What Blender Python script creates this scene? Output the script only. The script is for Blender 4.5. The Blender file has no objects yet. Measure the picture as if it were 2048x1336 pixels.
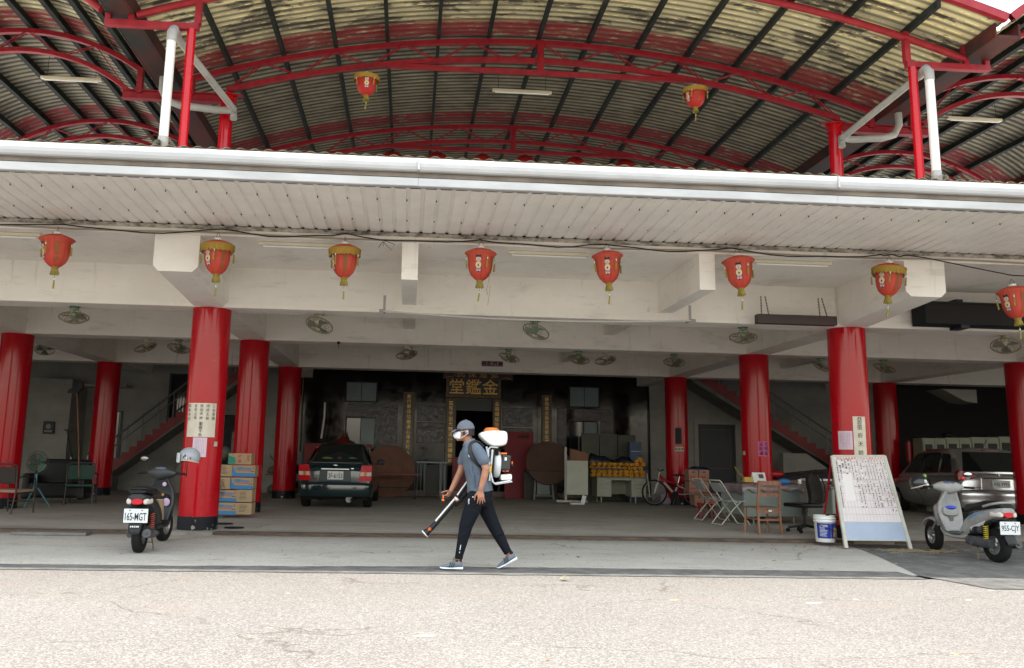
import bpy, bmesh, math, random
from math import sin, cos, pi, radians as rad, sqrt, atan2
from mathutils import Vector as V, Matrix as M
from mathutils import noise as mnoise

SC = bpy.context.scene
COL = SC.collection
# ------------------------------------------------------------------ camera
CF, CCX, CCY = 1675.658, 932.93, 632.238          # focal length and principal point in photo pixels (2048 x 1336)
CP, CR, CY, CH = .16445, .02028, .0663, 1.20411   # pitch, roll, yaw, height above the hall floor
_F = V((sin(CY)*cos(CP), cos(CY)*cos(CP), sin(CP)))
_R0 = V((cos(CY), -sin(CY), 0)); _U0 = _R0.cross(_F)
_R = cos(CR)*_R0 + sin(CR)*_U0; _U = -sin(CR)*_R0 + cos(CR)*_U0
cd = bpy.data.cameras.new('camera'); cam = bpy.data.objects.new('camera', cd); COL.objects.link(cam)
cd.sensor_fit = 'HORIZONTAL'; cd.sensor_width = 36; cd.lens = CF*36/2048
cd.shift_x = (1024-CCX)/2048; cd.shift_y = (CCY-668)/2048
cd.clip_start = .05; cd.clip_end = 3000
m = M.Identity(4)
for i in range(3):
    m[i][0] = _R[i]; m[i][1] = _U[i]; m[i][2] = -_F[i]
m[2][3] = CH
cam.matrix_world = m
SC.camera = cam

def atY(u, v, y):                                  # the point at depth y that the photo shows at pixel u, v
    d = CF*_F + (u-CCX)*_R - (v-CCY)*_U
    return V((0, 0, CH)) + d*(y/d.y)
def atZ(u, v, z):
    d = CF*_F + (u-CCX)*_R - (v-CCY)*_U
    return V((0, 0, CH)) + d*((z-CH)/d.z)

# ------------------------------------------------------------------ sky, sun, exposure
SUN_EL, SUN_AZ = rad(85.2), rad(168)               # azimuth: 180 = straight behind the camera
W = bpy.data.worlds.new('World'); SC.world = W; W.use_nodes = True
nt = W.node_tree
sky = nt.nodes.new('ShaderNodeTexSky'); sky.sky_type = 'NISHITA'; sky.sun_disc = False
sky.sun_elevation = SUN_EL; sky.sun_rotation = SUN_AZ; sky.air_density = 2.2; sky.dust_density = 2.0
bg = nt.nodes['Background']; hs_ = nt.nodes.new('ShaderNodeHueSaturation'); hs_.inputs['Saturation'].default_value = .45   # thin white haze over the blue
nt.links.new(sky.outputs[0], hs_.inputs['Color']); nt.links.new(hs_.outputs[0], bg.inputs[0]); bg.inputs[1].default_value = .15
sl = bpy.data.lights.new('sun', 'SUN'); sl.energy = 2.0; sl.angle = rad(.5); sl.color = (1, .95, .86)
so = bpy.data.objects.new('sun', sl); COL.objects.link(so)
sd = V((cos(SUN_EL)*sin(SUN_AZ), cos(SUN_EL)*cos(SUN_AZ), sin(SUN_EL)))
so.rotation_mode = 'QUATERNION'; so.rotation_quaternion = sd.to_track_quat('Z', 'Y'); so.location = (0, -5, 30)
SC.view_settings.view_transform = 'Standard'; SC.view_settings.look = 'None'
SC.view_settings.exposure = 1.87; SC.view_settings.gamma = 1
SC.cycles.max_bounces = 10; SC.cycles.diffuse_bounces = 6; SC.cycles.glossy_bounces = 3
SC.cycles.caustics_reflective = False; SC.cycles.caustics_refractive = False

# ------------------------------------------------------------------ materials
_mats = {}
def srgb(r, g, b):
    f = lambda c: (c/12.92 if c <= .04045 else ((c+.055)/1.055)**2.4)
    return tuple(f(x/255) for x in (r, g, b))
def mat(name, col=(.5, .5, .5), rough=.6, metal=0, var=.0, scale=3., bump=0., bscale=30., spec=.5, coat=0, alpha=1,
        col2=None, emis=None, detail=4, trans=0, stretch=(1, 1, 1)):
    if name in _mats: return _mats[name]
    mt = bpy.data.materials.new(name); mt.use_nodes = True
    n = mt.node_tree.nodes; L = mt.node_tree.links; b = n['Principled BSDF']
    b.inputs['Base Color'].default_value = (*col, 1); b.inputs['Roughness'].default_value = rough
    b.inputs['Metallic'].default_value = metal; b.inputs['Specular IOR Level'].default_value = spec
    b.inputs['Coat Weight'].default_value = coat; b.inputs['Alpha'].default_value = alpha
    b.inputs['Transmission Weight'].default_value = trans
    if emis: b.inputs['Emission Color'].default_value = (*emis[:3], 1); b.inputs['Emission Strength'].default_value = emis[3]
    if var or col2 or bump:
        tc = n.new('ShaderNodeTexCoord'); mp = n.new('ShaderNodeMapping'); L.new(tc.outputs['Object'], mp.inputs[0])
        mp.inputs['Scale'].default_value = stretch
    if var or col2:
        nz = n.new('ShaderNodeTexNoise'); nz.inputs['Scale'].default_value = scale; nz.inputs['Detail'].default_value = detail
        nz.inputs['Roughness'].default_value = .6; L.new(mp.outputs[0], nz.inputs['Vector'])
        cr = n.new('ShaderNodeValToRGB'); e = cr.color_ramp.elements
        c2 = col2 or tuple(min(1, c*(1+var)) for c in col); c1 = col if col2 else tuple(c*(1-var) for c in col)
        e[0].position = .35; e[0].color = (*c1, 1); e[1].position = .68; e[1].color = (*c2, 1)
        L.new(nz.outputs['Fac'], cr.inputs[0]); L.new(cr.outputs[0], b.inputs['Base Color'])
    if bump:
        n2 = n.new('ShaderNodeTexNoise'); n2.inputs['Scale'].default_value = bscale; n2.inputs['Detail'].default_value = 5
        L.new(mp.outputs[0], n2.inputs['Vector'])
        bp = n.new('ShaderNodeBump'); bp.inputs['Strength'].default_value = bump; bp.inputs['Distance'].default_value = .02
        L.new(n2.outputs['Fac'], bp.inputs['Height']); L.new(bp.outputs[0], b.inputs['Normal'])
    _mats[name] = mt
    return mt
class NT:                                          # small helper to wire node materials
    def __init__(s, name, rough=.8):
        s.m = bpy.data.materials.new(name); s.m.use_nodes = True; _mats[name] = s.m
        s.n = s.m.node_tree.nodes; s.L = s.m.node_tree.links; s.b = s.n['Principled BSDF']
        s.b.inputs['Roughness'].default_value = rough
        s.tc = s.n.new('ShaderNodeTexCoord').outputs['Object']
    def lk(s, a, b): s.L.new(a, b)
    def set(s, inp, v):
        if hasattr(v, 'is_linked') or hasattr(v, 'links'): s.L.new(v, inp)
        else: inp.default_value = v
    def mapping(s, sc=(1, 1, 1), loc=(0, 0, 0), vec=None):
        k = s.n.new('ShaderNodeMapping'); k.inputs['Scale'].default_value = sc; k.inputs['Location'].default_value = loc
        s.lk(vec or s.tc, k.inputs[0]); return k.outputs[0]
    def noise(s, scale, detail=4, vec=None, rough=.6, dist=0):
        k = s.n.new('ShaderNodeTexNoise'); k.inputs['Scale'].default_value = scale; k.inputs['Detail'].default_value = detail
        k.inputs['Roughness'].default_value = rough; k.inputs['Distortion'].default_value = dist
        s.lk(vec or s.tc, k.inputs['Vector']); return k.outputs['Fac']
    def voronoi(s, scale, feature='F1', vec=None, out='Distance'):
        k = s.n.new('ShaderNodeTexVoronoi'); k.feature = feature; k.inputs['Scale'].default_value = scale
        s.lk(vec or s.tc, k.inputs['Vector']); return k.outputs[out]
    def ramp(s, x, *stops):
        k = s.n.new('ShaderNodeValToRGB'); e = k.color_ramp.elements
        while len(e) < len(stops): e.new(.5)
        for i, (p, c) in enumerate(stops):
            if not isinstance(c, tuple): c = (c, c, c)
            e[i].position = p; e[i].color = (*c, 1)
        s.lk(x, k.inputs[0]); return k.outputs[0]
    def math(s, op, a, b=0., c=None):
        k = s.n.new('ShaderNodeMath'); k.operation = op; s.set(k.inputs[0], a); s.set(k.inputs[1], b)
        if c is not None: s.set(k.inputs[2], c)
        return k.outputs[0]
    def mix(s, f, a, b, blend='MIX'):
        k = s.n.new('ShaderNodeMix'); k.data_type = 'RGBA'; k.blend_type = blend; s.set(k.inputs[0], f)
        for i, x in ((6, a), (7, b)):
            s.set(k.inputs[i], (*x, 1) if isinstance(x, tuple) else x)
        return k.outputs[2]
    def xyz(s, vec=None):
        k = s.n.new('ShaderNodeSeparateXYZ'); s.lk(vec or s.tc, k.inputs[0]); return k.outputs
    def bump(s, h, strength=.4, dist=.02):
        k = s.n.new('ShaderNodeBump'); k.inputs['Strength'].default_value = strength; k.inputs['Distance'].default_value = dist
        s.lk(h, k.inputs['Height']); s.lk(k.outputs[0], s.b.inputs['Normal'])
    def color(s, c): s.lk(c, s.b.inputs['Base Color']); return s.m

# ------------------------------------------------------------------ mesh building
class MB:
    def __init__(s): s.v = []; s.f = []; s.mi = []; s.sm = []; s.k = 0; s.X = None; s.smooth = False
    def add(s, vs, fs, sm=None):
        o = len(s.v)
        s.v += [tuple(s.X @ V(p)) if s.X else tuple(p) for p in vs]
        for f in fs:
            s.f.append(tuple(i+o for i in f)); s.mi.append(s.k); s.sm.append(s.smooth if sm is None else sm)
        return s
    def box(s, c, d, R=None, bev=0):
        hx, hy, hz = d[0]/2, d[1]/2, d[2]/2
        if bev:
            b = min(bev, hx*.95, hy*.95, hz*.95)
            bm = bmesh.new(); bmesh.ops.create_cube(bm, size=1, matrix=M.Diagonal((2*hx, 2*hy, 2*hz, 1)))
            bmesh.ops.bevel(bm, geom=bm.edges[:], offset=b, segments=2, profile=.6, affect='EDGES', clamp_overlap=True)
            vs = [v.co.copy() for v in bm.verts]; fs = [[v.index for v in f.verts] for f in bm.faces]; bm.free()
        else:
            vs = [V((x, y, z)) for x in (-hx, hx) for y in (-hy, hy) for z in (-hz, hz)]
            fs = [(0, 1, 3, 2), (4, 6, 7, 5), (0, 4, 5, 1), (2, 3, 7, 6), (0, 2, 6, 4), (1, 5, 7, 3)]
        if R is not None: vs = [R @ v for v in vs]
        return s.add([v+V(c) for v in vs], fs)
    def bb(s, a, b, bev=0):                        # box from corner a to corner b
        a = V(a); b = V(b); return s.box((a+b)/2, [abs(x) for x in (b-a)], bev=bev)
    def cyl(s, a, b, r, r2=None, n=12, caps=True, sm=True):
        a = V(a); b = V(b); r2 = r if r2 is None else r2; d = (b-a)
        if d.length < 1e-7: return s
        q = d.to_track_quat('Z', 'Y'); vs = []
        for k, (p, rr) in enumerate(((a, r), (b, r2))):
            for i in range(n):
                t = 2*pi*i/n; vs.append(p+q @ V((rr*cos(t), rr*sin(t), 0)))
        s.add(vs, [(i, (i+1) % n, n+(i+1) % n, n+i) for i in range(n)], sm)
        if caps: s.add(vs, [tuple(range(n))[::-1], tuple(range(n, 2*n))], False)
        return s
    def tube(s, pts, r, n=8, closed=False, caps=True, rz=None):
        pts = [V(p) for p in pts]; N = len(pts); vs = []; up = None
        for i, p in enumerate(pts):
            a = pts[i-1] if (i > 0 or closed) else p; b = pts[(i+1) % N] if (i < N-1 or closed) else p
            t = (b-a).normalized()
            if up is None: up = V((0, 0, 1)) if abs(t.z) < .9 else V((1, 0, 0))
            x = t.cross(up).normalized(); y = x.cross(t).normalized(); up = y
            rr = r[i] if isinstance(r, (list, tuple)) else r
            for k in range(n):
                an = 2*pi*k/n; vs.append(p+x*rr*cos(an)+y*(rz or rr)*sin(an))
        fs = []
        for i in range(N if closed else N-1):
            j = (i+1) % N
            for k in range(n): fs.append((i*n+k, i*n+(k+1) % n, j*n+(k+1) % n, j*n+k))
        s.add(vs, fs, True)
        if caps and not closed: s.add(vs, [tuple(range(n)), tuple((N-1)*n+k for k in range(n))[::-1]], False)
        return s
    def lathe(s, prof, n=24, c=(0, 0, 0), q=None, sm=True, a0=0, a1=2*pi, sx=1, sy=1):
        vs = []; full = abs(a1-a0-2*pi) < 1e-6; m_ = n if full else n+1
        for (r, z) in prof:
            for i in range(m_):
                t = a0+(a1-a0)*i/n; p = V((r*cos(t)*sx, r*sin(t)*sy, z))
                if q is not None: p = q @ p
                vs.append(p+V(c))
        fs = []
        for j in range(len(prof)-1):
            for i in range(n):
                k = (i+1) % m_ if full else i+1
                fs.append((j*m_+i, j*m_+k, (j+1)*m_+k, (j+1)*m_+i))
        return s.add(vs, fs, sm)
    def prism(s, poly, y0, y1, plane='xz', sm=False):   # poly in a plane, extruded along the third axis
        def P(a, b, c): return {'xz': (a, c, b), 'xy': (a, b, c), 'yz': (c, a, b)}[plane]
        n = len(poly); vs = [P(a, b, y0) for a, b in poly]+[P(a, b, y1) for a, b in poly]
        s.add(vs, [(i, (i+1) % n, n+(i+1) % n, n+i) for i in range(n)], sm)
        return s.add(vs, [tuple(range(n))[::-1], tuple(range(n, 2*n))], False)
    def bar(s, a, b, w, h=None, up=(0, 0, 1)):     # rectangular bar from a to b
        a = V(a); b = V(b); t = (b-a).normalized(); h = h or w
        x = t.cross(V(up)); x = x.normalized() if x.length > 1e-5 else V((1, 0, 0)); y = x.cross(t).normalized()
        vs = [p+x*w/2*i+y*h/2*j for p in (a, b) for i, j in ((-1, -1), (1, -1), (1, 1), (-1, 1))]
        return s.add(vs, [(0, 1, 5, 4), (1, 2, 6, 5), (2, 3, 7, 6), (3, 0, 4, 7), (3, 2, 1, 0), (4, 5, 6, 7)], False)
    def barpath(s, pts, w, h=None, up=(0, 1, 0)):
        pts = [V(p) for p in pts]; h = h or w; vs = []; N = len(pts)
        for i, p in enumerate(pts):
            t = (pts[min(i+1, N-1)]-pts[max(i-1, 0)]).normalized(); x = t.cross(V(up)).normalized(); y = V(up)
            for i_, j in ((-1, -1), (1, -1), (1, 1), (-1, 1)): vs.append(p+x*w/2*i_+y*h/2*j)
        fs = [(4*i+k, 4*i+(k+1) % 4, 4*i+4+(k+1) % 4, 4*i+4+k) for i in range(N-1) for k in range(4)]
        return s.add(vs, fs+[(3, 2, 1, 0), tuple(4*(N-1)+k for k in range(4))], False)
    def sph(s, c, r, n=16, m_=10, R=None):
        if not isinstance(r, (tuple, list)): r = (r, r, r)
        prof = [(sin(pi*j/m_), -cos(pi*j/m_)) for j in range(m_+1)]; vs = []
        for (a, z) in prof:
            for i in range(n):
                t = 2*pi*i/n; p = V((a*cos(t)*r[0], a*sin(t)*r[1], z*r[2]))
                if R is not None: p = R @ p
                vs.append(p+V(c))
        return s.add(vs, [(j*n+i, j*n+(i+1) % n, (j+1)*n+(i+1) % n, (j+1)*n+i) for j in range(m_) for i in range(n)], True)
    def loft(s, rings, caps=True, sm=True, closed=True):
        n = len(rings[0]); vs = [p for r in rings for p in r]; fs = []
        for j in range(len(rings)-1):
            for i in range(n if closed else n-1):
                k = (i+1) % n; fs.append((j*n+i, j*n+k, (j+1)*n+k, (j+1)*n+i))
        s.add(vs, fs, sm)
        if caps: s.add(vs, [tuple(range(n))[::-1], tuple((len(rings)-1)*n+i for i in range(n))], False)
        return s
    def grid(s, fn, nu, nv, sm=True):
        vs = [fn(i/nu, j/nv) for j in range(nv+1) for i in range(nu+1)]
        return s.add(vs, [(j*(nu+1)+i, j*(nu+1)+i+1, (j+1)*(nu+1)+i+1, (j+1)*(nu+1)+i) for j in range(nv) for i in range(nu)], sm)
    def mesh(s, name, mats):
        me = bpy.data.meshes.new(name); me.from_pydata(s.v, [], s.f)
        if not isinstance(mats, (list, tuple)): mats = [mats]
        for x in mats: me.materials.append(x)
        me.polygons.foreach_set('material_index', s.mi); me.polygons.foreach_set('use_smooth', s.sm)
        me.update(); me.validate(); return me
    def build(s, name, mats, parent=None, loc=None, fix=True, weld=False):
        me = s.mesh(name, mats)
        if fix or weld:
            bm = bmesh.new(); bm.from_mesh(me)
            if weld: bmesh.ops.remove_doubles(bm, verts=bm.verts[:], dist=1e-5)
            if fix: bmesh.ops.recalc_face_normals(bm, faces=bm.faces[:])
            bm.to_mesh(me); bm.free()
        o = bpy.data.objects.new(name, me); COL.objects.link(o)
        if parent: o.parent = parent
        if loc is not None: o.location = loc
        return o
def tag(o, label=None, cat=None, group=None, kind=None):
    for k, x in (('label', label), ('category', cat), ('group', group), ('kind', kind)):
        if x: o[k] = x
    return o
def empty(name, loc=(0, 0, 0), rz=0, label=None, cat=None, group=None):
    o = bpy.data.objects.new(name, None); COL.objects.link(o); o.location = loc; o.rotation_euler = (0, 0, rz)
    o.empty_display_size = .1
    return tag(o, label, cat, group)
def kids(o): return [c for c in bpy.data.objects if c.parent == o]
def copy_tree(o, parent=None):
    ch = kids(o); c = o.copy(); COL.objects.link(c); c.parent = parent
    for k in ch: copy_tree(k, c)
    return c
def fused(mb, name, mats, parent, voxel=.008, smooth=6, dec=None):   # union of overlapping closed shapes as one smooth skin
    o = mb.build(name, mats, parent)
    r = o.modifiers.new('r', 'REMESH'); r.mode = 'VOXEL'; r.voxel_size = voxel; r.use_smooth_shade = True
    if smooth:
        q = o.modifiers.new('s', 'SMOOTH'); q.factor = .5; q.iterations = smooth
    dg = bpy.context.evaluated_depsgraph_get(); dg.update()
    me = bpy.data.meshes.new_from_object(o.evaluated_get(dg)); o.modifiers.clear(); o.data = me
    for p in me.polygons: p.use_smooth = True
    return o
_tc = {}
def glyphs(txt, size=1.0, align='CENTER', bold=0.0, extr=0.0):       # text as (verts, faces) in the xy plane, centred
    key = (txt, bold, extr)
    if key not in _tc:
        cu = bpy.data.curves.new('t', 'FONT'); cu.body = txt; cu.size = 1; cu.align_x = 'CENTER'; cu.align_y = 'CENTER'
        cu.resolution_u = 3; cu.offset = bold; cu.extrude = extr
        o = bpy.data.objects.new('t', cu); COL.objects.link(o)
        dg = bpy.context.evaluated_depsgraph_get(); dg.update()
        me = bpy.data.meshes.new_from_object(o.evaluated_get(dg))
        vs = [v.co.copy() for v in me.vertices]; fs = [tuple(p.vertices) for p in me.polygons]
        if vs and align == 'CENTER':
            cx = (min(v.x for v in vs)+max(v.x for v in vs))/2; cy = (min(v.y for v in vs)+max(v.y for v in vs))/2
            vs = [v-V((cx, cy, 0)) for v in vs]
        bpy.data.objects.remove(o); bpy.data.curves.remove(cu); bpy.data.meshes.remove(me)
        _tc[key] = (vs, fs)
    vs, fs = _tc[key]
    return [v*size for v in vs], fs
def column_text(mb, txt, fn, x, z_top, pitch, size, bold=0):         # characters stacked downwards, fn maps (x, z) to 3D
    for i, ch in enumerate(txt):
        if ch == ' ': continue
        vs, fs = glyphs(ch, size, bold=bold); zc = z_top-pitch*(i+.5)
        mb.add([fn(x+v.x, zc+v.y) for v in vs], fs, False)
# ================================================================== setting: ground
XA, XB, XC, XD = -7.93, -3.198, 7.333, 13.312      # column lines
Y1, Y2, Y3 = 13.545, 17.387, 22.678                # column rows
ZB = 3.43                                          # underside of the beams
YE = 11.29                                         # edge of the cantilevered slab
RED = srgb(178, 8, 30)

def mat_aggregate():
    t = NT('exposed_aggregate', .9)
    base = t.ramp(t.noise(.5, 5), (.3, (.137, .124, .110)), (.7, (.180, .166, .150)))
    st = t.voronoi(88, out='Color'); g = t.n.new('ShaderNodeSeparateXYZ'); t.lk(st, g.inputs[0])
    stones = t.ramp(g.outputs[0], (.0, (.055, .046, .040)), (.45, (.147, .135, .122)), (1., (.355, .34, .315)))
    lg = t.noise(.28, 4, t.mapping((1, 1.5, 1), (1, 5, 0))); base = t.mix(t.ramp(lg, (.35, 0.), (.7, .55)), base, (.125, .105, .09)); c = t.mix(.48, base, stones)
    fine = t.noise(210, 2); c = t.mix(.55, c, t.ramp(fine, (.35, .24), (.65, .78)), 'OVERLAY')
    big = t.noise(.9, 3, t.mapping((1, 1.6, 1), (3, 1, 0))); c = t.mix(t.ramp(big, (.6, 0.), (.72, .5)), c, (.20, .155, .13))
    # cracks: thin wandering lines
    w = t.n.new('ShaderNodeVectorMath'); w.operation = 'ADD'
    nv = t.n.new('ShaderNodeTexNoise'); nv.inputs['Scale'].default_value = 1.3; nv.inputs['Detail'].default_value = 8; t.lk(t.tc, nv.inputs['Vector'])
    sc = t.n.new('ShaderNodeVectorMath'); sc.operation = 'SCALE'; sc.inputs['Scale'].default_value = .9; t.lk(nv.outputs['Color'], sc.inputs[0])
    t.lk(t.tc, w.inputs[0]); t.lk(sc.outputs[0], w.inputs[1])
    cr = t.voronoi(.42, 'DISTANCE_TO_EDGE', t.mapping((.55, 1, 1), (.3, .2, 0), w.outputs[0]))
    brk = t.noise(1.1, 2, t.mapping((1, 1, 1), (9, 4, 0)))
    f = t.math('MULTIPLY', t.ramp(cr, (.0, 1.), (.0055, 0.)), t.ramp(brk, (.42, 0.), (.56, .75)))
    c = t.mix(f, c, (.07, .05, .038))
    ys = t.ramp(t.noise(5, 3, t.mapping((1, 1, 1), (2, 7, 0))), (.66, 0.), (.72, .5))
    c = t.mix(t.math('MULTIPLY', ys, t.ramp(cr, (.0, 1.), (.03, 0.))), c, (.45, .36, .16))
    sp = t.noise(2.2, 2, t.mapping((1, 2.2, 1), (5, 3, 0))); c = t.mix(t.ramp(sp, (.735, 0.), (.75, .75)), c, (.72, .70, .68))
    t.bump(t.math('ADD', t.voronoi(70), t.math('MULTIPLY', f, -2.)), .35, .006)
    return t.color(c)
def mat_concrete(name, a, b, dark, bumps=.25, loc=(0, 0, 0)):
    t = NT(name, .85)
    n1 = t.noise(.8, 6, t.mapping((1, 1.4, 1), loc)); c = t.ramp(n1, (.3, a), (.7, b))
    st = t.noise(1.7, 5, t.mapping((.5, 2.2, 1), (loc[0]+4, 2, 0)), dist=.6)
    c = t.mix(t.ramp(st, (.56, 0.), (.74, .75)), c, dark)
    sp = t.noise(38, 3); c = t.mix(.35, c, t.ramp(sp, (.3, .25), (.7, .75)), 'OVERLAY')
    s2 = t.noise(9, 2, t.mapping((1, 1, 1), (7, 7, 0))); c = t.mix(t.ramp(s2, (.70, 0.), (.76, .6)), c, tuple(x*.5 for x in dark))
    w = t.n.new('ShaderNodeVectorMath'); w.operation = 'ADD'
    nv = t.n.new('ShaderNodeTexNoise'); nv.inputs['Scale'].default_value = 1.1; nv.inputs['Detail'].default_value = 8; t.lk(t.tc, nv.inputs['Vector'])
    t.lk(t.tc, w.inputs[0]); t.lk(nv.outputs['Color'], w.inputs[1])
    ck = t.voronoi(.30, 'DISTANCE_TO_EDGE', t.mapping((1, .8, 1), (.5, .4, 0), w.outputs[0]))
    ckf = t.math('MULTIPLY', t.ramp(ck, (.0, 1.), (.005, 0.)), t.ramp(t.noise(.9, 2, t.mapping((1, 1, 1), (3, 8, 0))), (.48, 0.), (.58, .8)))
    c = t.mix(ckf, c, tuple(x*.3 for x in dark))
    blot = t.noise(3.3, 4, t.mapping((1, 2.5, 1), (loc[0]+9, 5, 0)), dist=1.); c = t.mix(t.ramp(blot, (.60, 0.), (.70, .5)), c, tuple(x*.62 for x in dark))
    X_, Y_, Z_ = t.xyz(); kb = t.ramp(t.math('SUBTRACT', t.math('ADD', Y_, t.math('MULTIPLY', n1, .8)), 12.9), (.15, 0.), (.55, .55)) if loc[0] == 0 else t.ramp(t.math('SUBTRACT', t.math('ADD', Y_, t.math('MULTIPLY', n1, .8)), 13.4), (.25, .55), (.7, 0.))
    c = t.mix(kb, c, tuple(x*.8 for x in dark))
    t.bump(sp, bumps, .006)
    return t.color(c)
m_lot = mat_aggregate()
m_apron = mat_concrete('worn_concrete', (.36, .345, .30), (.45, .43, .385), (.26, .245, .205))
m_floor = mat_concrete('hall_floor_concrete', (.32, .295, .255), (.42, .39, .34), (.17, .15, .125), loc=(5, 3, 0))
m_asph = mat('asphalt', (.085, .083, .078), .9, col2=(.17, .165, .155), scale=5, bump=.6, bscale=140, detail=8)
m_rust = mat('rusty_steel', (.035, .028, .024), .8, col2=(.13, .08, .05), scale=7, stretch=(.6, 4, 4))

b = MB()
xs = [-400, -60, -20, -8, 0, 8, 14, 60, 400]
b.add([(x, y, -.10) for y in (-400, -3, 2, 6, 9.62, 60) for x in xs],
      [(j*9+i, j*9+i+1, (j+1)*9+i+1, (j+1)*9+i) for j in range(4) for i in range(8)])
b.add([(-400, 9.62, -.10), (400, 9.62, -.10), (400, 9.62, -.2), (-400, 9.62, -.2)], [(0, 1, 2, 3)])
tag(b.build('forecourt', m_lot, fix=False), kind='structure')
b = MB()                                             # apron from the asphalt seam up to the kerb
AP = [(9.90, -.096, 6.10), (10.5, -.096, 6.3), (11.6, -.075, 6.6), (12.3, -.062, 6.75), (13.05, -.05, 6.85)]
def zap(y):                                          # height of the apron at depth y
    if y <= 9.9: return -.10
    for (a, za, _), (c_, zc, _) in zip(AP, AP[1:]):
        if y <= c_: return za+(zc-za)*(y-a)/(c_-a)
    return -.05 if y < 13.05 else 0
b.add([p for y, z, x in AP for p in ((-25, y, z), (x, y, z))], [(2*i, 2*i+1, 2*i+3, 2*i+2) for i in range(4)])
tag(b.build('apron', m_apron, fix=False), kind='structure')
b = MB()                                             # asphalt strip and the asphalt at the right
random.seed(3)
ss = lambda x, a, c_: max(0, min(1, (x-a)/(c_-a)))
e = []
for i in range(249):
    x = -25+.125*i; e.append((x, 10.0+.20*ss(x, -2.5, .5)+.05*mnoise.noise(V((x*1.3, 1, 0)))+.04*mnoise.noise(V((x*6, 3, 0)))+.015*mnoise.noise(V((x*22, 5, 0))), -.0915))
lo = [(p[0], 9.58+.03*mnoise.noise(V((p[0]*3, 8, 0))), -.0935) for p in e]
b.add([p for q in zip(lo, e) for p in q], [(2*i, 2*i+2, 2*i+3, 2*i+1) for i in range(248)])
b.add([p for y, z, x in [(8.9, -.0955, 6.3)]+AP for p in ((x-.02, y, z+.0035), (30, y-.3 if y < 9.5 else y, z+.0035))], [(2*i, 2*i+1, 2*i+3, 2*i+2) for i in range(5)])
tag(b.build('asphalt_strip', m_asph, fix=False), kind='structure')
b = MB()
b.bb((-25, 13.22, -.6), (30, 40, 0))
b.bb((-25, 13.05, -.6), (30, 13.12, -.004)); b.bb((-25, 13.118, -.6), (30, 13.222, -.035))
tag(b.build('hall_floor', m_floor), kind='structure')
b = MB()
for x0, x1 in ((-20, -3.52), (-2.85, 7.0), (7.68, 20)):
    b.bb((x0, 13.03, -.035), (x1, 13.075, .004)); b.bb((x0, 13.135, -.032), (x1, 13.165, .002)); b.bb((x0, 13.20, -.02), (x1, 13.24, .003))
tag(b.build('door_track', m_rust, None), 'rusty steel shutter track set in the kerb along the hall floor edge', 'track')

# ================================================================== the hall building
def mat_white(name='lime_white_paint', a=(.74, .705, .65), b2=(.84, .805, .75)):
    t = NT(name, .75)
    c = t.ramp(t.noise(1.1, 6, t.mapping((1, 1, 1.3), (1, 1, 1))), (.3, a), (.7, b2))
    dr = t.noise(3, 6, t.mapping((.5, .5, 2), (3, 2, 1))); c = t.mix(t.ramp(dr, (.56, 0.), (.76, .5)), c, (.40, .375, .33)); rn = t.noise(2.2, 5, t.mapping((4, 4, .35), (2, 6, 1))); c = t.mix(t.ramp(rn, (.60, 0.), (.74, .38)), c, (.34, .30, .24))
    lf = t.noise(5, 4, t.mapping((.6, .6, 6), (1, 1, 4))); c = t.mix(t.ramp(lf, (.66, 0.), (.72, .3)), c, (.42, .39, .34))
    sp = t.noise(14, 2, t.mapping((1, 1, 1), (8, 1, 1))); c = t.mix(t.ramp(sp, (.74, 0.), (.78, .55)), c, (.2, .19, .17))
    t.bump(t.noise(26, 4), .15, .01)
    return t.color(c)
m_white = mat_white()
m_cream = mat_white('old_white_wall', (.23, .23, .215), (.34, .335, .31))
def mat_redcol():
    t = NT('glossy_red_paint', .25)
    c = t.ramp(t.noise(1.3, 4, t.mapping((1, 1, .4))), (.3, (.36, .003, .008)), (.7, (.46, .005, .014)))
    sc = t.noise(16, 5, t.mapping((3, 3, .8))); c = t.mix(t.ramp(sc, (.71, 0.), (.75, .4)), c, (.6, .3, .3))
    dk = t.noise(7, 4, t.mapping((1, 1, 1), (3, 3, 1))); c = t.mix(t.ramp(dk, (.62, 0.), (.70, .4)), c, (.2, .004, .01)); Zc = t.xyz()[2]; sf = t.noise(5, 6, t.mapping((2, 2, 1), (4, 4, 4))); c = t.mix(t.math('MULTIPLY', t.ramp(sf, (.60, 0.), (.66, .55)), t.ramp(Zc, (.3, 1.), (1., .12))), c, (.13, .01, .012)); ws = t.noise(30, 3, t.mapping((1, 1, .25), (6, 2, 1))); c = t.mix(t.math('MULTIPLY', t.ramp(ws, (.72, 0.), (.75, .6)), t.ramp(Zc, (.3, 1.), (1., .25))), c, (.62, .45, .42)); jn = t.math('ABSOLUTE', t.math('SUBTRACT', t.math('FRACT', t.math('MULTIPLY', Zc, .82)), .5)); c = t.mix(t.ramp(jn, (.0, .45), (.006, 0.)), c, (.16, .004, .01))
    t.lk(t.ramp(t.noise(2.5, 4), (.3, .10), (.7, .20)), t.b.inputs['Roughness']); t.b.inputs['Specular IOR Level'].default_value = .36
    t.bump(t.noise(3, 3, t.mapping((1, 1, .5))), .05, .01)
    return t.color(c)
m_red = mat_redcol()
m_blk = mat('chipped_black_paint', (.007, .008, .012), .5, spec=.25, col2=(.02, .02, .026), scale=5, bump=.3, bscale=12)
t = NT('chipped_black_base', .5); t.b.inputs['Specular IOR Level'].default_value = .25
c = t.mix(t.ramp(t.noise(11, 5), (.62, 0.), (.66, 1.)), (.006, .007, .012), (.30, .26, .22)); m_blkc = t.color(c)
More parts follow.
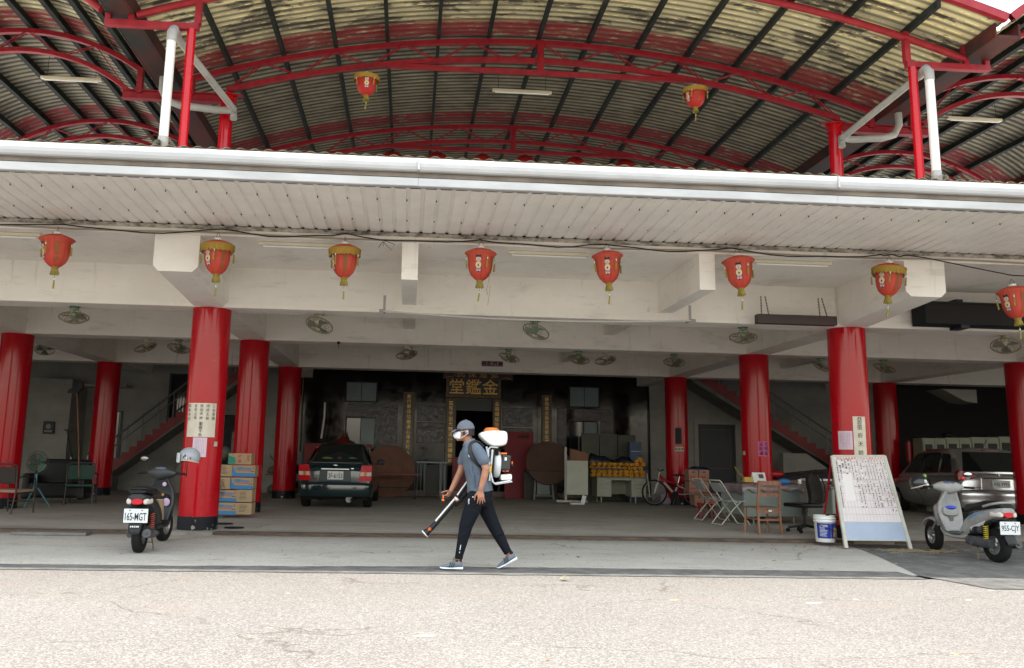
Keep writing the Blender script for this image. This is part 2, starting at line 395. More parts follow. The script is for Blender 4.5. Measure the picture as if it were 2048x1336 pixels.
def mat_granite():
    t = NT('polished_dark_granite', .12)
    c = t.ramp(t.noise(60, 2), (.35, (.004, .004, .004)), (.7, (.014, .010, .009)))
    c = t.mix(t.ramp(t.noise(.9, 3), (.4, 0.), (.7, .5)), c, (.014, .006, .005))
    t.lk(t.ramp(t.noise(3, 5), (.35, .05), (.75, .22)), t.b.inputs['Roughness'])
    t.b.inputs['Specular IOR Level'].default_value = .36
    t.bump(t.noise(3.5, 2), .03, .02)
    return t.color(c)
m_gran = mat_granite()
t = NT('carved_granite', .28)
n_ = t.noise(7, 5, dist=1.2); c = t.ramp(t.noise(30, 3), (.3, (.03, .028, .028)), (.7, (.07, .066, .068)))
t.b.inputs['Specular IOR Level'].default_value = .8
t.bump(n_, .9, .03); m_carv = t.color(t.mix(t.ramp(n_, (.5, 0.), (.62, 1.)), c, (.03, .012, .010)))
m_gold = mat('gilt_letters', (.50, .30, .07), .35, .6, var=.35, scale=20)
m_gold2 = mat('faded_gilt_frame', (.12, .08, .028), .5, .4, var=.4, scale=14)
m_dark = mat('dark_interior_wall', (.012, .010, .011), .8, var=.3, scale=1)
m_conc = mat('bare_concrete', (.17, .17, .155), .85, var=.2, scale=3, bump=.2, bscale=20)
m_steel = mat('brushed_steel', (.14, .14, .15), .35, .9)
m_glass = mat('dark_window_glass', (.02, .03, .032), .06, spec=.8)
m_paleglass = mat('frosted_window_glass', (.12, .18, .19), .3, var=.1, scale=2)
m_redflat = mat('red_painted_panel', (.20, .010, .014), .5, var=.2, scale=3)
m_ink = mat('black_ink', (.012, .012, .014), .7)
m_pink = mat('peeling_pinkish_step', (.24, .17, .15), .7, var=.2, scale=6)

hall = empty('temple_hall', (0, 0, 0), 0, 'white concrete temple hall on rows of round red columns', 'building')
def column(x, y, zt=ZB):
    b = MB(); b.lathe([(.3, .203), (.3, zt)], 48); c = b.build('column', m_red, hall, (x, y, 0))
    b = MB(); b.lathe([(.302, 0), (.302, .203)], 48); b.build('column_base', m_blkc, c); return c
cols = {}
for xi, x in enumerate((XA, XB, XC, XD)):
    for yi, y in enumerate((Y1, Y2, Y3)): cols[xi, yi] = column(x, y)
# main beams across, one per row, then beams into the depth on the column lines, then the slab
def beam(name='beam'): return name
XL, XR = -24, 30
for y in (Y1, Y2, Y3):
    b = MB(); b.bb((XL, y-.27, ZB), (XR, y+.25, 4.08)); b.bb((XL, y-.285, ZB+.004), (XR, y-.268, ZB+.07)); b.build('beam', m_white, hall)
for x in (XA-8, XA, XB, XC, XD, XD+8):
    b = MB()
    for ya, yb in ((Y1+.25, Y2-.27), (Y2+.25, Y3-.27), (Y3+.25, 27)):
        b.bb((x-.26, ya, ZB+.003), (x+.26, yb, 4.08))
    b.build('beam', m_white, hall)
    # cantilevered end with chamfered lower edges, a little shallower at the tip
    if x < XB-1: continue
    b = MB(); w = .3; c_ = .075
    def sec(y, z0): return [(x-w, y, 4.08), (x-w, y, z0+c_), (x-w+c_, y, z0), (x+w-c_, y, z0), (x+w, y, z0+c_), (x+w, y, 4.08)]
    b.loft([sec(YE, 3.57), sec(Y1-.27, ZB+.004)], sm=False)
    b.build('cantilever_beam', m_white, hall)
for x in (-.045, 4.14, 10.3):
    b = MB(); w = .112
    if x > 9: b.bb((x-w, Y2+.25, 3.74), (x+w, Y3-.27, 4.08)); b.build('cross_beam', m_white, hall); continue
    b.bb((x-w, YE+.003, 3.565), (x+w, Y1-.27, 4.08)); b.bb((x-w, Y1+.25, 3.74), (x+w, Y2-.27, 4.08)); b.bb((x-w, Y2+.25, 3.74), (x+w, Y3-.27, 4.08))
    b.build('cross_beam', m_white, hall)
b = MB(); b.bb((XL, YE-.012, 4.08), (XR, 27.5, 4.2)); b.build('ceiling_slab', m_white, hall)
# rear walls
YW = 25.7
b = MB(); b.bb((XB-.1, YW, 0), (1.16, YW+.3, 4.08)); b.bb((2.83, YW, 0), (XC+.1, YW+.3, 4.08)); b.bb((1.16, YW, 2.93), (2.83, YW+.3, 4.08))
b.build('granite_facade', m_gran, hall)
b = MB(); b.bb((XB-.1, YW-.5, 0), (XC+.55, YW+.02, .15)); b.build('step', m_pink, hall)
for x0, x1, z0, z1 in ((-1.87, -.98, 2.28, 2.68), (-1.0, -.33, 1.2, 2.70), (.26, 1.1, 2.2, 2.68), (.26, 1.1, 1.55, 2.17), (2.87, 3.8, 2.1, 2.66), (2.87, 3.8, 1.4, 2.05),
                       (4.56, 4.85, 1.5, 2.7), (5.1, 5.9, 2.32, 2.68), (5.92, 6.3, 1.9, 2.7)):
    b = MB(); b.bb((x0, YW-.035, z0), (x1, YW+.01, z1), bev=.01); b.build('carved_panel', m_carv, hall)
for x0, x1 in ((-.32, .24), (3.95, 4.52), (7.42, 7.9)): b = MB(); b.bb((x0, YW-.06, .15), (x1, YW+.01, 3.95)); b.build('pilaster', m_gran, hall)
for x0, x1, z0, z1 in ((-1.9, -.99, 2.76, 3.32), (-1.86, -1.0, 1.35, 2.24), (4.96, 5.86, 2.76, 3.34), (4.99, 5.8, 1.2, 2.28)):
    b = MB(); b.bb((x0-.03, YW-.025, z0-.03), (x1+.03, YW-.003, z1+.03)); w_ = b.build('window', m_blk, hall)
    b = MB(); b.bb((x0+.01, YW-.035, z0), ((x0+x1)/2-.01, YW-.0255, z1))
    b.build('pane', m_paleglass if z0 > 2.5 else m_glass, w_)
    b = MB(); b.bb(((x0+x1)/2+.01, YW-.036, z0), (x1-.01, YW-.0255, z1)); b.build('pane', m_paleglass, w_)
# inner room seen through the doorway
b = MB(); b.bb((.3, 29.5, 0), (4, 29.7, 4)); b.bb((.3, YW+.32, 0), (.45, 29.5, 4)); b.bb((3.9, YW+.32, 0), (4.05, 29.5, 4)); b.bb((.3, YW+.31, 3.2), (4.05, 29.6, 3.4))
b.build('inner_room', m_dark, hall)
b = MB(); b.bb((1.16, YW+.04, .15), (1.22, YW+.12, 2.93)); b.bb((2.77, YW+.04, .15), (2.83, YW+.12, 2.93)); b.bb((1.22, YW+.05, 2.55), (2.77, YW+.1, 2.93))
b.build('door_frame', mat('dark_green_door', (.02, .028, .026), .4), hall)
# white end walls, side walls, far right dark wall
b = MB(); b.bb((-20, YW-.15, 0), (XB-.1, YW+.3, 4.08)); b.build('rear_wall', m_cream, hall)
b = MB()
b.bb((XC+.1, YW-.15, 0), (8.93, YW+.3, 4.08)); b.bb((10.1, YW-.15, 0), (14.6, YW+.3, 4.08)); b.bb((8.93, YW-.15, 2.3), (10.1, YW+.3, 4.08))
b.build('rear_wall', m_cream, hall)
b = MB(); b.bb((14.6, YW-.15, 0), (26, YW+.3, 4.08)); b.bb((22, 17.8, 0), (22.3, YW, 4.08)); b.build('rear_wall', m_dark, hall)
b = MB(); b.bb((8.93, YW-.05, 0), (10.1, YW+.02, 2.3)); dr = b.build('door', mat('navy_door', (.012, .018, .026), .5), hall)
b = MB()
for x0, x1, z0, z1 in ((9.05, 9.08, .95, 2.15), (9.95, 9.98, .95, 2.15), (9.08, 9.95, 2.12, 2.15), (9.08, 9.95, .95, .98)): b.bb((x0, YW-.065, z0), (x1, YW-.045, z1))
b.build('door_moulding', mat('brown_trim', (.09, .045, .02), .5), dr)
b = MB()                                              # raised render around that door
b.bb((8.80, YW-.185, 0), (8.93, YW-.148, 2.42)); b.bb((10.1, YW-.185, 0), (10.3, YW-.148, 2.42)); b.bb((8.93, YW-.185, 2.3), (10.1, YW-.148, 2.42)); b.build('door_surround', m_cream, hall)
# left bay: side wall with pier, window bands
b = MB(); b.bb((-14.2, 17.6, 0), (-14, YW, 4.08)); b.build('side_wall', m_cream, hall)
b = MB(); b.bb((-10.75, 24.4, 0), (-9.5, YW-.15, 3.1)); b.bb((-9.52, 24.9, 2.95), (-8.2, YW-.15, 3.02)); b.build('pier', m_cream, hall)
for x0, x1, z0, z1 in ((-11.9, -11.25, .9, 2.6), (-8.95, -8.45, .7, 2.25), (-7.1, -6.6, 1.9, 3.4)):
    b = MB(); b.bb((x0-.04, YW-.19, z0-.04), (x1+.04, YW-.151, z1+.04)); w_ = b.build('window', mat('dark_teal_frame', (.02, .035, .04), .5), hall)
    b = MB(); b.bb((x0+.02, YW-.195, z0), (x1-.02, YW-.1905, z1)); b.build('pane', m_glass, w_)
    b = MB()
    for k in range(6): b.cyl((x0+(x1-x0)*(k+.5)/6, YW-.21, z0), (x0+(x1-x0)*(k+.5)/6, YW-.21, z1), .008, n=6)
    b.build('window_bars', m_blk, w_)
# doorway of the left rear room (behind the cartons)
b = MB(); b.bb((-5.55, YW-.18, 0), (-4.3, YW-.149, 2.25)); dd = b.build('door', m_blk, hall)
b = MB(); b.bb((-5.2, YW-.2, .75), (-4.75, YW-.1805, 1.75)); b.build('pane', mat('reddish_glass', (.14, .035, .03), .3, col2=(.12, .14, .17), scale=3), dd)

def stairs(x0, z0, x1, z1, y0, y1, name='staircase'):
    """flight between (x0,z0) and (x1,z1), x0 is the foot"""
    b = MB(); n = int(round((z1-z0)/.165)); s = (x1-x0)/n; h = (z1-z0)/n
    top = []
    for i in range(n): top += [(x0+s*i, z0+h*i), (x0+s*i, z0+h*(i+1))]
    top.append((x1, z1)); thick = .34
    poly = top+[(x1, z1-thick-.06), (x0+.0, z0-thick*.0-.2)]
    if x1 < x0: poly = poly[::-1]
    b.prism(poly, y0, y1); st = b.build(name, m_conc, hall)
    sign = 1 if x1 > x0 else -1
    b = MB(); band = []
    for i in range(n): band += [(x0+s*i, z0+h*i), (x0+s*i, z0+h*(i+1)+.0)]
    band.append((x1, z1)); band += [(x1, z1-.24), (x0, z0-.2)]
    if x1 < x0: band = band[::-1]
    b.prism(band, y0-.02, y0-.002); b.build('stringer', m_redflat, st)
    b = MB(); sl = (z1-z0)/(x1-x0)
    for k, hh in enumerate((.85, .6)):
        b.tube([(x0+.1*sign, y0+.06, z0+hh), (x1, y0+.06, z1+hh)], .028 if k == 0 else .016)
    for i in range(0, n, 2):
        x = x0+s*(i+.5); z = z0+h*(i+1); b.tube([(x, y0+.06, z), (x, y0+.06, z+.78)], .016, 6)
    for i in (0, n//2): x = x0+s*(i+.5); z = z0+h*(i+1); b.tube([(x, y0+.06, z), (x, y0+.06, z+.95)], .035, 8)
    b.build('handrail', m_steel, st)
    return st
stairs(-8.35, .6, -4.35, 3.9, 24.3, 25.4)
stairs(13.1, .95, 8.35, 3.9, 24.3, 25.4)
b = MB(); b.bb((-9.6, 24.3, 0), (-8.35, 25.4, .55)); b.build('stair_landing', m_conc, hall)
b = MB(); b.bb((-6.5, 24.6, 0), (-5.6, 25.3, 1.1)); b.build('low_wall', m_cream, hall)
b = MB(); b.prism([(10.9, 0), (12.25, 0), (12.25, .5), (12.2, 1.05), (11.6, 1.45), (10.9, 1.45)], 24.0, 24.25); b.build('stair_landing', m_cream, hall)

# ================================================================== eave canopy with gutter
m_soff = mat('off_white_soffit_sheet', (.83, .80, .75), .55, var=.05, scale=2.5)
m_alu = mat('weathered_silver_gutter', (.46, .46, .455), .55, .15, var=.12, scale=1.2, stretch=(1, 3, 3))
m_yel = mat('yellowed_roof_sheet', (.62, .52, .26), .6, col2=(.75, .72, .62), scale=5)
eave = empty('eave_canopy', (0, 0, 0), 0, 'wide metal canopy over the hall front with silver gutter and ribbed soffit', 'canopy')
YG = 9.42
b = MB(); p = .18; x = XL; prof = []
while x < XR:
    prof += [(x, 0), (x+.128, 0), (x+.136, .022), (x+.172, .022)]; x += p
rows = []
for y, z in ((YG+.05, 4.27), ((YG+YE)/2, 4.245), (YE+.01, 4.225)): rows.append([(a, y, z+h) for a, h in prof])
b.loft(rows, caps=False, sm=False, closed=False); b.build('soffit_sheet', m_soff, eave, fix=False)
b = MB(); random.seed(5)
for i in range(95):
    x = -16+.36*i+.06
    for y in (YG+.45, YG+1.35): b.cyl((x, y, 4.262), (x, y, 4.24), .007, n=6)
b.build('screws', m_blk, eave)['kind'] = 'stuff'
# gutter: rolled upper bulge, recess and flat lower fascia, in three jointed lengths
def gut(x0, x1, off):
    P = [(YG+.10, 4.60), (YG-.05, 4.615), (YG-.068, 4.605), (YG-.078, 4.58), (YG-.083, 4.54), (YG-.080, 4.50), (YG-.070, 4.468), (YG-.055, 4.453), (YG+.03, 4.447), (YG+.045, 4.43), (YG+.03, 4.392), (YG-.035, 4.375), (YG-.03, 4.285), (YG-.02, 4.277), (YG+.05, 4.277), (YG+.05, 4.60)]
    n = 60; rr = []
    for i in range(n+1):
        x = x0+(x1-x0)*i/n; w = .004*sin(x*2.1+off)+.003*sin(x*5.3+off*2)
        rr.append([(x, y+(w if 4.3 < z < 4.58 else w*.4)+off*.002, z+w*.5+off*.001) for y, z in P])
    return rr
for k, (x0, x1) in enumerate(((XL, -4.89), (-4.888, .03), (.032, 5.07), (5.072, XR))):
    b = MB(); b.loft(gut(x0, x1, k % 2), sm=False); b.build('gutter', m_alu, eave)
b = MB(); b.bb((XL, YG-.004, 4.394), (XR, YG+.02, 4.446)); b.build('gutter_groove', mat('brown_groove', (.20, .165, .13), .8, var=.3, scale=2), eave)  # flat brown strip along the recess between bulge and fascia
b = MB()
for x0 in (.03, 5.07, -4.89): b.bb((x0-.012, YG-.098, 4.46), (x0+.012, YG-.02, 4.6)); 
b.build('gutter_joint', m_alu, eave)
b = MB(); prof = []; x = XL
while x < XR: prof += [(x, 0), (x+.04, .022), (x+.08, .022), (x+.12, 0)]; x += .16
b.loft([[(a, y, z+h) for a, h in prof] for y, z in ((YG-.07, 4.615), (YE+.2, 4.66))], caps=False, sm=False, closed=False)
b.build('roof_sheet', m_yel, eave, fix=False)
b = MB(); b.bb((XL, YE+.03, 4.2), (XR, YE+.06, 4.63)); b.build('sky_gap_blocker', m_blk, eave)  # added black board, blocks bright sky in the gap behind the soffit
b = MB(); b.bb((XL, YE-.03, 4.165), (XR, YE-.013, 4.215)); b.build('edge_trim', mat('mouldy_edge', (.46, .43, .37), .8, col2=(.09, .075, .05), scale=9, stretch=(1, 1, 2)), eave)

# ================================================================== vaulted upper roof
m_rsteel = mat('faded_red_steel', (.21, .005, .014), .5, col2=(.28, .016, .026), scale=6, spec=.3)
m_purl = mat('dark_steel_purlin', (.016, .020, .019), .7, var=.4, scale=4, spec=.2)
def mat_roof():
    t = NT('peeling_ribbed_roof_sheet', .8)
    X_, Y_, Z_ = t.xyz()
    rib = t.math('COSINE', t.math('MULTIPLY', Y_, 2*pi/.15))                  # crests paler, valleys darker
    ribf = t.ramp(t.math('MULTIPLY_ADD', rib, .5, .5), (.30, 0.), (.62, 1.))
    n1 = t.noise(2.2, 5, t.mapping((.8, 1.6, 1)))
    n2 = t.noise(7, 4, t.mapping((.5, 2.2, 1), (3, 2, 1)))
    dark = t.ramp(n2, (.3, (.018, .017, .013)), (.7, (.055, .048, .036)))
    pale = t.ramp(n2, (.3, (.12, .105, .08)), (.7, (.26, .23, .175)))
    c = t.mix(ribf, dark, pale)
    # front part: old cream paint still holding in flakes
    fr = t.ramp(t.math('SUBTRACT', t.math('ADD', t.math('MULTIPLY', Y_, .2), t.math('MULTIPLY', n1, .5)), 2.2), (.45, 1.), (.85, .12))
    fl = t.ramp(t.noise(1.9, 7, t.mapping((.6, 1.5, 1), (7, 1, 2)), dist=.2), (.46, 0.), (.50, 1.))
    c = t.mix(t.math('MULTIPLY', t.math('MULTIPLY', fl, fr), t.ramp(t.math('MULTIPLY_ADD', rib, .5, .5), (.15, .35), (.5, 1.))), c, (.56, .51, .33))
    hi = t.math('MULTIPLY', t.ramp(rib, (.80, 0.), (.93, 1.)), t.ramp(t.noise(4, 5, t.mapping((1.5, 1, 1), (1, 9, 1))), (.5, 0.), (.56, 1.)))  # bright yellow lines on some crests towards the front
    c = t.mix(t.math('MULTIPLY', hi, fr), c, (.85, .74, .40))
    # red overspray beside the trusses
    for yy in (Y1, Y2, Y3):
        d = t.math('ABSOLUTE', t.math('SUBTRACT', Y_, yy-.12))
        f = t.math('MULTIPLY', t.ramp(t.math('ADD', d, t.math('MULTIPLY', n1, .15)), (.30, 1.), (.38, 0.)), t.ramp(n2, (.56, 1.), (.60, .15)))
        c = t.mix(t.math('MULTIPLY', f, .85), c, (.20, .012, .02))
    return t.color(c)
m_roof = mat_roof()
YR0, YR1 = 10.5, 31.
def vault(label, cx, hs, rise, zc, px, pw, lights=None):
    R = (hs*hs+rise*rise)/(2*rise)
    zf = lambda x, o=0: zc-R+sqrt((R+o)**2-(x-cx)**2)
    root = empty('vaulted_roof', (cx, YR0, 0), 0, label, 'roof', 'barrel roofs above the hall'); root.location = (0, 0, 0)
    b = MB(); n = 36; ny = int((YR1-YR0)/.0375); ofs = [-.008, 0, .008, 0]
    b.v = []; vs = []; fs = []
    for j in range(ny+1):
        y = YR0+.0375*j; o = ofs[j % 4]+.15
        for i in range(n+1):
            x = cx-hs+2*hs*i/n; th = math.asin((x-cx)/R); vs.append((cx+(R+o)*sin(th), y, zc-R+(R+o)*cos(th)))
    for j in range(ny):
        for i in range(n): fs.append((j*(n+1)+i, j*(n+1)+i+1, (j+1)*(n+1)+i+1, (j+1)*(n+1)+i))
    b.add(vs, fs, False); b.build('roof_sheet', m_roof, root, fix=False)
    b = MB(); vs = []
    for j, (o, y) in enumerate(((.13, YR0-.03), (.25, YR0-.03), (.25, YR0+.05), (.13, YR0+.05))):
        for i in range(n+1):
            x = cx-hs+2*hs*i/n; th = math.asin((x-cx)/R); vs.append((cx+(R+o)*sin(th), y, zc-R+(R+o)*cos(th)))
    b.loft([vs[k*(n+1):(k+1)*(n+1)] for k in (0, 1, 2, 3, 0)], caps=False, closed=False, sm=False); b.build('fascia', m_rsteel, root)
    for x in px:
        b = MB(); z = zf(x)+.055; b.bb((x-pw/2, YR0+.03, z-.05), (x+pw/2, YR1, z+.06)); b.build('purlin', m_purl, root)
    # trusses in the planes of the column rows
    for y in (Y1, Y2, Y3, 27.6):
        tr = None; hb = hs-.45 if hs < 4 else 5.32
        Rb = (hb*hb+(rise*.76)**2)/(2*rise*.76); zb = lambda x: zc-.38-Rb+sqrt(Rb*Rb-(x-cx)**2)
        h2 = hs-.25
        b = MB(); N = 28
        b.barpath([(cx-h2+2*h2*i/N, y, zf(cx-h2+2*h2*i/N)-.04) for i in range(N+1)], .08, .08)
        b.barpath([(cx-hb+2*hb*i/N, y, zb(cx-hb+2*hb*i/N)) for i in range(N+1)], .075, .08)
        b.bar((cx-h2, y, zf(cx-h2)), (cx-h2, y, 7.05), .09); b.bar((cx+h2, y, zf(cx+h2)), (cx+h2, y, 7.05), .09)
        if hs > 4:
            b.bar((cx, y, zf(cx)), (cx, y, zc-.62), .11)
            b.bar((cx-2.65, y, zc-.60), (cx+2.65, y, zc-.60), .075, .07)
        tr = b.build('truss', m_rsteel, root)
        b = MB(); nw = int(2*hb/.62)
        if nw % 2: nw += 1
        for i in range(nw):
            xa = cx-hb+2*hb*i/nw; xb = cx-hb+2*hb*(i+1)/nw
            pa, pb = ((xa, y-.03, zb(xa)), (xb, y-.03, zf(xb)-.05)) if i % 2 == 0 else ((xa, y-.03, zf(xa)-.05), (xb, y-.03, zb(xb)))
            for dy in (0, .06): b.bar((pa[0], pa[1]+dy, pa[2]), (pb[0], pb[1]+dy, pb[2]), .014)
        b.build('truss_web', m_rsteel, tr)
    # front arch tube
    b = MB(); h3 = hs-.05 if hs > 4 else hs-.1; y = YE-.0
    b.tube([(cx-h3+2*h3*i/30, y, zf(cx-h3+2*h3*i/30)-.08) for i in range(31)], .055, 8); b.build('front_arch', m_rsteel, root)
    return root
vault('wide arched metal roof over the middle of the hall, its ribbed underside peeling', 2.1, 6.15, 1.06, 8.37, [-3.19+.877*i for i in range(13)], .058)
vault('narrow arched metal roof at the left, a pale lamp under it', -6.55, 2.15, .80, 8.10, [-8.3, -7.75, -7.1, -6.5, -5.9, -5.3, -4.8], .085)
vault('narrow arched metal roof at the right with dark thick purlins', 10.85, 2.35, .85, 8.20, [8.85, 9.4, 10.0, 10.6, 11.2, 11.8, 12.5], .085)
for x, s in ((-4.22, 1), (8.38, -1), (-8.95, 1), (13.4, -1)):
    b = MB(); b.bb((x-.16, YR0+.1, 7.24), (x+.16, YR1, 7.28)); b.bb((x-.19, YR0+.1, 7.24), (x-.165, YR1, 7.46)); b.bb((x+.165, YR0+.1, 7.24), (x+.19, YR1, 7.46))
    o = b.build('valley_gutter', mat('rust_stained_dark_steel', (.018, .02, .02), .7, col2=(.09, .018, .016), scale=1.6, stretch=(1, .5, 1), spec=.2)); tag(o, {-4.22: 'dark steel valley gutter between the middle roof and the left roof', 8.38: 'dark steel valley gutter between the middle roof and the right roof',
        -8.95: 'dark steel valley gutter on the outer side of the left roof', 13.4: 'dark steel valley gutter on the outer side of the right roof'}[x], 'valley gutter', 'valley gutters of the arched roofs')
for xi, x in enumerate((XB, XC)):
    for yi, y in enumerate((Y1, Y2, Y3)):
        s = -1 if xi == 0 else 1
        r = empty('roof_column', (x, y, 4.2), 0, '%s roof column above the %s row, %s of the middle roof' % ('thick red', ('front', 'second', 'third')[yi], ('left', 'right')[xi]), 'column', 'red steel columns of the upper roof')
        b = MB(); b.cyl((0, 0, 0), (0, 0, 2.86), .108, n=24); b.cyl((0, 0, 2.86), (0, 0, 2.885), .16, n=24); b.build('shaft', m_red, r)
        b = MB(); b.bb((min(.25*-s, 1.75*s), -.06, 2.885), (max(.25*-s, 1.75*s), .06, 2.90)); b.bb((min(.25*-s, 1.75*s), -.06, 2.75), (max(.25*-s, 1.75*s), .06, 2.762)) if False else None
        x0_, x1_ = sorted((-.16*s, 1.72*s)); b.bb((x0_, -.06, 2.745), (x1_, .06, 2.757)); b.bb((x0_, -.008, 2.757), (x1_, .008, 2.885))
        b.build('bracket_beam', m_rsteel, r)
for xi, (x, s) in enumerate(((-3.23, -1), (7.37, 1))):
    r = empty('front_post', (x, YE, 4.665), 0, 'slim red post carrying the roof front at the %s, open steel bracket on top' % ('left', 'right')[xi], 'post', 'front posts of the upper roof')
    b = MB(); b.cyl((0, 0, 0), (0, 0, 2.40), .062, n=20); b.build('shaft', m_red, r)
    b = MB(); L_ = 1.17*s
    b.X = M.Translation((0, 0, -.46)); b.bar((-.1*s, 0, 2.90), (L_+.03*s, 0, 2.90), .085, .09); b.bar((-.08*s, 0, 2.945), (-.08*s, 0, 3.42), .085)
    b.bar((L_-.01*s, 0, 2.945), (L_-.01*s, 0, 3.28), .075); b.bar((L_-.33*s, 0, 2.945), (L_-.33*s, 0, 3.25), .075)
    b.build('bracket', m_rsteel, r)
# PVC downpipes
m_pvc = mat('grey_pvc_pipe', (.30, .30, .29), .45, var=.15, scale=4); m_pvcw = mat('white_pvc_pipe', (.62, .63, .63), .4, var=.06, scale=5)  # vertical pipes white, elbows and feed pipes grey
for k, s in ((0, -1), (1, 1)):
    vx = (-4.2, 8.36)[k]; px = (-3.45, 7.52)[k]; cx_ = (-3.35, 7.62)[k]
    r = empty('downpipe', (px, YE-.15, 4.62), 0, ('white plastic downpipe beside the left front post', 'white plastic downpipe beside the right front post, its slanting feed pipe in view')[k], 'downpipe', 'roof downpipes')
    def Lc(x, y, z): return (x-px, y-YE+.15, z-4.62)
    b = MB(); b.cyl(Lc(px, YE-.15, 5.36), Lc(px, YE-.15, 6.86), .062, n=20); b.build('pipe', m_pvcw, r)
    b = MB(); b.tube([Lc(px, YE-.15, 6.80), Lc(px, YE-.15, 6.93), Lc(px-.01*s, YE-.10, 7.0), Lc(px, YE+.02, 7.0), Lc(px, YE+.1, 6.98)], .07, 14)
    b.tube([Lc(px, YE+.05, 6.98), Lc(cx_-.35*s, Y1-.35, 6.70)], .055, 12)
    b.build('upper_elbow', m_pvc, r); b = MB()
    b.tube([Lc(vx, Y1-.25, 7.24), Lc(vx, Y1-.25, 7.02), Lc(vx-.10*s, Y1-.25, 6.84), Lc(vx-.30*s, Y1-.25, 6.77), Lc(cx_-.1*s, Y1-.25, 6.72), Lc(cx_-.33*s, Y1-.27, 6.72), Lc(cx_-.35*s, Y1-.33, 6.55)], .06, 12)
    b.build('feed_pipe', m_pvc, r); b = MB()
    b.tube([Lc(px, YE-.15, 5.40), Lc(px, YE-.15, 5.31), Lc(px, YE-.20, 5.25), Lc(px+.03*s, YE-.30, 5.24)], .07, 16, caps=False)
    b.tube([Lc(px+.031*s, YE-.302, 5.24), Lc(px, YE-.2, 5.25)], .056, 16, caps=False)
    b.build('outlet_elbow', m_pvc, r)
# ================================================================== lanterns
m_lred = mat('faded_red_lantern_silk', (.42, .038, .022), .65, col2=(.50, .095, .06), scale=3, stretch=(1, 1, .6), spec=.3)
m_lred2 = mat('bright_red_lantern_silk', (.38, .008, .006), .6, col2=(.44, .018, .012), scale=3)
m_fringe = mat('golden_fringe', (.28, .165, .015), .7, col2=(.38, .24, .035), scale=40, stretch=(4, 4, .3))
m_tass = mat('olive_gold_tassel', (.26, .20, .03), .8, var=.3, scale=30)
m_green = mat('green_bead', (.02, .30, .12), .4)
m_wht = mat('white_plastic', (.72, .72, .70), .4)
m_skin = mat('painted_pale_face', (.58, .42, .35), .7)
m_robe = mat('painted_cream_robe', (.62, .50, .28), .7)
m_purple = mat('painted_violet', (.30, .18, .34), .7)
m_gilt = mat('dull_gold_print', (.16, .11, .012), .5)
LP = [(.058, 0), (.075, -.004), (.16, -.028), (.235, -.060), (.25, -.075), (.222, -.095), (.200, -.13), (.190, -.19), (.186, -.26), (.172, -.32), (.140, -.38), (.09, -.425), (.045, -.45)]
def lrad(z):
    z = max(-.44, min(-.09, z))
    for (r0, z0), (r1, z1) in zip(LP[5:], LP[6:]):
        if z1 <= z <= z0: return r0+(r1-r0)*(z0-z)/(z0-z1)
    return .19
def lp(a0, off=.004):                                  # maps flat (x, z) onto the lantern at angle a0 from the front
    def f(x, z):
        r = lrad(z)+off; a = a0+x/.19
        return V((r*sin(a), -r*cos(a), z))
    return f
def disc(mb, f, cx, cz, rx, rz, n=16, a0=0, a1=2*pi):
    mb.add([f(cx, cz)]+[f(cx+rx*cos(a0+(a1-a0)*i/n), cz+rz*sin(a0+(a1-a0)*i/n)) for i in range(n+1)], [(0, i+1, i+2) for i in range(n)], False)
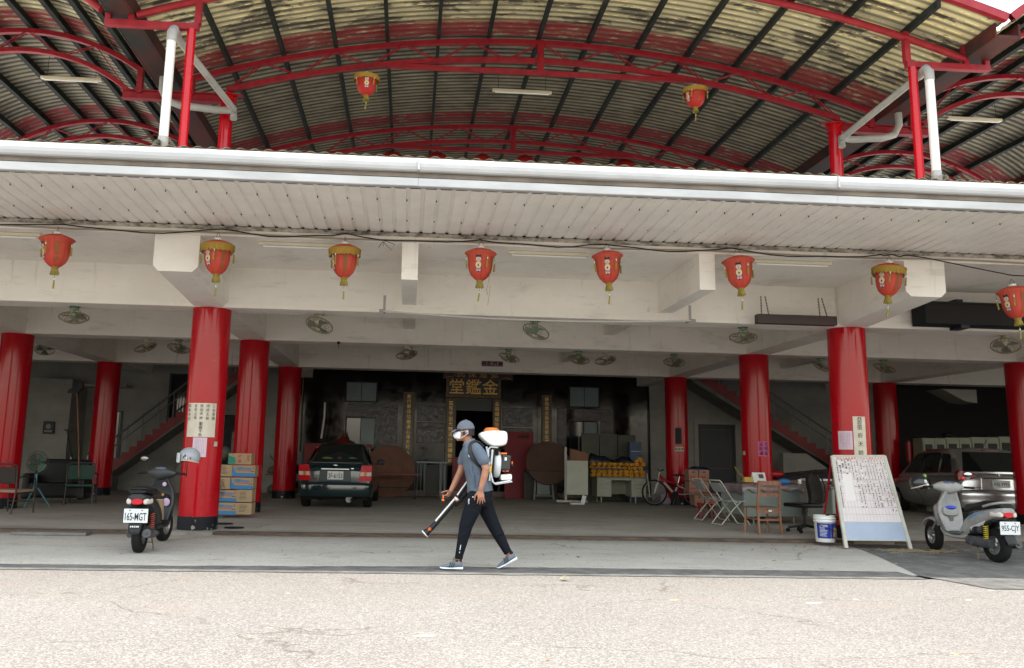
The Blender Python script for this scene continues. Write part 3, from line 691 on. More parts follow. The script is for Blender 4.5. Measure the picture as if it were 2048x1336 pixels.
def make_lantern(text, fringe, bright, name='palace_lantern'):
    r = empty(name)
    b = MB(); b.lathe(LP, 32); b.k = 1; b.cyl((0, 0, -.01), (0, 0, .03), .056, n=20)
    b.k = 2
    for s in (-1, 1): b.tube([(s*.045, 0, .02), (s*.03, 0, .07), (0, 0, .11)], .003, 5)
    body = b.build('lantern_body', [m_lred2 if bright else m_lred, m_wht, m_blk], r)
    b = MB()                                           # seams
    for k in range(8):
        a = 2*pi*k/8+.3; b.tube([((q+.001)*sin(a), -(q+.001)*cos(a), z) for q, z in LP], .0022, 4, caps=False)
    b.build('seam', m_lred2, body)
    b = MB(); b.lathe([(.05, -.445), (.052, -.455), (.044, -.47)], 16)
    for k in range(26):
        a = 2*pi*k/26; a2 = a+.2
        b.add([V((.044*sin(a), -.044*cos(a), -.468)), V((.044*sin(a2), -.044*cos(a2), -.468)), V((.066*sin(a2), -.066*cos(a2), -.545-.012*sin(k*3))), V((.064*sin(a), -.064*cos(a), -.55))], [(0, 1, 2, 3)], False)
    b.build('bottom_fringe', m_tass, r)
    def tassel(x, y, z, lean=0):
        t = MB(); t.k = 0; t.tube([(x, y, z+.075), (x, y, z)], .0018, 4); t.k = 1; t.sph((x, y, z), .009, 8, 6)
        t.k = 2; t.cyl((x, y, z-.008), (x, y, z-.035), .007, n=8); t.k = 0
        t.tube([(x, y, z-.035), (x+lean*.4, y, z-.07), (x+lean, y, z-.15)], [.009, .012, .014], 8)
        t.build('tassel', [m_tass, m_green, m_wht], r)
    for k in range(4):
        a = pi/4+k*pi/2+.62-pi/4; tassel(.245*sin(a), -.245*cos(a), -.15, .01*(k-1.5))
    tassel(.004, 0, -.585, -.015)
    # child figure: a simple painted picture
    f = lp(0); b = MB(); f2 = lp(0, .006); f3 = lp(0, .008); f0 = lp(0, .003)
    b.k = 0; disc(b, f0, 0, -.175, .047, .044); disc(b, f0, 0, -.265, .052, .055); disc(b, f0, 0, -.325, .052, .028)
    b.k = 1; disc(b, f, 0, -.182, .041, .034); b.k = 0; disc(b, f2, 0, -.157, .036, .020, a0=0, a1=pi); disc(b, f2, -.026, -.135, .012, .012); disc(b, f2, .026, -.135, .012, .012)
    b.k = 2; disc(b, f, 0, -.262, .046, .048); b.k = 1; disc(b, f2, 0, -.235, .014, .02)
    b.k = 3; disc(b, f, 0, -.318, .045, .02); b.k = 1; disc(b, f2, -.022, -.335, .018, .011); disc(b, f2, .022, -.335, .018, .011)
    b.k = 0; disc(b, f3, -.014, -.18, .004, .004, 6); disc(b, f3, .014, -.18, .004, .004, 6); b.k = 4; disc(b, f3, 0, -.200, .009, .006, 8)
    b.k = 0; disc(b, f3, 0, -.268, .012, .014, 8)
    b.build('painted_figure', [m_ink, m_skin, m_robe, m_purple, m_lred2], body, fix=False)
    b = MB(); column_text(b, text, lp(rad(74), .007), 0, -.115, .07, .072, bold=.006); b.build('lettering', m_gilt, body, fix=False)
    if fringe:
        b = MB(); random.seed(9); n = 90
        b.lathe([(.253, -.070), (.256, -.082)], 32)
        for k in range(n):
            a = 2*pi*k/n; a2 = a+2*pi/n*.93; L = -.165+random.uniform(-.012, .012); rr = .252-random.uniform(0, .012)
            b.add([V((.252*sin(a), -.252*cos(a), -.08)), V((.252*sin(a2), -.252*cos(a2), -.08)), V((rr*sin(a2), -rr*cos(a2), L)), V((rr*sin(a), -rr*cos(a), L))], [(0, 1, 2, 3)], False)
        b.build('rim_fringe', m_fringe, r)
    return r
L1 = make_lantern('合家平安', False, False); L2 = make_lantern('合家平安', True, False)
L3 = make_lantern('聖蓮慈宮', True, False); L4 = make_lantern('聖蓮慈宮', False, False)
L5 = make_lantern('合家平安', True, True)
row = [(L1, 115, 469, -48, 'leftmost', 'red lantern without gold fringe, hanging leftmost under the eave'),
       (L2, 436, 481, -34, '', 'red lantern with gold fringe hanging right beside the left white beam end'),
       (L3, 690, 489, -66, '', 'gold fringed red lantern hanging between the second lantern and the narrow white beam'),
       (L4, 962, 497, -14, '', 'red lantern with torn gold streamers hanging below it, right of the narrow beam'),
       (L4, 1214, 502, -16, '', 'plain red lantern hanging right of the middle lamp tube, its child wearing a green cap'),
       (L4, 1475, 512, -24, '', 'plain red lantern hanging at the left end of the right lamp tube'),
       (L3, 1778, 527, -60, '', 'gold fringed red lantern hanging in front of the beam above the right red column'),
       (L4, 2025, 573, -74, '', 'red lantern hanging lowest, from the sagging cable at the right edge')]
used = set(); YL = 11.05; lan_x = []
for proto, u, v, ang, _, lab in row:
    o = proto if id(proto) not in used else copy_tree(proto); used.add(id(proto))
    p = atY(u, v, YL); o.location = p; o.rotation_euler = (rad(random.uniform(-3, 3)), rad(random.uniform(-4, 4)), rad(ang)); o.scale = (random.uniform(.86, .91), random.uniform(.86, .91), random.uniform(.98, 1.04)); lan_x.append(p)
    tag(o, lab, 'lantern', 'red lanterns hanging under the eave')
    if 'streamers' in lab: torn = (o, ang)
for o, ang in (torn,):
        b = MB(); b.X = M.Rotation(-rad(ang), 4, 'Z')
        b.tube([(.14, -.1, -.36), (.13, -.1, -.47), (.11, -.1, -.56), (.155, -.1, -.53), (.15, -.1, -.60), (.13, -.1, -.80)], [.016, .02, .012, .02, .016, .010], 6, rz=.003)
        b.tube([(.10, -.1, -.56), (.12, -.1, -.65)], [.016, .02], 6, rz=.004)
        b.build('torn_streamer', m_fringe, o)
for k, (u, v, ang, lab) in enumerate(((734, 148, 4, 'small gold fringed lantern with a painted child, hung from the left of the roof truss'), (1390, 173, -70, 'small gold fringed lantern with gold lettering, hung from the right of the roof truss'))):
    o = L5 if k == 0 else copy_tree(L5)
    o.location = atY(u, v, 13.4); o.scale = (.86,)*3; o.rotation_euler = (0, 0, rad(ang)); tag(o, lab, 'lantern', 'lanterns hanging from the roof truss')
b = MB(); b.lathe([(.01, 0), (.08, -.01), (.18, -.06), (.24, -.15), (.25, -.22), (.22, -.30), (.12, -.38), (.02, -.40)], 20); b.cyl((0, 0, 0), (0, 0, .55), .006, n=6); b.cyl((0, 0, -.02), (0, 0, .02), .05, n=12)
rl = b.build('round_lantern', m_lred2)
for k, (u, v) in enumerate(((785, 303), (875, 305), (965, 309), (1050, 311), (1150, 315), (1250, 320))):
    o = rl if k == 0 else rl.copy()
    if k: COL.objects.link(o)
    o.location = atY(u, v, 19.); tag(o, '%s of the six round red lanterns peeking above the gutter' % ('leftmost', 'second from left', 'third from left', 'third from right', 'second from right', 'rightmost')[k], 'lantern', 'round lanterns behind the gutter')

# ================================================================== orbit fans
m_fgreen = mat('faded_green_enamel', (.20, .24, .13), .5, var=.3, scale=12)
m_fcream = mat('cream_enamel', (.42, .38, .28), .5, var=.2, scale=12)
m_cage = mat('rusty_fan_wire', (.10, .08, .05), .6, col2=(.22, .17, .10), scale=30)
m_fteal = mat('teal_mount_plate', (.05, .16, .17), .5)
m_blade = mat('grey_fan_blade', (.16, .16, .12), .5); m_bladeg = mat('pale_green_fan_blade', (.20, .28, .20), .5)
def make_fan(body, blade, R=.225):
    r = empty('orbit_fan')
    b = MB(); b.cyl((0, 0, -.015), (0, 0, 0), .085, n=20); b.build('mount_plate', m_fteal if body is m_fgreen else m_fcream, r)
    b = MB(); b.lathe([(.03, -.015), (.06, -.02), (.05, -.05), (.025, -.065)], 16)
    for s in (-1, 1): b.tube([(s*.05, 0, -.03), (s*.065, 0, -.08), (s*.04, 0, -.13)], .010, 6)
    b.sph((0, .01, -.135), (.052, .06, .052), 14, 10); b.tube([(.04, .02, -.03), (.09, .03, -.06), (.075, .03, -.12), (.03, .02, -.14)], .004, 5)
    b.build('motor', body, r)
    rot = M.Translation((0, -.02, -.185)) @ M.Rotation(rad(28), 4, 'X')
    b = MB(); b.X = rot; w = .0032
    for rr, z in ((R, 0), (R*.995, .02), (R*.62, -.052), (R*.28, -.07)): b.tube([(rr*cos(2*pi*i/28), rr*sin(2*pi*i/28), z) for i in range(28)], w if rr < R*.99 else w*1.5, 5, closed=True)
    for k in range(18):
        a = 2*pi*k/18; b.tube([(R*q*cos(a+tw), R*q*sin(a+tw), z) for q, z, tw in ((.15, -.072, 0), (.4, -.068, .1), (.7, -.046, .2), (1, 0, .26), (.8, .045, .2), (.3, .06, 0))], w*.75, 4)
    b.build('cage', m_cage, r)
    b = MB(); b.X = rot; b.cyl((0, 0, -.035), (0, 0, .04), .035, n=14)
    for k in range(3):
        a = 2*pi*k/3+.5
        def bl(s, t_, a=a): 
            q = .04+(R*.86-.04)*s; an = a+(t_-.5)*(1.15-.2*s); return V((q*cos(an), q*sin(an), -.018+.036*t_))
        b.grid(bl, 6, 6)
    b.build('fan_blade', blade, r, fix=False)
    return r
F1 = make_fan(m_fgreen, m_blade); F2 = make_fan(m_fcream, m_blade); F3 = make_fan(m_fgreen, m_bladeg)
fans = [(F1, -5.39, Y1+.1, 20, 'green ceiling fan under the front beam, left of the left front column'), (F2, -1.51, Y1+.1, 150, 'cream ceiling fan under the front beam, right of the left front column'),
        (F3, 2.05, Y1+.1, 130, 'green ceiling fan with pale green blades under the middle of the front beam'), (F1, 5.59, Y1+.1, -20, 'green ceiling fan under the front beam, below the brown sign box'),
        (F2, 10.22, Y1+.1, 140, 'cream ceiling fan under the front beam below the black sign box'),
        (F2, -5.41, Y2+.1, -30, 'cream ceiling fan under the second beam at the left, paired with a green one'), (F1, -4.77, Y2+.1, 40, 'green ceiling fan under the second beam touching the left front column in view'),
        (F2, -.07, Y2+.1, -25, 'cream ceiling fan under the second beam, above the dark car'), (F1, 2.07, Y2+.1, 30, 'green ceiling fan under the second beam, above the pink four letter strip'),
        (F1, 3.56, Y2+.1, 10, 'green ceiling fan, left one of the close pair under the second beam'), (F2, 4.15, Y2+.1, -35, 'cream ceiling fan, right one of the close pair under the second beam'),
        (F1, 5.63, Y2+.1, -10, 'green ceiling fan under the second beam, left of the second row column'), (F1, 8.87, Y2+.1, 60, 'green ceiling fan under the second beam, half behind the right front column'),
        (F1, 10.27, Y2+.1, 15, 'green ceiling fan under the second beam, right of the right front column'), (F2, -9.0, 21.2, 200, 'cream ceiling fan in the dark behind the leftmost column')]
used = set()
for pr, x, y, a, lab in fans:
    o = pr if id(pr) not in used else copy_tree(pr); used.add(id(pr)); z = ZB if y < 20 else 3.74
    o.location = (x, y, z); o.rotation_euler = (0, 0, rad(a)); tag(o, lab, 'ceiling fan', 'ceiling fans under the beams')
# ================================================================== lamp tubes
m_tube = mat('lamp_tube_cream', (.62, .58, .46), .4)
def tubelamp(x0, x1, y, z, hang=0):
    r = empty('tube_lamp', ((x0+x1)/2, y, z)); L = (x1-x0)/2
    b = MB(); b.prism([(-.035, 0), (.035, 0), (.026, .045), (-.026, .045)], -L, L, 'yz'); b.build('lamp_housing', m_tube, r)
    b = MB(); b.cyl((-L+.05, 0, -.014), (L-.05, 0, -.014), .0135, n=10); b.build('tube', m_wht, r)
    if hang:
        b = MB()
        for s in (-.8, .8): b.cyl((s*L, 0, .045), (s*L, 0, .045+hang), .004, n=5)
        b.build('suspension_wire', m_blk, r)
    return r
for x0, x1, lab in ((-6.27, -5.09, 'cream lamp tube on the ceiling at the left edge'), (-2.14, -.96, 'cream lamp tube left of the third lantern'), (1.34, 2.5, 'cream lamp tube between the two plain lanterns in the middle'), (4.9, 6.06, 'cream lamp tube right of the sixth lantern, under the ceiling')):
    tag(tubelamp(x0, x1, 11.5, 4.03), lab, 'lamp', 'lamp tubes')
for u0, v0, u1, lab, zz in ((985, 182, 1103, 'cream lamp tube hanging under the middle vault', 7.85), (82, 157, 203, 'cream lamp tube hanging under the left vault', 7.4), (1895, 238, 2003, 'cream lamp tube hanging under the right vault', 7.4)):
    p = atZ(u0, v0, zz); q = atY(u1, v0+4, p.y); tag(tubelamp(p.x, q.x, p.y, zz, .45), lab, 'lamp', 'lamp tubes')
# ================================================================== cables, conduit, rod, signs on the beam
b = MB(); pts = []
xs = [-12]+[p.x for p in lan_x[:7]]+[7.05]
for a, c_ in zip(xs, xs[1:]):
    for k in range(8):
        t_ = k/8; pts.append((a+(c_-a)*t_, YE-.06+.01*sin(a*3+k), 4.155-.11*4*t_*(1-t_)*min(1, (c_-a)/3)-.012*sin(k*1.3+a)))
pts += [(7.05, YE-.07, 4.15), (7.3, 11.2, 4.12), (7.9, 11.1, 3.98), (8.46, 11.05, 3.87), (9.3, 11.05, 3.86), (10.5, 11.1, 4.0), (14, 11.2, 4.15)]
b.tube(pts, .009, 5); tag(b.build('lantern_cable', m_blk), 'black cable strung along the ceiling edge above the lanterns', 'cable')
b = MB(); b.tube([(-14+.5*i, YE-.035, 4.108+.012*sin(i*.9)) for i in range(60)], .012, 6); tag(b.build('conduit', mat('tan_conduit', (.33, .28, .20), .6)), 'thin tan conduit running along the lower ceiling edge', 'conduit')
b = MB(); b.tube([(.32, YE-.07, 4.1), (.30, YE-.09, 4.0)], .003, 5); b.tube([(.30, YE-.09, 4.06), (.42, YE-.09, 3.95), (.46, YE-.09, 4.03), (.32, YE-.09, 4.08)], .004, 5); b.tube([(.3, YE-.09, 4.07), (.24, YE-.09, 3.98)], .004, 5)
o = b.build('hanging_wire_loop', m_blk); o.location = (-.72, 0, 0); tag(o, 'loose wire loop dangling from the ceiling edge by the third lantern', 'wire')
r = empty('hanging_rod', (2.02, 13.0, 3.41), 0, 'long thin white rod hung below the front beam, sagging in the middle', 'rod')
b = MB(); b.tube([(-2.5+.25*i, 0, -.075*(1-((i-10)/10)**2)) for i in range(21)], .014, 8); b.build('rod', mat('old_white_rod', (.5, .49, .46), .5), r)
for s in (-1, 1):
    b = MB(); b.bb((s*2.45-.02, .02, -.03), (s*2.45+.02, .03, .25)); b.cyl((s*2.45, .02, 0), (s*2.45, .24, 0), .012, n=6); b.cyl((s*2.46, 0, 0), (s*2.53, 0, 0), .024, n=10); b.build('bracket', m_pvc, r)
p0 = atY(1512, 629, 12.95); p1 = atY(1671, 652, 12.95)
r = empty('sign_box', ((p0.x+p1.x)/2, 12.95, p1.z), 0, 'long brown sign box hung on chains on the beam left of the right column', 'sign'); L = (p1.x-p0.x)/2
b = MB(); b.box((0, 0, .075), (2*L, .14, .15), bev=.01); b.build('sign_case', mat('brown_sign_case', (.035, .018, .016), .5, var=.2), r)
b = MB()
for x, dx in ((-L+.10, .0), (-L+.22, -.05), (L-.24, -.02), (L-.12, -.08)):
    for k in range(7): b.cyl((x+dx*k/7, .02, .15+k*.045), (x+dx*(k+1)/7, .02, .15+k*.045+.03), .012, n=5)
    b.tube([(x, .02, .15), (x+dx, .02, .46)], .006, 4)
b.build('chain', m_cage, r)
p0 = atY(1848, 602, 12.85); p1 = atY(2120, 655, 12.85)
r = empty('sign_box', ((p0.x+p1.x)/2, 12.85, p1.z), 0, 'large black sign box on the beam at the right edge', 'sign'); L = (p1.x-p0.x)/2; H = p0.z-p1.z
b = MB(); b.bb((-L, -.02, 0), (L, .36, .03)); b.bb((-L, -.02, H-.03), (L, .36, H)); b.bb((-L, -.02, .03), (-L+.04, .36, H-.03)); b.bb((L-.04, -.02, .03), (L, .36, H-.03)); b.bb((-L+.04, .2, .03), (L-.04, .22, H-.03)); b.build('sign_case', mat('black_sign_frame', (.006, .009, .011), .6, spec=.2), r)
b = MB(); b.bb((-L+.041, .0, .031), (L-.041, .015, H-.031)); b.build('display_face', mat('brown_display', (.016, .012, .011), .6, spec=.15), r)
b = MB(); b.bb((-L+.55, .0, H), (-L+.66, .3, H+.05)); b.bb((-L+.6, .0, -.06), (-L+.75, .3, 0)); b.build('mounting_lug', m_blk, r)
# small switches on beam
for k, (u, v) in enumerate(((845, 607), (1299, 621))):
    p = atY(u, v, Y1-.29); b = MB(); b.box((0, 0, 0), (.055, .03, .05), bev=.006); b.cyl((0, -.01, .02), (0, -.01, .08), .004, n=5)
    tag(b.build('wall_hook', m_wht, None, p), 'small white fitting on the front beam, %s the fourth lantern' % ('left of', 'right of')[k], 'fitting', 'fittings on the front beam')
p = atY(677, 688, Y2-.3); b = MB(); b.cyl((0, 0, 0), (0, 0, .05), .03, n=10); b.tube([(0, 0, 0), (0, 0, -.05), (.02, 0, -.09)], .006, 5); tag(b.build('ceiling_hook', m_blk, None, p), 'small black hook under the second beam above the dark car', 'hook')

# ================================================================== plaques and couplets on the facade
YP = YW-.11
def plaque(u0, v0, u1, v1, y, lab, name, frame=.05, depth=.05, fm=None, bm_=None):
    a = atY(u0, v0, y); c = atY(u1, v1, y); z0, z1 = c.z, a.z
    r = empty(name, ((a.x+c.x)/2, y, z0), 0, lab, 'plaque'); w = (c.x-a.x)/2; h = z1-z0
    b = MB(); b.bb((-w+frame*.8, 0, frame*.8), (w-frame*.8, depth-.01, h-frame*.8)); b.build('board', bm_ or mat('black_lacquer', (.010, .009, .008), .3), r)
    b = MB(); b.bb((-w, -.012, 0), (w, depth, frame)); b.bb((-w, -.012, h-frame), (w, depth, h)); b.bb((-w, -.012, frame), (-w+frame, depth, h-frame)); b.bb((w-frame, -.012, frame), (w, depth, h-frame))
    b.build('frame', fm or m_gold2, r)
    return r, w, h
r, w, h = plaque(893, 742, 1001.5, 797, YP, 'black name plaque with three large gold characters over the doorway', 'name_plaque', .07)
b = MB()
for i, ch in enumerate('堂鑑金'):
    vs, fs = glyphs(ch, .50, bold=.008); b.add([V((v.x-w+.07+(2*w-.14)*(i+.5)/3, -.008, v.y+.345)) for v in vs], fs, False)
b.build('lettering', m_gold, r, fix=False)
a = atY(886, 741, YP-.25); c = atY(1026, 760.5, YP-.25)
r = empty('banner_board', ((a.x+c.x)/2, YP-.25, c.z), 0, 'dark red board with gold characters and gilt corner ornaments, hung over the name plaque', 'plaque'); w = (c.x-a.x)/2; h = a.z-c.z
b = MB(); b.bb((-w, 0, 0), (w, .04, h)); b.build('board', mat('maroon_lacquer', (.045, .006, .006), .4), r)
b = MB()
for i, ch in enumerate('民保道弘'):
    vs, fs = glyphs(ch, .27, bold=-.002); b.add([V((v.x-w+.55+.34*i, -.006, v.y+.17)) for v in vs], fs, False)
for i in range(3): b.box((-w+.36, -.004, .10+i*.06), (.02, .006, .025))
for s in (-1, 1):
    b.tube([(s*(w-.05), -.008, .03), (s*(w-.12), -.008, .05), (s*(w-.08), -.008, .12), (s*(w-.15), -.008, .18), (s*(w-.09), -.008, .24), (s*(w-.03), -.008, .20)], [.02, .03, .035, .03, .02, .012], 6, rz=.006)
    b.tube([(s*(w-.10), -.008, .03), (s*(w-.22), -.008, .07), (s*(w-.32), -.008, .04)], [.02, .022, .004], 6, rz=.006)
b.build('gilt_ornament', m_gold, r, fix=False)
def couplet(u0, v0, u1, v1, txt, lab, y=YP):
    r, w, h = plaque(u0, v0, u1, v1, y, lab, 'couplet_board', .035)
    b = MB(); n = len(txt); p = (h-.1)/n
    column_text(b, txt, lambda x, z: V((x, -.004, z)), 0, h-.05, p, min(.155, p*.9), bold=.008); b.build('lettering', m_gold, r, fix=False); return r
couplet(807, 784, 826, 934, '善行常存功德滿心淨方可入佛門', 'gilt framed couplet board leftmost on the facade, above the leaning round table')
couplet(892, 797, 910, 931, '鑑育宇宙天體運行旋轉乾坤', 'gilt framed couplet board at the left side of the doorway')
couplet(986, 799, 1001, 931, '金碧輝煌陵殿顯耀護庇萬民', 'gilt framed couplet board at the right side of the doorway, partly behind the sprayer tank')
couplet(1084, 790, 1103, 920, '靜觀萬念皆空思安念佛來自在', 'gilt framed couplet board above the round table right of the doorway')
couplet(1305, 796, 1323, 921, '神光耀宇宙眾生輸誠', 'gilt framed couplet board rightmost on the facade beside a red column')
p = atY(600, 738, YP); b = MB(); b.bb((0, 0, 0), (.03, .03, 2.4)); tag(b.build('gilt_strip', m_gold2, None, (p.x+.1, YP, 1.2)), 'narrow gilt strip beside the third red column at the left of the facade', 'trim')
# pink four letter strip on the third beam
a = atY(963, 721.5, Y3-.295); c = atY(1006, 733.5, Y3-.295); b = MB(); b.bb((a.x, Y3-.296, c.z), (c.x, Y3-.286, a.z)); o = b.build('paper_strip', mat('dusty_pink_paper', (.36, .20, .22), .8, var=.1)); tag(o, 'dusty pink paper strip with four black characters on the third beam', 'notice')
b = MB()
for i, ch in enumerate('赫顯威神'):
    vs, fs = glyphs(ch, .125, bold=.03); b.add([V((v.x+a.x+(c.x-a.x)*(i+.5)/4, Y3-.2975, v.y+(a.z+c.z)/2)) for v in vs], fs, False)
b.build('lettering', m_ink, o, fix=False)
# ================================================================== papers on the round columns
def cyl_hit(u, v, cx, cy, r):
    d = CF*_F+(u-CCX)*_R-(v-CCY)*_U; ox, oy = -cx, -cy
    A = d.x*d.x+d.y*d.y; B = 2*(ox*d.x+oy*d.y); C_ = ox*ox+oy*oy-r*r; t_ = (-B-sqrt(max(0, B*B-4*A*C_)))/(2*A)
    x, y, z = d.x*t_, d.y*t_, CH+d.z*t_; return atan2(x-cx, -(y-cy)), z
def on_column(name, lab, cx, cy, u0, v0, u1, v1, m_, curl=.0, cat='notice', thick=.002):
    R = .302; a0, z1 = cyl_hit(u0, (v0+v1)/2, cx, cy, R)[0], cyl_hit((u0+u1)/2, v0, cx, cy, R)[1]; a1, z0 = cyl_hit(u1, (v0+v1)/2, cx, cy, R)[0], cyl_hit((u0+u1)/2, v1, cx, cy, R)[1]
    am = (a0+a1)/2; zm = (z0+z1)/2
    def P(x, z, o=.002): a = am+x/R; q = R+o; return V((q*sin(a), -q*cos(a), z-zm))
    w = (a1-a0)*R
    b = MB(); b.grid(lambda s, t_: P(-w/2+w*s, z0+(z1-z0)*t_, .002+curl*(1-t_)**3*abs(sin(s*3))), 12, 6)
    b.grid(lambda s, t_: P(-w/2+w*s, z0+(z1-z0)*t_, .0005), 12, 2)
    o = b.build(name, m_, None, (cx, cy, zm), fix=False); tag(o, lab, cat)
    return o, P, w, z0, z1
m_paper = mat('cream_poster_paper', (.62, .56, .46), .8, var=.08, scale=6); m_pinkp = mat('pale_pink_paper', (.62, .48, .56), .8, var=.06); m_mag = mat('magenta_paper', (.62, .11, .30), .7)
o, P, w, z0, z1 = on_column('poster', 'cream poster with hand brushed black characters on the left front column', XB, Y1, 376, 806, 431, 874, m_paper, .008)
b = MB(); n_ = 5
for i, s_ in enumerate(('關聖帝君', '玄天上帝', '張府天師', '四府王爺', '三世菩薩')):
    xx = (-.40+.195*i+(-.02 if i == 0 else .025))*w; column_text(b, s_, lambda x, z: P(x, z, .012), xx, z1-.012, .062 if i else .066, .050, bold=0)
column_text(b, '聖誕千秋', lambda x, z: P(x, z, .012), .02*w, z1-.285, .058, .056, bold=.004); b.build('lettering', m_ink, o, fix=False)
o, P, w, z0, z1 = on_column('paper_sheet', 'small pale pink sheet below the poster on the left front column', XB, Y1, 385, 875, 413, 914, m_pinkp)
def scribble(o, P, w, z0, z1, nc, m_, seed, inset=.15, ch=.012):
    random.seed(seed); b = MB()
    for i in range(nc):
        x = -w/2+w*(inset+(1-2*inset)*(i+.5)/nc); z = z1-.03; L = random.uniform(.5, 1)
        while z > z0+.03+(1-L)*(z1-z0)*.7:
            h = random.uniform(.4, .9)*ch; ww = random.uniform(.35, .8)*ch*.6
            b.add([P(x-ww, z, .004), P(x+ww, z-.2*h, .004), P(x+ww, z-h, .004), P(x-ww, z-h*.8, .004)], [(0, 1, 2, 3)], False); z -= ch*1.25
    b.build('fine_print', m_, o, fix=False)
scribble(o, P, w, z0, z1, 6, mat('grey_print', (.22, .18, .22), .8), 2)
o, P, w, z0, z1 = on_column('poster', 'tall cream strip with six brushed characters on the right front column', XC, Y1, 1707.5, 833, 1732, 925, m_paper)
b = MB(); cs = [(c_, z_) for c_, z_ in zip('恭祝張府天師', (.035, .095, .165, .29, .425, .56))]
for ch, dz in cs:
    vs, fs = glyphs(ch, .088, bold=0); b.add([P(v.x, z1-dz*1.02-.01+v.y, .005) for v in vs], fs, False)
b.build('lettering', m_ink, o, fix=False)
o, P, w, z0, z1 = on_column('paper_sheet', 'pale pink sheet left of the tall cream strip on the right front column', XC, Y1, 1677, 862, 1705.5, 899, m_pinkp); scribble(o, P, w, z0, z1, 7, mat('grey_print'), 4)
o, P, w, z0, z1 = on_column('paper_sheet', 'magenta sheet with six black characters on a second row column', XC, Y2, 1516.5, 882.5, 1536.5, 912.5, m_mag)
b = MB(); column_text(b, '光明燈', lambda x, z: P(x, z, .005), .25*w, z1-.005, .097, .088, bold=.02); column_text(b, '登記處', lambda x, z: P(x, z, .005), -.23*w, z1-.005, .097, .088, bold=.02); b.build('lettering', m_ink, o, fix=False)
o, P, w, z0, z1 = on_column('wall_niche', 'black letter slot in the red column behind the bicycle', XC, Y3, 1350.5, 855.5, 1363, 888, m_blk, cat='slot')
o, P, w, z0, z1 = on_column('label_strip', 'three small cream label plates on the red column behind the bicycle', XC, Y3, 1350, 893.5, 1367, 902.5, m_paper, cat='label')
b = MB(); 
for i, ch in enumerate('服務處'):
    vs, fs = glyphs(ch, .06, bold=.02); b.add([P(v.x+w*(i-1)/3, (z0+z1)/2+v.y, .005) for v in vs], fs, False)
b.build('lettering', m_ink, o, fix=False)
for cx, cy, u, v, lab in ((XB, Y1, 443 if 0 else 436.5, 888, 'small cream switch on the right side of the left front column'), (XC, Y2, 1488, 906, 'small cream switch on the second row column under the magenta sheet')):
    a, z = cyl_hit(u-(6 if cx < 0 else -1), v, cx, cy, .302); b = MB(); b.box((0, 0, 0), (.05, .03, .075), bev=.006)
    o = b.build('switch', m_fcream, None, (cx+.31*sin(a), cy-.31*cos(a), z)); o.rotation_euler = (0, 0, a); tag(o, lab, 'switch')
# ================================================================== things on the floor
def G(u, v, z=0.): return atZ(u, v, z)
m_grey = mat('grey_enamel', (.16, .18, .17), .45, var=.12, scale=5); m_beige = mat('beige_enamel', (.36, .36, .29), .45, var=.08, scale=4)
m_blackpl = mat('black_plastic', (.009, .010, .012), .4, spec=.3); m_rub = mat('black_rubber', (.009, .009, .009), .8, spec=.25)
m_chrome = mat('chrome', (.62, .62, .62), .14, 1.); m_alum = mat('cast_aluminium', (.30, .30, .29), .4, .7, var=.2, scale=20)
m_wood = mat('worn_brown_wood', (.20, .085, .045), .55, col2=(.30, .15, .085), scale=5, stretch=(4, 4, .8))
m_mdf = mat('brown_board', (.13, .058, .036), .7, col2=(.19, .085, .055), scale=4)
m_card = mat('brown_cardboard', (.38, .27, .16), .8, var=.12, scale=5)
m_vinyl = mat('black_vinyl', (.008, .008, .009), .4, spec=.3, bump=.1, bscale=60)
# --- left: armchairs, standing fan, sofa, brooms
def armchair(name, loc, rz, seatm, framem, lab, backm=None):
    r = empty(name, loc, rz, lab, 'armchair')
    for s in (-1, 1):
        b = MB(); x = s*.27
        b.tube([(x, -.26, 0), (x, -.25, .42), (x, -.24, .60), (x, -.18, .655), (x, .10, .66), (x, .22, .64)], .014); b.tube([(x, .32, 0), (x, .24, .42), (x, .27, .85)], .014)
        b.tube([(x, -.25, .38), (x, .25, .36)], .012); b.build('side_frame', framem, r)
    b = MB(); b.tube([(-.27, .27, .85), (-.2, .275, .88), (.2, .275, .88), (.27, .27, .85)], .014); b.tube([(-.27, -.25, .38), (.27, -.25, .38)], .012); b.tube([(-.27, -.255, .2), (.27, -.255, .2)], .010); b.build('cross_bar', framem, r)
    b = MB(); b.box((0, 0, .40), (.50, .50, .05), bev=.02); b.build('seat', seatm, r)
    b = MB(); b.box((0, .26, .68), (.50, .03, .30), M.Rotation(rad(-6), 3, 'X'), bev=.015); b.build('backrest', backm or seatm, r)
    return r
armchair('armchair', G(20, 1026), rad(165), mat('tan_cushion', (.36, .24, .17), .8, var=.1), mat('dark_brown_tube', (.025, .018, .016), .4), 'dark tube armchair with a tan seat, cut by the left edge', mat('dark_webbing_back', (.03, .02, .017), .7))
armchair('armchair', G(160, 1008), rad(-168), mat('dark_green_seat', (.015, .055, .04), .6), mat('dark_grey_tube', (.03, .03, .034), .4), 'dark tube armchair with a green seat, right of the standing fan')
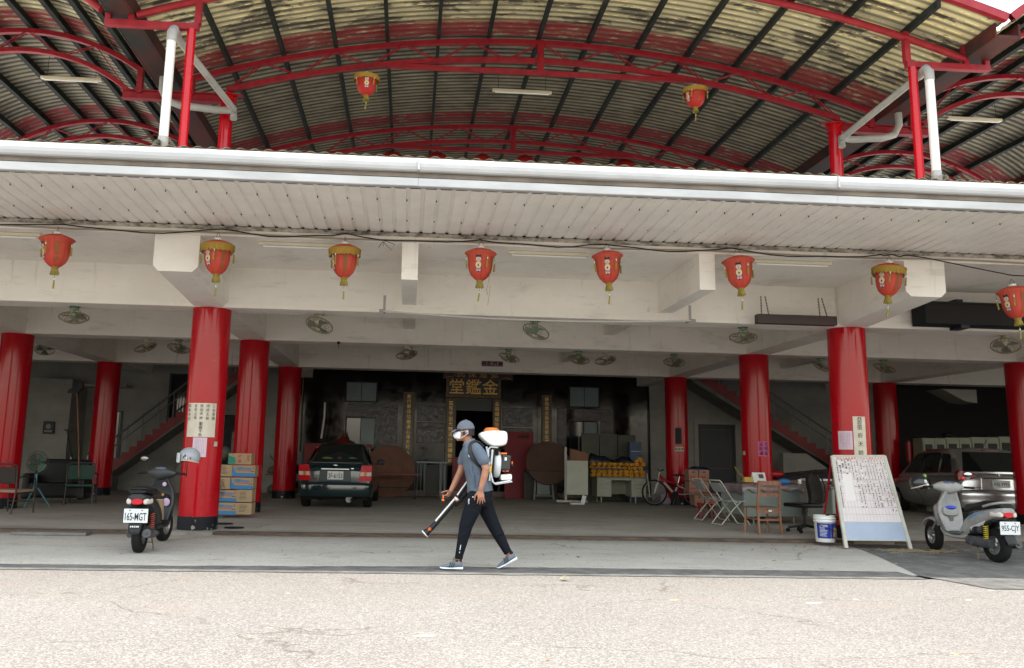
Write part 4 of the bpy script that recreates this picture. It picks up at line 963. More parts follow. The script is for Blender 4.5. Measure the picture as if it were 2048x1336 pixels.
def standfan(name, loc, rz, legm, blm, lab, tripod=True, H=1.0, R=.21, cagem=None):
    r = empty(name, loc, rz, lab, 'fan')
    b = MB()
    if tripod:
        for k in range(3): a = 2*pi*k/3+.5; b.tube([(.30*cos(a), .30*sin(a), 0), (.05*cos(a), .05*sin(a), .38)], .014)
        b.cyl((0, 0, .3), (0, 0, H-.22), .03, n=12)
    else: b.cyl((0, 0, 0), (0, 0, .03), .2, n=24); b.cyl((0, 0, .03), (0, 0, H), .018, n=10)
    b.build('stand', legm, r)
    b = MB(); b.sph((0, .10, H), (.07, .10, .07), 14, 8); b.build('motor', legm, r)
    b = MB()
    for rr, y in ((R, 0), (R*.7, -.06), (R*.4, -.08), (R*.15, -.085), (R*.7, .05)): b.tube([(rr*cos(2*pi*i/28), y, H+rr*sin(2*pi*i/28)) for i in range(28)], .0035, 5, closed=True)
    for k in range(24): a = 2*pi*k/24; b.tube([(R*q*cos(a), y, H+R*q*sin(a)) for q, y in ((.1, -.087), (.5, -.075), (.8, -.045), (1, 0), (.7, .05), (.3, .07))], .002, 4)
    b.build('cage', cagem or m_cage, r)
    b = MB()
    for k in range(4):
        a = 2*pi*k/4+.8
        b.grid(lambda s, t_, a=a: V(((.03+(R*.85-.03)*s)*cos(a+(t_-.5)*1.2), -.03+.04*t_, H+(.03+(R*.85-.03)*s)*sin(a+(t_-.5)*1.2))), 5, 5)
    b.cyl((0, -.05, H), (0, 0, H), .035, n=14); b.build('fan_blade', blm, r, fix=False)
    return r
standfan('standing_fan', G(66, 1014), rad(-8), mat('light_blue_enamel', (.10, .26, .32), .4), mat('pale_green_blade', (.10, .20, .15), .5), 'old standing fan on light blue tripod legs beside the leftmost column', H=.88, R=.235, cagem=mat('rusty_brown_wire', (.10, .055, .035), .6))
p = G(95, 1008); r = empty('sofa', (p.x+.0, p.y+.5, 0), rad(6), 'black sofa behind the standing fan', 'sofa')
b = MB(); b.box((0, .25, .55), (1.15, .28, .78), bev=.09); b.build('backrest', m_vinyl, r)
b = MB(); b.box((0, -.1, .28), (1.15, .62, .32), bev=.06); b.build('seat', m_vinyl, r)
for s in (-1, 1): b = MB(); b.box((s*.56, -.1, .36), (.16, .66, .55), bev=.06); b.build('armrest', m_vinyl, r)
def stick(name, u0, v0, u1, v1, y0, y1, lab, head, m_=None, cat='broom'):
    a = atY(u0, v0, y0); c = atY(u1, v1, y1); r = empty(name, c, 0, lab, cat); d = a-c
    b = MB(); b.tube([(0, 0, 0), d*.5+V((.01, 0, 0)), d], .013); b.build('handle', m_ or m_wood, r)
    b = MB(); head(b, d); b.build('head', m_blackpl, r); return r
stick('broom', 154, 782, 158, 955, 19.2, 18.6, 'long handled black broom stood head up before the left pier', lambda b, d: b.prism([(d.x-.19, d.z-.05), (d.x-.17, d.z+.03), (d.x+.12, d.z+.17), (d.x+.13, d.z+.10), (d.x+.03, d.z-.06)], d.y-.04, d.y+.04))
stick('squeegee', 134, 861, 143, 915, 19.0, 18.8, 'short T handled black tool beside the broom', lambda b, d: b.box((d.x+.05, d.y, d.z+.01), (.2, .03, .03)), m_blackpl, 'tool')
for u in (143, 176): 
    p = atY(u, 912, 21.5); b = MB(); b.cyl((0, 0, -.9), (0, 0, 0), .035, n=10); b.sph((0, 0, .02), .04, 10, 6)
    tag(b.build('steel_post', m_steel, None, p), {143: 'short steel post with ball top, left one behind the green armchair', 176: 'short steel post with ball top, right one beside the second red column'}[u], 'post', 'steel posts')
p = atY(98, 855, 24.36); b = MB(); b.box((0, 0, 0), (.30, .08, .34), bev=.02); o = b.build('wall_box', m_blackpl, None, p); tag(o, 'small black box with a round dial on the pale pier', 'box')
b = MB(); b.cyl((.0, -.045, .03), (0, -.06, .03), .07, n=20); b.box((0, -.045, -.10), (.2, .01, .05)); b.build('dial', m_grey, o)
b = MB(); b.bb((0, 0, 0), (1.05, .22, .045), bev=.01); p = G(-10, 1076, -.05); tag(b.build('steel_plate', mat('worn_steel_plate', (.16, .15, .14), .6, var=.2, scale=4), None, (p.x, 12.75, -.052)), 'flat worn steel plate lying against the kerb at the left edge', 'plate')
for k, (u, v) in enumerate(((447, 1048), (468, 1056))):
    p = G(u, v, .0); b = MB(); b.cyl((0, 0, 0), (0, 0, .012), .16, .15, n=24); tag(b.build('iron_disc', m_rub, None, p), ('black iron disc on the floor nearest the left front column', 'black iron disc on the floor just in front of the other disc')[k], 'disc')
# --- carton stack behind the left front column
def carton(u0, v0, u1, v1, y, d, kind, lab, grp='cartons stacked by the second red column', cat='carton', txt='純淨飲用水'):
    a = atY(u0, v0, y); c = atY(u1, v1, y); w = c.x-a.x; h = a.z-c.z
    r = empty('carton', ((a.x+c.x)/2, y, c.z), 0, lab, cat, grp)
    b = MB(); b.box((0, d/2, h/2), (w-.008, d, h-.006), bev=.006); b.build('box', {'pink': mat('pink_cardboard', (.36, .20, .15), .8, var=.1)}.get(kind, m_card), r)
    bl = mat('blue_print', (.04, .19, .42), .7); rd = mat('red_print', (.50, .06, .04), .7); gn = mat('green_print', (.02, .22, .15), .7); y_ = -.003
    F = lambda x, z: V((x, y_, z))
    b = MB()
    if kind == 'blue' or kind == 'end':
        hh = .30 if kind == 'blue' else 0
        if kind == 'blue':
            pts = [(-w/2+.006+(w-.012)*i/12, .005+h*(.30+(.62*max(0, 1-i/2.2)**1.5))) for i in range(13)]
            vs = [F(x, .006) for x, z in pts]+[F(x, z) for x, z in pts]; b.add(vs, [(i, i+1, 14+i, 13+i) for i in range(12)], False)
            for i, ch in enumerate(txt):
                vs, fs = glyphs(ch, .062 if i > 1 else .075, bold=.02); b.add([F(v.x-w*.26+i*w*.135, h*(.66 if i > 1 else .70)+v.y) for v in vs], fs, False)
            b.k = 1; b.add([F(-w*.22, h*.48), F(w*.28, h*.48), F(w*.28, h*.52), F(-w*.22, h*.52)], [(0, 1, 2, 3)], False); b.add([F(w*.38, h*.66), F(w*.43, h*.66), F(w*.43, h*.86), F(w*.38, h*.86)], [(0, 1, 2, 3)], False)
            b.k = 2; b.add([F(w*.30, h*.42), F(w*.45, h*.42), F(w*.45, h*.49), F(w*.30, h*.49)], [(0, 1, 2, 3)], False)
        else:
            b.k = 2; random.seed(int(u0))
            for i in range(6): z = h*(.82-.11*i); b.add([F(-w*.3, z), F(-w*.3+w*random.uniform(.3, .6), z), F(-w*.3+w*.4, z-.008), F(-w*.3, z-.008)], [(0, 1, 2, 3)], False)
    elif kind == 'fruit':
        b.k = 3; b.add([F(-w*.49, .01), F(-w*.16, .01), F(-w*.22, h*.25), F(-w*.12, h*.35), F(-w*.24, h*.45), F(-w*.16, h*.6), F(-w*.30, h*.66), F(-w*.49, h*.8)], [tuple(range(8))], False)
        b.k = 1
        for i, ch in enumerate('蘋果'): vs, fs = glyphs(ch, .07, bold=.03); b.add([F(v.x, h*.68-i*.08+v.y) for v in vs], fs, False)
        for i, ch in enumerate('特級'): vs, fs = glyphs(ch, .05, bold=.03); b.add([F(v.x+w*.36, h*.72-i*.06+v.y) for v in vs], fs, False)
    elif kind == 'pink':
        b.k = 1; b.add([F(-w*.35, h*.25), F(w*.2, h*.25), F(w*.2, h*.42), F(-w*.35, h*.42)], [(0, 1, 2, 3)], False); b.k = 2; b.add([F(-w*.15, h*.70), F(w*.15, h*.70), F(w*.1, h*.84), F(-w*.1, h*.84)], [(0, 1, 2, 3)], False)
    if b.v: b.build('print', [bl, rd, mat('brown_print', (.10, .075, .05), .8), gn], r, fix=False)
    return r
YC = 15.75
carton(427, 1004.5, 472, 1030, YC, .36, 'blue', 'blue and tan water carton, bottom left of the stack, half hidden by the column')
carton(472.5, 1005, 503, 1029.5, YC, .36, 'end', 'plain tan carton end with a hand hole, bottom right of the stack')
carton(428, 979.5, 473, 1004, YC, .36, 'blue', 'blue and tan water carton in the second layer, left, behind the fan cage')
carton(473.5, 979, 504, 1004.5, YC, .36, 'end', 'plain tan carton end in the second layer, right')
carton(430, 954, 460, 979, YC, .36, 'end', 'plain tan carton in the third layer, left, behind the fan cage')
carton(461.5, 954.5, 506, 979, YC, .36, 'blue', 'blue and tan water carton in the third layer')
carton(433, 929, 464, 953.5, YC, .36, 'end', 'plain tan carton in the fourth layer, left')
carton(465, 930, 510, 954, YC, .36, 'blue', 'blue and tan water carton in the fourth layer, just below the fruit carton')
carton(457, 906, 502.5, 929.5, YC, .36, 'fruit', 'tan fruit carton with green and red print on top of the stack')
standfan('standing_fan', G(423, 1036), rad(25), m_grey, mat('grey_blade', (.10, .11, .12), .5), 'grey standing fan half hidden behind the left front column', tripod=False, H=.50, R=.26)
p = atY(450, 903, 16.1); b = MB(); b.sph((0, 0, 0), (.11, .1, .13), 14, 10); tag(b.build('sack', mat('dark_sack', (.05, .05, .04), .8, var=.3), None, (p.x-.02, 16.2, 1.15)), 'dark round bundle behind the fruit carton', 'bundle')
# --- back of the hall: red altar table, tables, bench, pail, folded frames
r = empty('altar_table', (-2.0, 24.6, 0), 0, 'dark red altar table with a small pointed ornament, behind the dark car', 'table')
b = MB(); b.bb((-.95, 0, .15), (.95, .5, 1.46), bev=.01); b.build('red_front', m_redflat, r)
b = MB(); b.lathe([(.30, 1.46), (.22, 1.55), (.08, 1.6), (.07, 1.66), (.03, 1.72), (.025, 1.78), (.004, 1.86)], 20, c=(.12, .25, 0)); b.build('finial', mat('dark_red_lacquer', (.22, .02, .012), .4), r)
p = atY(650, 805, 25.0); b = MB(); b.tube([(0, 0, 0), (.0, 0, -.45), (-.06, 0, -1.05)], .03, 8); tag(b.build('pale_pole', m_wht, None, p), 'thin pale pole leaning on the dark facade above the dark car', 'pole')
def roundtable(u, vt, vb, y, lab, m_=m_mdf, R_=None):
    a = atY(u, vt, y+.35); lift = a.z-2*R_ if R_ else 0; R_ = R_ or a.z/2
    r = empty('round_table_top', (a.x, y, 0), 0, lab, 'table'); t_ = rad(-16); rot = M.Rotation(t_, 4, 'X')
    b = MB(); b.X = M.Translation((0, 0, lift)) @ rot; R2 = R_/cos(t_)*1.0
    n = 48; b.prism([(R2*cos(2*pi*i/n), R2+R2*sin(2*pi*i/n)) for i in range(n)], -.02, .012); b.build('top', m_, r)
    b = MB(); b.X = rot
    for s in (-1, 1): b.box((s*.35, -.035, R2), (.05, .03, R2*1.5)); 
    b.box((0, -.04, R2*.8), (.9, .025, .04)); b.build('folded_leg', m_blk, r) if False else None
    return r
roundtable(779, 891, 997, 23.9, 'round brown tabletop leaning upright behind the dark car, right side')
roundtable(1094, 883, 990, 23.7, 'round brown tabletop leaning upright, right of the red panel', mat('dark_brown_board', (.085, .045, .030), .7, var=.15), .60)
p = atY(792, 945, 23.2); r = empty('bench', (p.x, 23.3, 0), 0, 'long red bench in front of the leaning round table beside the dark car', 'bench')
b = MB(); b.box((0, 0, .66), (1.3, .24, .05), bev=.008); b.build('seat', mat('dull_red_wood', (.20, .03, .022), .5), r)
for s in (-1, 1): b = MB(); b.bar((s*.5, -.1, .64), (s*.55, -.1, 0), .04); b.bar((s*.5, .1, .64), (s*.55, .1, 0), .04); b.bar((s*.53, -.1, .3), (s*.53, .1, .3), .03); b.build('leg', m_blk, r)
b = MB(); b.bar((-.5, 0, .3), (.5, 0, .3), .03); b.build('stretcher', m_blk, r)
p = G(812, 990.5); r = empty('pail', p, 0, 'red slatted metal pail with dark writing on the floor under the bench end', 'pail')
b = MB(); b.lathe([(.0, .0), (.15, .0), (.15, .04), (.165, .05), (.17, .36), (.175, .37), (.165, .37), (.16, .06), (0, .05)], 28); b.build('bucket', mat('glossy_red_enamel', (.36, .008, .015), .3), r)
b = MB(); 
for i, ch in enumerate('金紙'):
    for dx in (-.06, .05): vs, fs = glyphs(ch, .09, bold=.01); b.add([V(((.1695)*sin((v.x+dx)/.165), -.1705*cos((v.x+dx)/.165), .26-i*.11+v.y)) for v in vs], fs, False)
b.build('lettering', m_ink, r, fix=False)
b = MB(); b.tube([(-.17, 0, .33), (-.12, 0, .44), (0, 0, .47), (.12, 0, .44), (.17, 0, .33)], .005, 5); b.build('handle', m_cage, r)
a = atY(833, 924, 24.2); c = atY(893, 985, 24.2)
r = empty('folded_table_frame', ((a.x+c.x)/2, 24.2, .15 if 0 else 0), 0, 'stack of folded grey steel table legs leaning left of the doorway', 'table frame'); w = (c.x-a.x)/2
b = MB(); b.bar((-w, 0, a.z), (w, 0, a.z), .04); random.seed(8)
for k in range(5): b.bar((-w+.05+.055*k, -.02*k, a.z-.02), (-w+.05+.055*k+random.uniform(-.04, .04), -.02*k-.1, .05), .022)
for k in range(4): b.bar((w-.05-.05*k, -.02*k, a.z-.02), (w-.05-.05*k+random.uniform(-.03, .03), -.02*k-.1, .05), .022)
b.build('steel_legs', mat('bluish_grey_steel', (.14, .17, .18), .45, .3), r)
b = MB(); b.box((0, .05, a.z/2), (2*w-.45, .03, a.z-.15)); b.build('dark_top', mat('dark_board_face', (.035, .035, .03), .6), r)
a = atY(1010, 863, 24.6); c = atY(1066, 985, 24.6)
r = empty('leaning_board', ((a.x+c.x)/2, 24.6, 0), 0, 'tall deep red panel leaning right of the doorway behind the sprayer', 'panel')
b = MB(); b.box((0, 0, a.z/2), (c.x-a.x, .04, a.z), M.Rotation(rad(-2), 3, 'X'), bev=.005); b.build('board', mat('deep_red_board', (.20, .004, .015), .6, var=.1), r)
b = MB()
for i, ch in enumerate('金鑑堂'): vs, fs = glyphs(ch, .10, bold=.03); b.add([V((v.x+.02+i*.11, -.07, a.z-.13+v.y)) for v in vs], fs, False)
b.build('lettering', m_ink, r, fix=False)
a = atY(905, 914, 25.2); c = atY(932, 985, 25.2); b = MB(); b.bb((a.x, 25.2, .15), (c.x+.1, 25.24, a.z)); tag(b.build('low_gate', m_redflat), 'low dark red gate leaf standing in the doorway', 'gate')
# red column-like chair frame in front of the right round table
p = G(1086, 1000); r = empty('folding_table', (p.x, p.y, 0), 0, 'dark wooden folding stand with grey panel in front of the right leaning tabletop', 'stand')
b = MB(); b.box((-.06, .12, .40), (.95, .05, .78), bev=.01); b.build('dark_panel', mat('blackened_wood', (.022, .018, .016), .6), r)
b = MB(); b.box((0, 0, .80), (1.0, .36, .06), bev=.01); b.build('top', mat('blackened_wood', (.022, .018, .016), .6), r)
for s in (-1, 1): b = MB(); b.bar((s*.22, -.1, .76), (s*.28, -.16, 0), .035); b.build('leg', m_pvc, r)
b = MB(); b.bar((-.24, -.12, .70), (.24, -.12, .70), .03); b.bar((-.25, -.14, .12), (.25, -.14, .12), .03); b.box((0, -.08, .40), (.36, .02, .5)); b.build('grey_panel', m_grey, r)
# white board on a stand, cardboard, desk
a = atY(1133, 921, 22.0); c = atY(1176, 990, 22.0)
r = empty('display_board', ((a.x+c.x)/2, 22.0, 0), 0, 'blank pale board on a white wheeled stand left of the beige desk', 'board'); w = (c.x-a.x)/2
b = MB(); b.box((0, 0, (a.z+c.z)/2), (2*w, .025, a.z-c.z), bev=.006); b.build('panel', mat('pale_stained_board', (.42, .43, .36), .6, var=.08), r)
b = MB(); b.bb((-w-.04, .05, .05), (-w+.02, .10, a.z+.35)); b.bb((-w-.25, .04, .05), (w, .10, .10)); b.build('stand', mat('off_white_frame', (.36, .36, .34), .5), r)
b = MB(); b.box((-.05, -.15, .05), (.35, .25, .03), M.Rotation(rad(10), 3, 'X')); b.box((.12, -.2, .13), (.10, .04, .22), M.Rotation(rad(15), 3, 'Y')); b.build('leaflets', m_wht, r)
a = atY(1139, 897, 22.4); c = atY(1175, 922, 22.4); b = MB(); b.prism([(a.x, c.z), (c.x, c.z), (c.x, a.z-.12), (a.x, a.z)], 22.3, 22.45); tag(b.build('cardboard_sheet', mat('reddish_cardboard', (.20, .10, .06), .8, var=.1)), 'reddish brown cardboard sheet behind the blank pale board', 'cardboard')
def desk(name, loc, rz, w, d, h, m_, lab, peds=(-1, 1), topm=None):
    r = empty(name, loc, rz, lab, 'desk')
    b = MB(); b.box((0, 0, h-.015), (w, d, .03), bev=.005); b.build('top', topm or m_grey, r)
    pw = w*.29
    for s in peds:
        x = s*(w/2-pw/2-.01); b = MB(); b.box((x, 0, h*.60), (pw, d-.04, h*.70), bev=.004); pe = b.build('pedestal', m_, r)
        hs = (.15, .15, .40); z = h-.05
        for q in hs:
            b = MB(); b.box((x, -d/2+.012, z-q*h/1.06/2), (pw-.012, .022, q*h/1.06-.012), bev=.003); dr_ = b.build('drawer', m_, r)
            b = MB(); b.box((x, -d/2-.004, z-.05), (pw*.58, .014, .024)); b.build('handle', m_alum, dr_); z -= q*h/1.06
        b = MB()
        for dy in (-d/2+.07, d/2-.07): b.cyl((x-s*-.0-.07, dy, h*.26), (x-.07, dy, 0), .022, .014, n=8)
        b.build('leg', m_, r)
    b = MB(); b.box((0, d/2-.05, h*.62), (w-2*pw, .015, h*.60)); b.build('modesty_panel', mat('dull_beige_panel', (.26, .25, .19), .5), r)
    b = MB(); b.box((0, -d/2+.04, h-.06), (w-2*pw-.02, .03, .05)); b.build('centre_drawer', m_, r)
    return r
p = G(1240, 1007); desk('office_desk', (p.x+.04, p.y+.30, 0), 0, 1.36, .66, .70, m_beige, 'beige steel desk carrying the orange paper stacks')
YD = p.y
# orange stacked boat-shaped paper ingots
m_or = mat('orange_yellow_paper', (.62, .27, .02), .7, col2=(.72, .36, .04), scale=9)
zt = .70; lay = [(1176, 1285, .70), (1178, 1290, .87), (1174, 1285, 1.055)]
gi = MB()
def ingot_bm():
    b = MB(); b.lathe([(0, .0), (.045, .0), (.052, .02), (.060, .05), (.063, .075), (.055, .07), (.05, .062)], 14, sx=1.15, sy=.9)
    b.sph((0, 0, .062), (.046, .036, .040), 12, 6); b.k = 1; b.cyl((0, -.052, .035), (0, -.0575, .036), .014, n=8); return b
bx0 = atY(1180, 950, YD+.15).x; bx1 = atY(1289, 950, YD+.15).x; pr = None; cnt = 0
for L_, (z, nn) in enumerate(((.70, 10), (.795, 10), (.90, 10), (1.0, 10))):
    for row_ in range(2):
        if L_ == 2 and row_ == 0 : continue
        for i in range(nn):
            x = bx0+(bx1-bx0)*(i+.5)/nn+random.uniform(-.01, .01)+(.012 if L_ % 2 else 0)
            if pr is None: pr = ingot_bm().build('paper_ingot', [m_or, m_blk]); o = pr
            else: o = pr.copy(); COL.objects.link(o)
            o.location = (x, YD+.10+.15*row_+random.uniform(-.01, .01), z); o.rotation_euler = (rad(random.uniform(-5, 5)), rad(random.uniform(-4, 4)), rad(random.uniform(-10, 10))); cnt += 1
            tag(o, 'orange paper ingot, %s from the left in the %s %s row on the desk' % (('first', 'second', 'third', 'fourth', 'fifth', 'sixth', 'seventh', 'eighth', 'ninth', 'tenth')[i], ('lowest', 'second lowest', 'third', 'topmost')[L_], ('front', 'rear')[row_]), 'paper ingot', 'orange paper ingots stacked on the beige desk')
for i, (dx, dz) in enumerate(((-.17, 1.08), (-.07, 1.10), (-.12, 1.16), (-.02, 1.07))):
    o = pr.copy(); COL.objects.link(o); o.location = (bx1+dx-.03, YD+.16, dz); o.rotation_euler = (rad(20*i), rad(15*i-20), i)
    tag(o, 'loose orange paper ingot at the right end above the rows, %s of four' % ('leftmost', 'second from right', 'topmost', 'rightmost')[i], 'paper ingot', 'loose orange paper ingots on top')
b = MB(); 
for i in range(4): b.box((bx0+.1+.235*i, YD+.06, .925), (.225, .10, .05), bev=.004)
tag(b.build('folded_cardboard', mat('grey_brown_card', (.17, .115, .075), .8)), 'row of flattened grey brown boxes between the orange paper layers', 'cardboard')
b = MB(); x0 = atY(1172, 900, YD+.3).x; x1 = atY(1262, 900, YD+.3).x; random.seed(12)
def tarp(s, t_):
    a = s; x = x0+(x1-x0)*s; hgt = .10+.07*sin(s*7.2+.5)+.03*sin(s*19)+.02*mnoise.noise(V((s*9, t_*5, 1)))
    an = pi*t_; return V((x, YD+.22-.17*cos(an), 1.09+(hgt+.06)*sin(an)*min(1, 8*s+.3, 8*(1-s)+.3)+.02*mnoise.noise(V((s*20, t_*8, 3)))))
b.grid(tarp, 50, 14); tag(b.build('black_tarp', mat('black_plastic_sheet', (.012, .016, .022), .28)), 'crumpled black plastic sheet on top of the orange paper stacks', 'plastic sheet')
b = MB(); a = atY(1162, 873, 24.2); c = atY(1272, 910, 24.2); L = (c.x-a.x)/3
for i in range(3): b.box((a.x+L*(i+.5), 24.2, .95), (L-.02, .04, 1.9-.03*i), bev=.005)
tag(b.build('partition_panel', mat('olive_grey_panel', (.075, .085, .065), .6, var=.15)), 'three olive grey partition panels standing behind the beige desk', 'panel')
a = atY(1258, 884, 23.6); c = atY(1281, 912, 23.6); b = MB(); b.bb((a.x, 23.5, 0), (c.x, 23.8, a.z), bev=.005); o = b.build('blue_cabinet', mat('dusty_blue', (.06, .10, .17), .6)); tag(o, 'narrow dusty blue cabinet behind the right end of the orange paper', 'cabinet')
b = MB(); b.bb((a.x+.02, 23.49, 1.40), (c.x-.02, 23.499, 1.41)); b.build('drawer_gap', m_wht, o)
# pink cartons behind the bicycle
for k, (u0, u1, v0, v1, lab) in enumerate(((1377, 1397, 939, 962, 'top left of the wrapped pink stack'), (1397.5, 1419, 939, 962, 'top right of the wrapped pink stack'), (1378, 1398, 962.5, 985, 'middle left of the pink stack'), (1398.5, 1419, 962.5, 985, 'middle right of the pink stack'),
        (1389, 1409, 990, 1012, 'bottom row left, right of the bicycle wheel'), (1409.5, 1434, 990, 1012, 'bottom row right, beside the folding chair'))):
    carton(u0, v0, u1, v1, 21.2, .35, 'pink', 'pink carton, '+lab, 'pink cartons by the white wall')
a = atY(1377, 985, 21.2); c = atY(1436, 1012, 21.2); b = MB(); b.box(((a.x+c.x)/2, 21.40, a.z-.03), (1.3*(c.x-a.x)/1.3, .4, .03)); tag(b.build('carton_tray', mat('pink_cardboard')), 'flat pink cardboard tray between the upper and lower pink cartons', 'tray')
b = MB(); a = atY(1375, 930, 21.3); c = atY(1418, 941, 21.3); b.grid(lambda s, t_: V((a.x+(c.x-a.x)*s, 21.2+.35*t_, c.z+.10*sin(pi*s)**.4*(.7+.3*sin(9*s+4*t_)))), 16, 8)
tag(b.build('blue_wrap', mat('blue_plastic_wrap', (.03, .06, .25), .25), fix=False), 'blue plastic wrap on top of the pink cartons', 'wrap')
# mop leaning by desk
stick('mop', 1294, 947, 1300, 1001, 21.0, 20.6, 'pale stick leaning between the beige desk and the bicycle', lambda b, d: b.box((0, 0, .03), (.10, .05, .09)), mat('pale_wood', (.40, .34, .24), .6), 'stick')
p = G(1338, 1010); b = MB(); b.box((0, .2, .10), (.40, .3, .20), bev=.05); b.box((.0, .25, .24), (.30, .25, .14), bev=.05); tag(b.build('plastic_bags', mat('whitish_bag', (.30, .32, .36), .5, col2=(.4, .2, .3), scale=6), None, p), 'heap of whitish plastic bags under the bicycle frame', 'bags')
# --- bicycle
def bicycle(loc, rz):
    r = empty('bicycle', loc, rz, 'white and red mountain bicycle parked before the red column', 'bicycle')
    R = .33; wb = .53
    mf = mat('white_bike_paint', (.50, .50, .50), .3); mr = mat('red_bike_paint', (.42, .01, .02), .3)
    for s in (-1, 1):
        q = empty('wheel', (s*wb, 0, R)); q.parent = r
        b = MB(); b.tube([(R*.95*cos(2*pi*i/40), 0, R*.95*sin(2*pi*i/40)) for i in range(40)], .024, 8, closed=True); b.build('tyre', m_rub, q)
        b = MB(); b.tube([(R*.865*cos(2*pi*i/40), 0, R*.865*sin(2*pi*i/40)) for i in range(40)], .011, 6, closed=True)
        b.cyl((0, -.04, 0), (0, .04, 0), .022, n=10); b.build('rim', m_alum, q)
        b = MB()
        for k in range(20): a = 2*pi*k/20; b.tube([(.02*cos(a), 0, .02*sin(a)), (R*.86*cos(a+.15), 0, R*.86*sin(a+.15))], .0014, 3)
        b.build('spokes', m_chrome, q)
    b = MB(); b.tube([(-wb, -.05, R), (-.44, -.05, .60)], .016); b.tube([(-wb, .05, R), (-.44, .05, .60)], .016); b.tube([(-.44, 0, .60), (-.40, 0, .78), (-.385, 0, .90)], .02); b.build('fork', mf, r)
    b = MB(); b.tube([(-.40, 0, .74), (-.20, 0, .50), (-.02, 0, .30)], .034, 10); b.tube([(-.40, 0, .80), (-.18, 0, .62), (.12, 0, .57)], .022, 8); b.build('frame_tube', mr, r)
    b = MB(); b.tube([(-.28, 0, .60), (-.12, 0, .42), (0, 0, .29)], .037, 10); b.tube([(0, 0, .29), (.10, 0, .60)], .02)
    for s in (-1, 1): b.tube([(.02, s*.03, .30), (.28, s*.05, .30), (wb, s*.05, R)], .013); b.tube([(.08, s*.03, .52), (.30, s*.05, .44), (wb, s*.05, R)], .013)
    b.build('frame', mf, r)
    b = MB(); b.tube([(-.10, 0, .52), (.08, 0, .50)], .03, 8); b.build('shock', m_blk, r)
    b = MB(); b.cyl((.10, 0, .58), (.14, 0, .76), .014, n=8); b.build('seat_post', m_chrome, r)
    b = MB(); b.loft([[(x, y*w, z+.015*(1-abs(y))) for y, z in ((-1, .77), (-.5, .795), (0, .80), (.5, .795), (1, .77), (0, .755))] for x, w in ((-.04, .02), (.05, .03), (.14, .07), (.22, .085), (.25, .05))]); b.build('saddle', m_vinyl, r)
    b = MB(); b.tube([(-.36, -.30, .93), (-.37, -.12, .90), (-.385, 0, .89), (-.37, .12, .90), (-.36, .30, .93)], .013); b.tube([(-.36, -.30, .93), (-.365, -.20, .918)], .02); b.tube([(-.36, .30, .93), (-.365, .2, .918)], .02)
    b.tube([(-.38, -.15, .91), (-.45, -.22, .88)], .006, 4); b.tube([(-.38, 0, .90), (-.46, -.02, .80), (-.42, 0, .66)], .004, 4); b.build('handlebar', m_blk, r)
    b = MB(); b.tube([(wb-.33, 0, .58), (wb-.18, 0, .66), (wb, 0, .72), (wb+.12, 0, .73)], .014, 6, rz=.03); b.build('mudguard', m_blk, r)
    b = MB(); b.cyl((0, -.06, .29), (0, -.05, .29), .09, n=24); b.bar((0, -.08, .29), (-.1, -.08, .17), .018); b.box((-.1, -.11, .17), (.09, .08, .02)); b.bar((0, .08, .29), (.1, .08, .41), .018); b.box((.1, .11, .41), (.09, .08, .02)); b.build('crank', m_blk, r)
    b = MB(); b.tube([(.04, .03, .26), (-.02, .12, .02)], .009, 5); b.build('kickstand', m_alum, r)
    return r
a = G(1309, 1010); c = G(1377, 1012); bicycle(((a.x+c.x)/2+.06, (a.y+c.y)/2-.10, 0), atan2(c.y-a.y, c.x-a.x)*.3)
# --- folding chairs
def folding_chair(loc, rz, lab):
    r = empty('folding_chair', loc, rz, lab, 'folding chair', 'steel folding chairs by the desks'); mf = mat('ivory_tube', (.48, .46, .40), .35)
    b = MB()   # long frame: back uprights to front feet
    pts = []
    for s in (-1, 1): b.tube([(s*.21, .30, .80), (s*.21, .05, .44), (s*.21, -.27, .02)], .012)
    b.tube([(-.21, .30, .80), (-.19, .32, .83), (.19, .32, .83), (.21, .30, .80)], .012) ; b.tube([(-.21, -.27, .02), (.21, -.27, .02)], .012); b.build('front_frame', mf, r)
    b = MB()
    for s in (-1, 1): b.tube([(s*.18, -.12, .45), (s*.18, .05, .30), (s*.18, .30, .02)], .012); b.tube([(s*.215, .1, .50), (s*.215, -.02, .42)], .009)
    b.tube([(-.18, .30, .02), (.18, .30, .02)], .012); b.build('rear_frame', mf, r)
    b = MB(); b.box((0, -.03, .45), (.37, .38, .025), bev=.01); b.build('seat', mat('grey_seat_pad', (.28, .29, .31), .4), r)
    b = MB(); b.box((0, .27, .70), (.39, .018, .20), M.Rotation(rad(-35), 3, 'X'), bev=.008); b.build('backrest', mat('grey_seat_pad'), r)
    return r
p = G(1468, 1052); folding_chair((p.x+.02, p.y+.20, 0), rad(100), 'ivory steel folding chair with grey pads, nearer one left of the desks')
p = G(1452, 1046); folding_chair((p.x-.05, p.y+.62, 0), rad(96), 'ivory steel folding chair with pale pads, farther one half behind the other')
p = G(1448, 1046); r = empty('stool', (p.x+.1, p.y+1.3, 0), 0, 'low dark red plastic stool behind the folding chairs', 'stool'); b = MB(); b.box((0, 0, .28), (.28, .28, .03), bev=.01)
for x in (-.11, .11):
    for y in (-.11, .11): b.bar((x, y, .27), (x*1.15, y*1.15, 0), .035)
b.build('stool_body', mat('dark_red_plastic', (.20, .01, .015), .4), r)
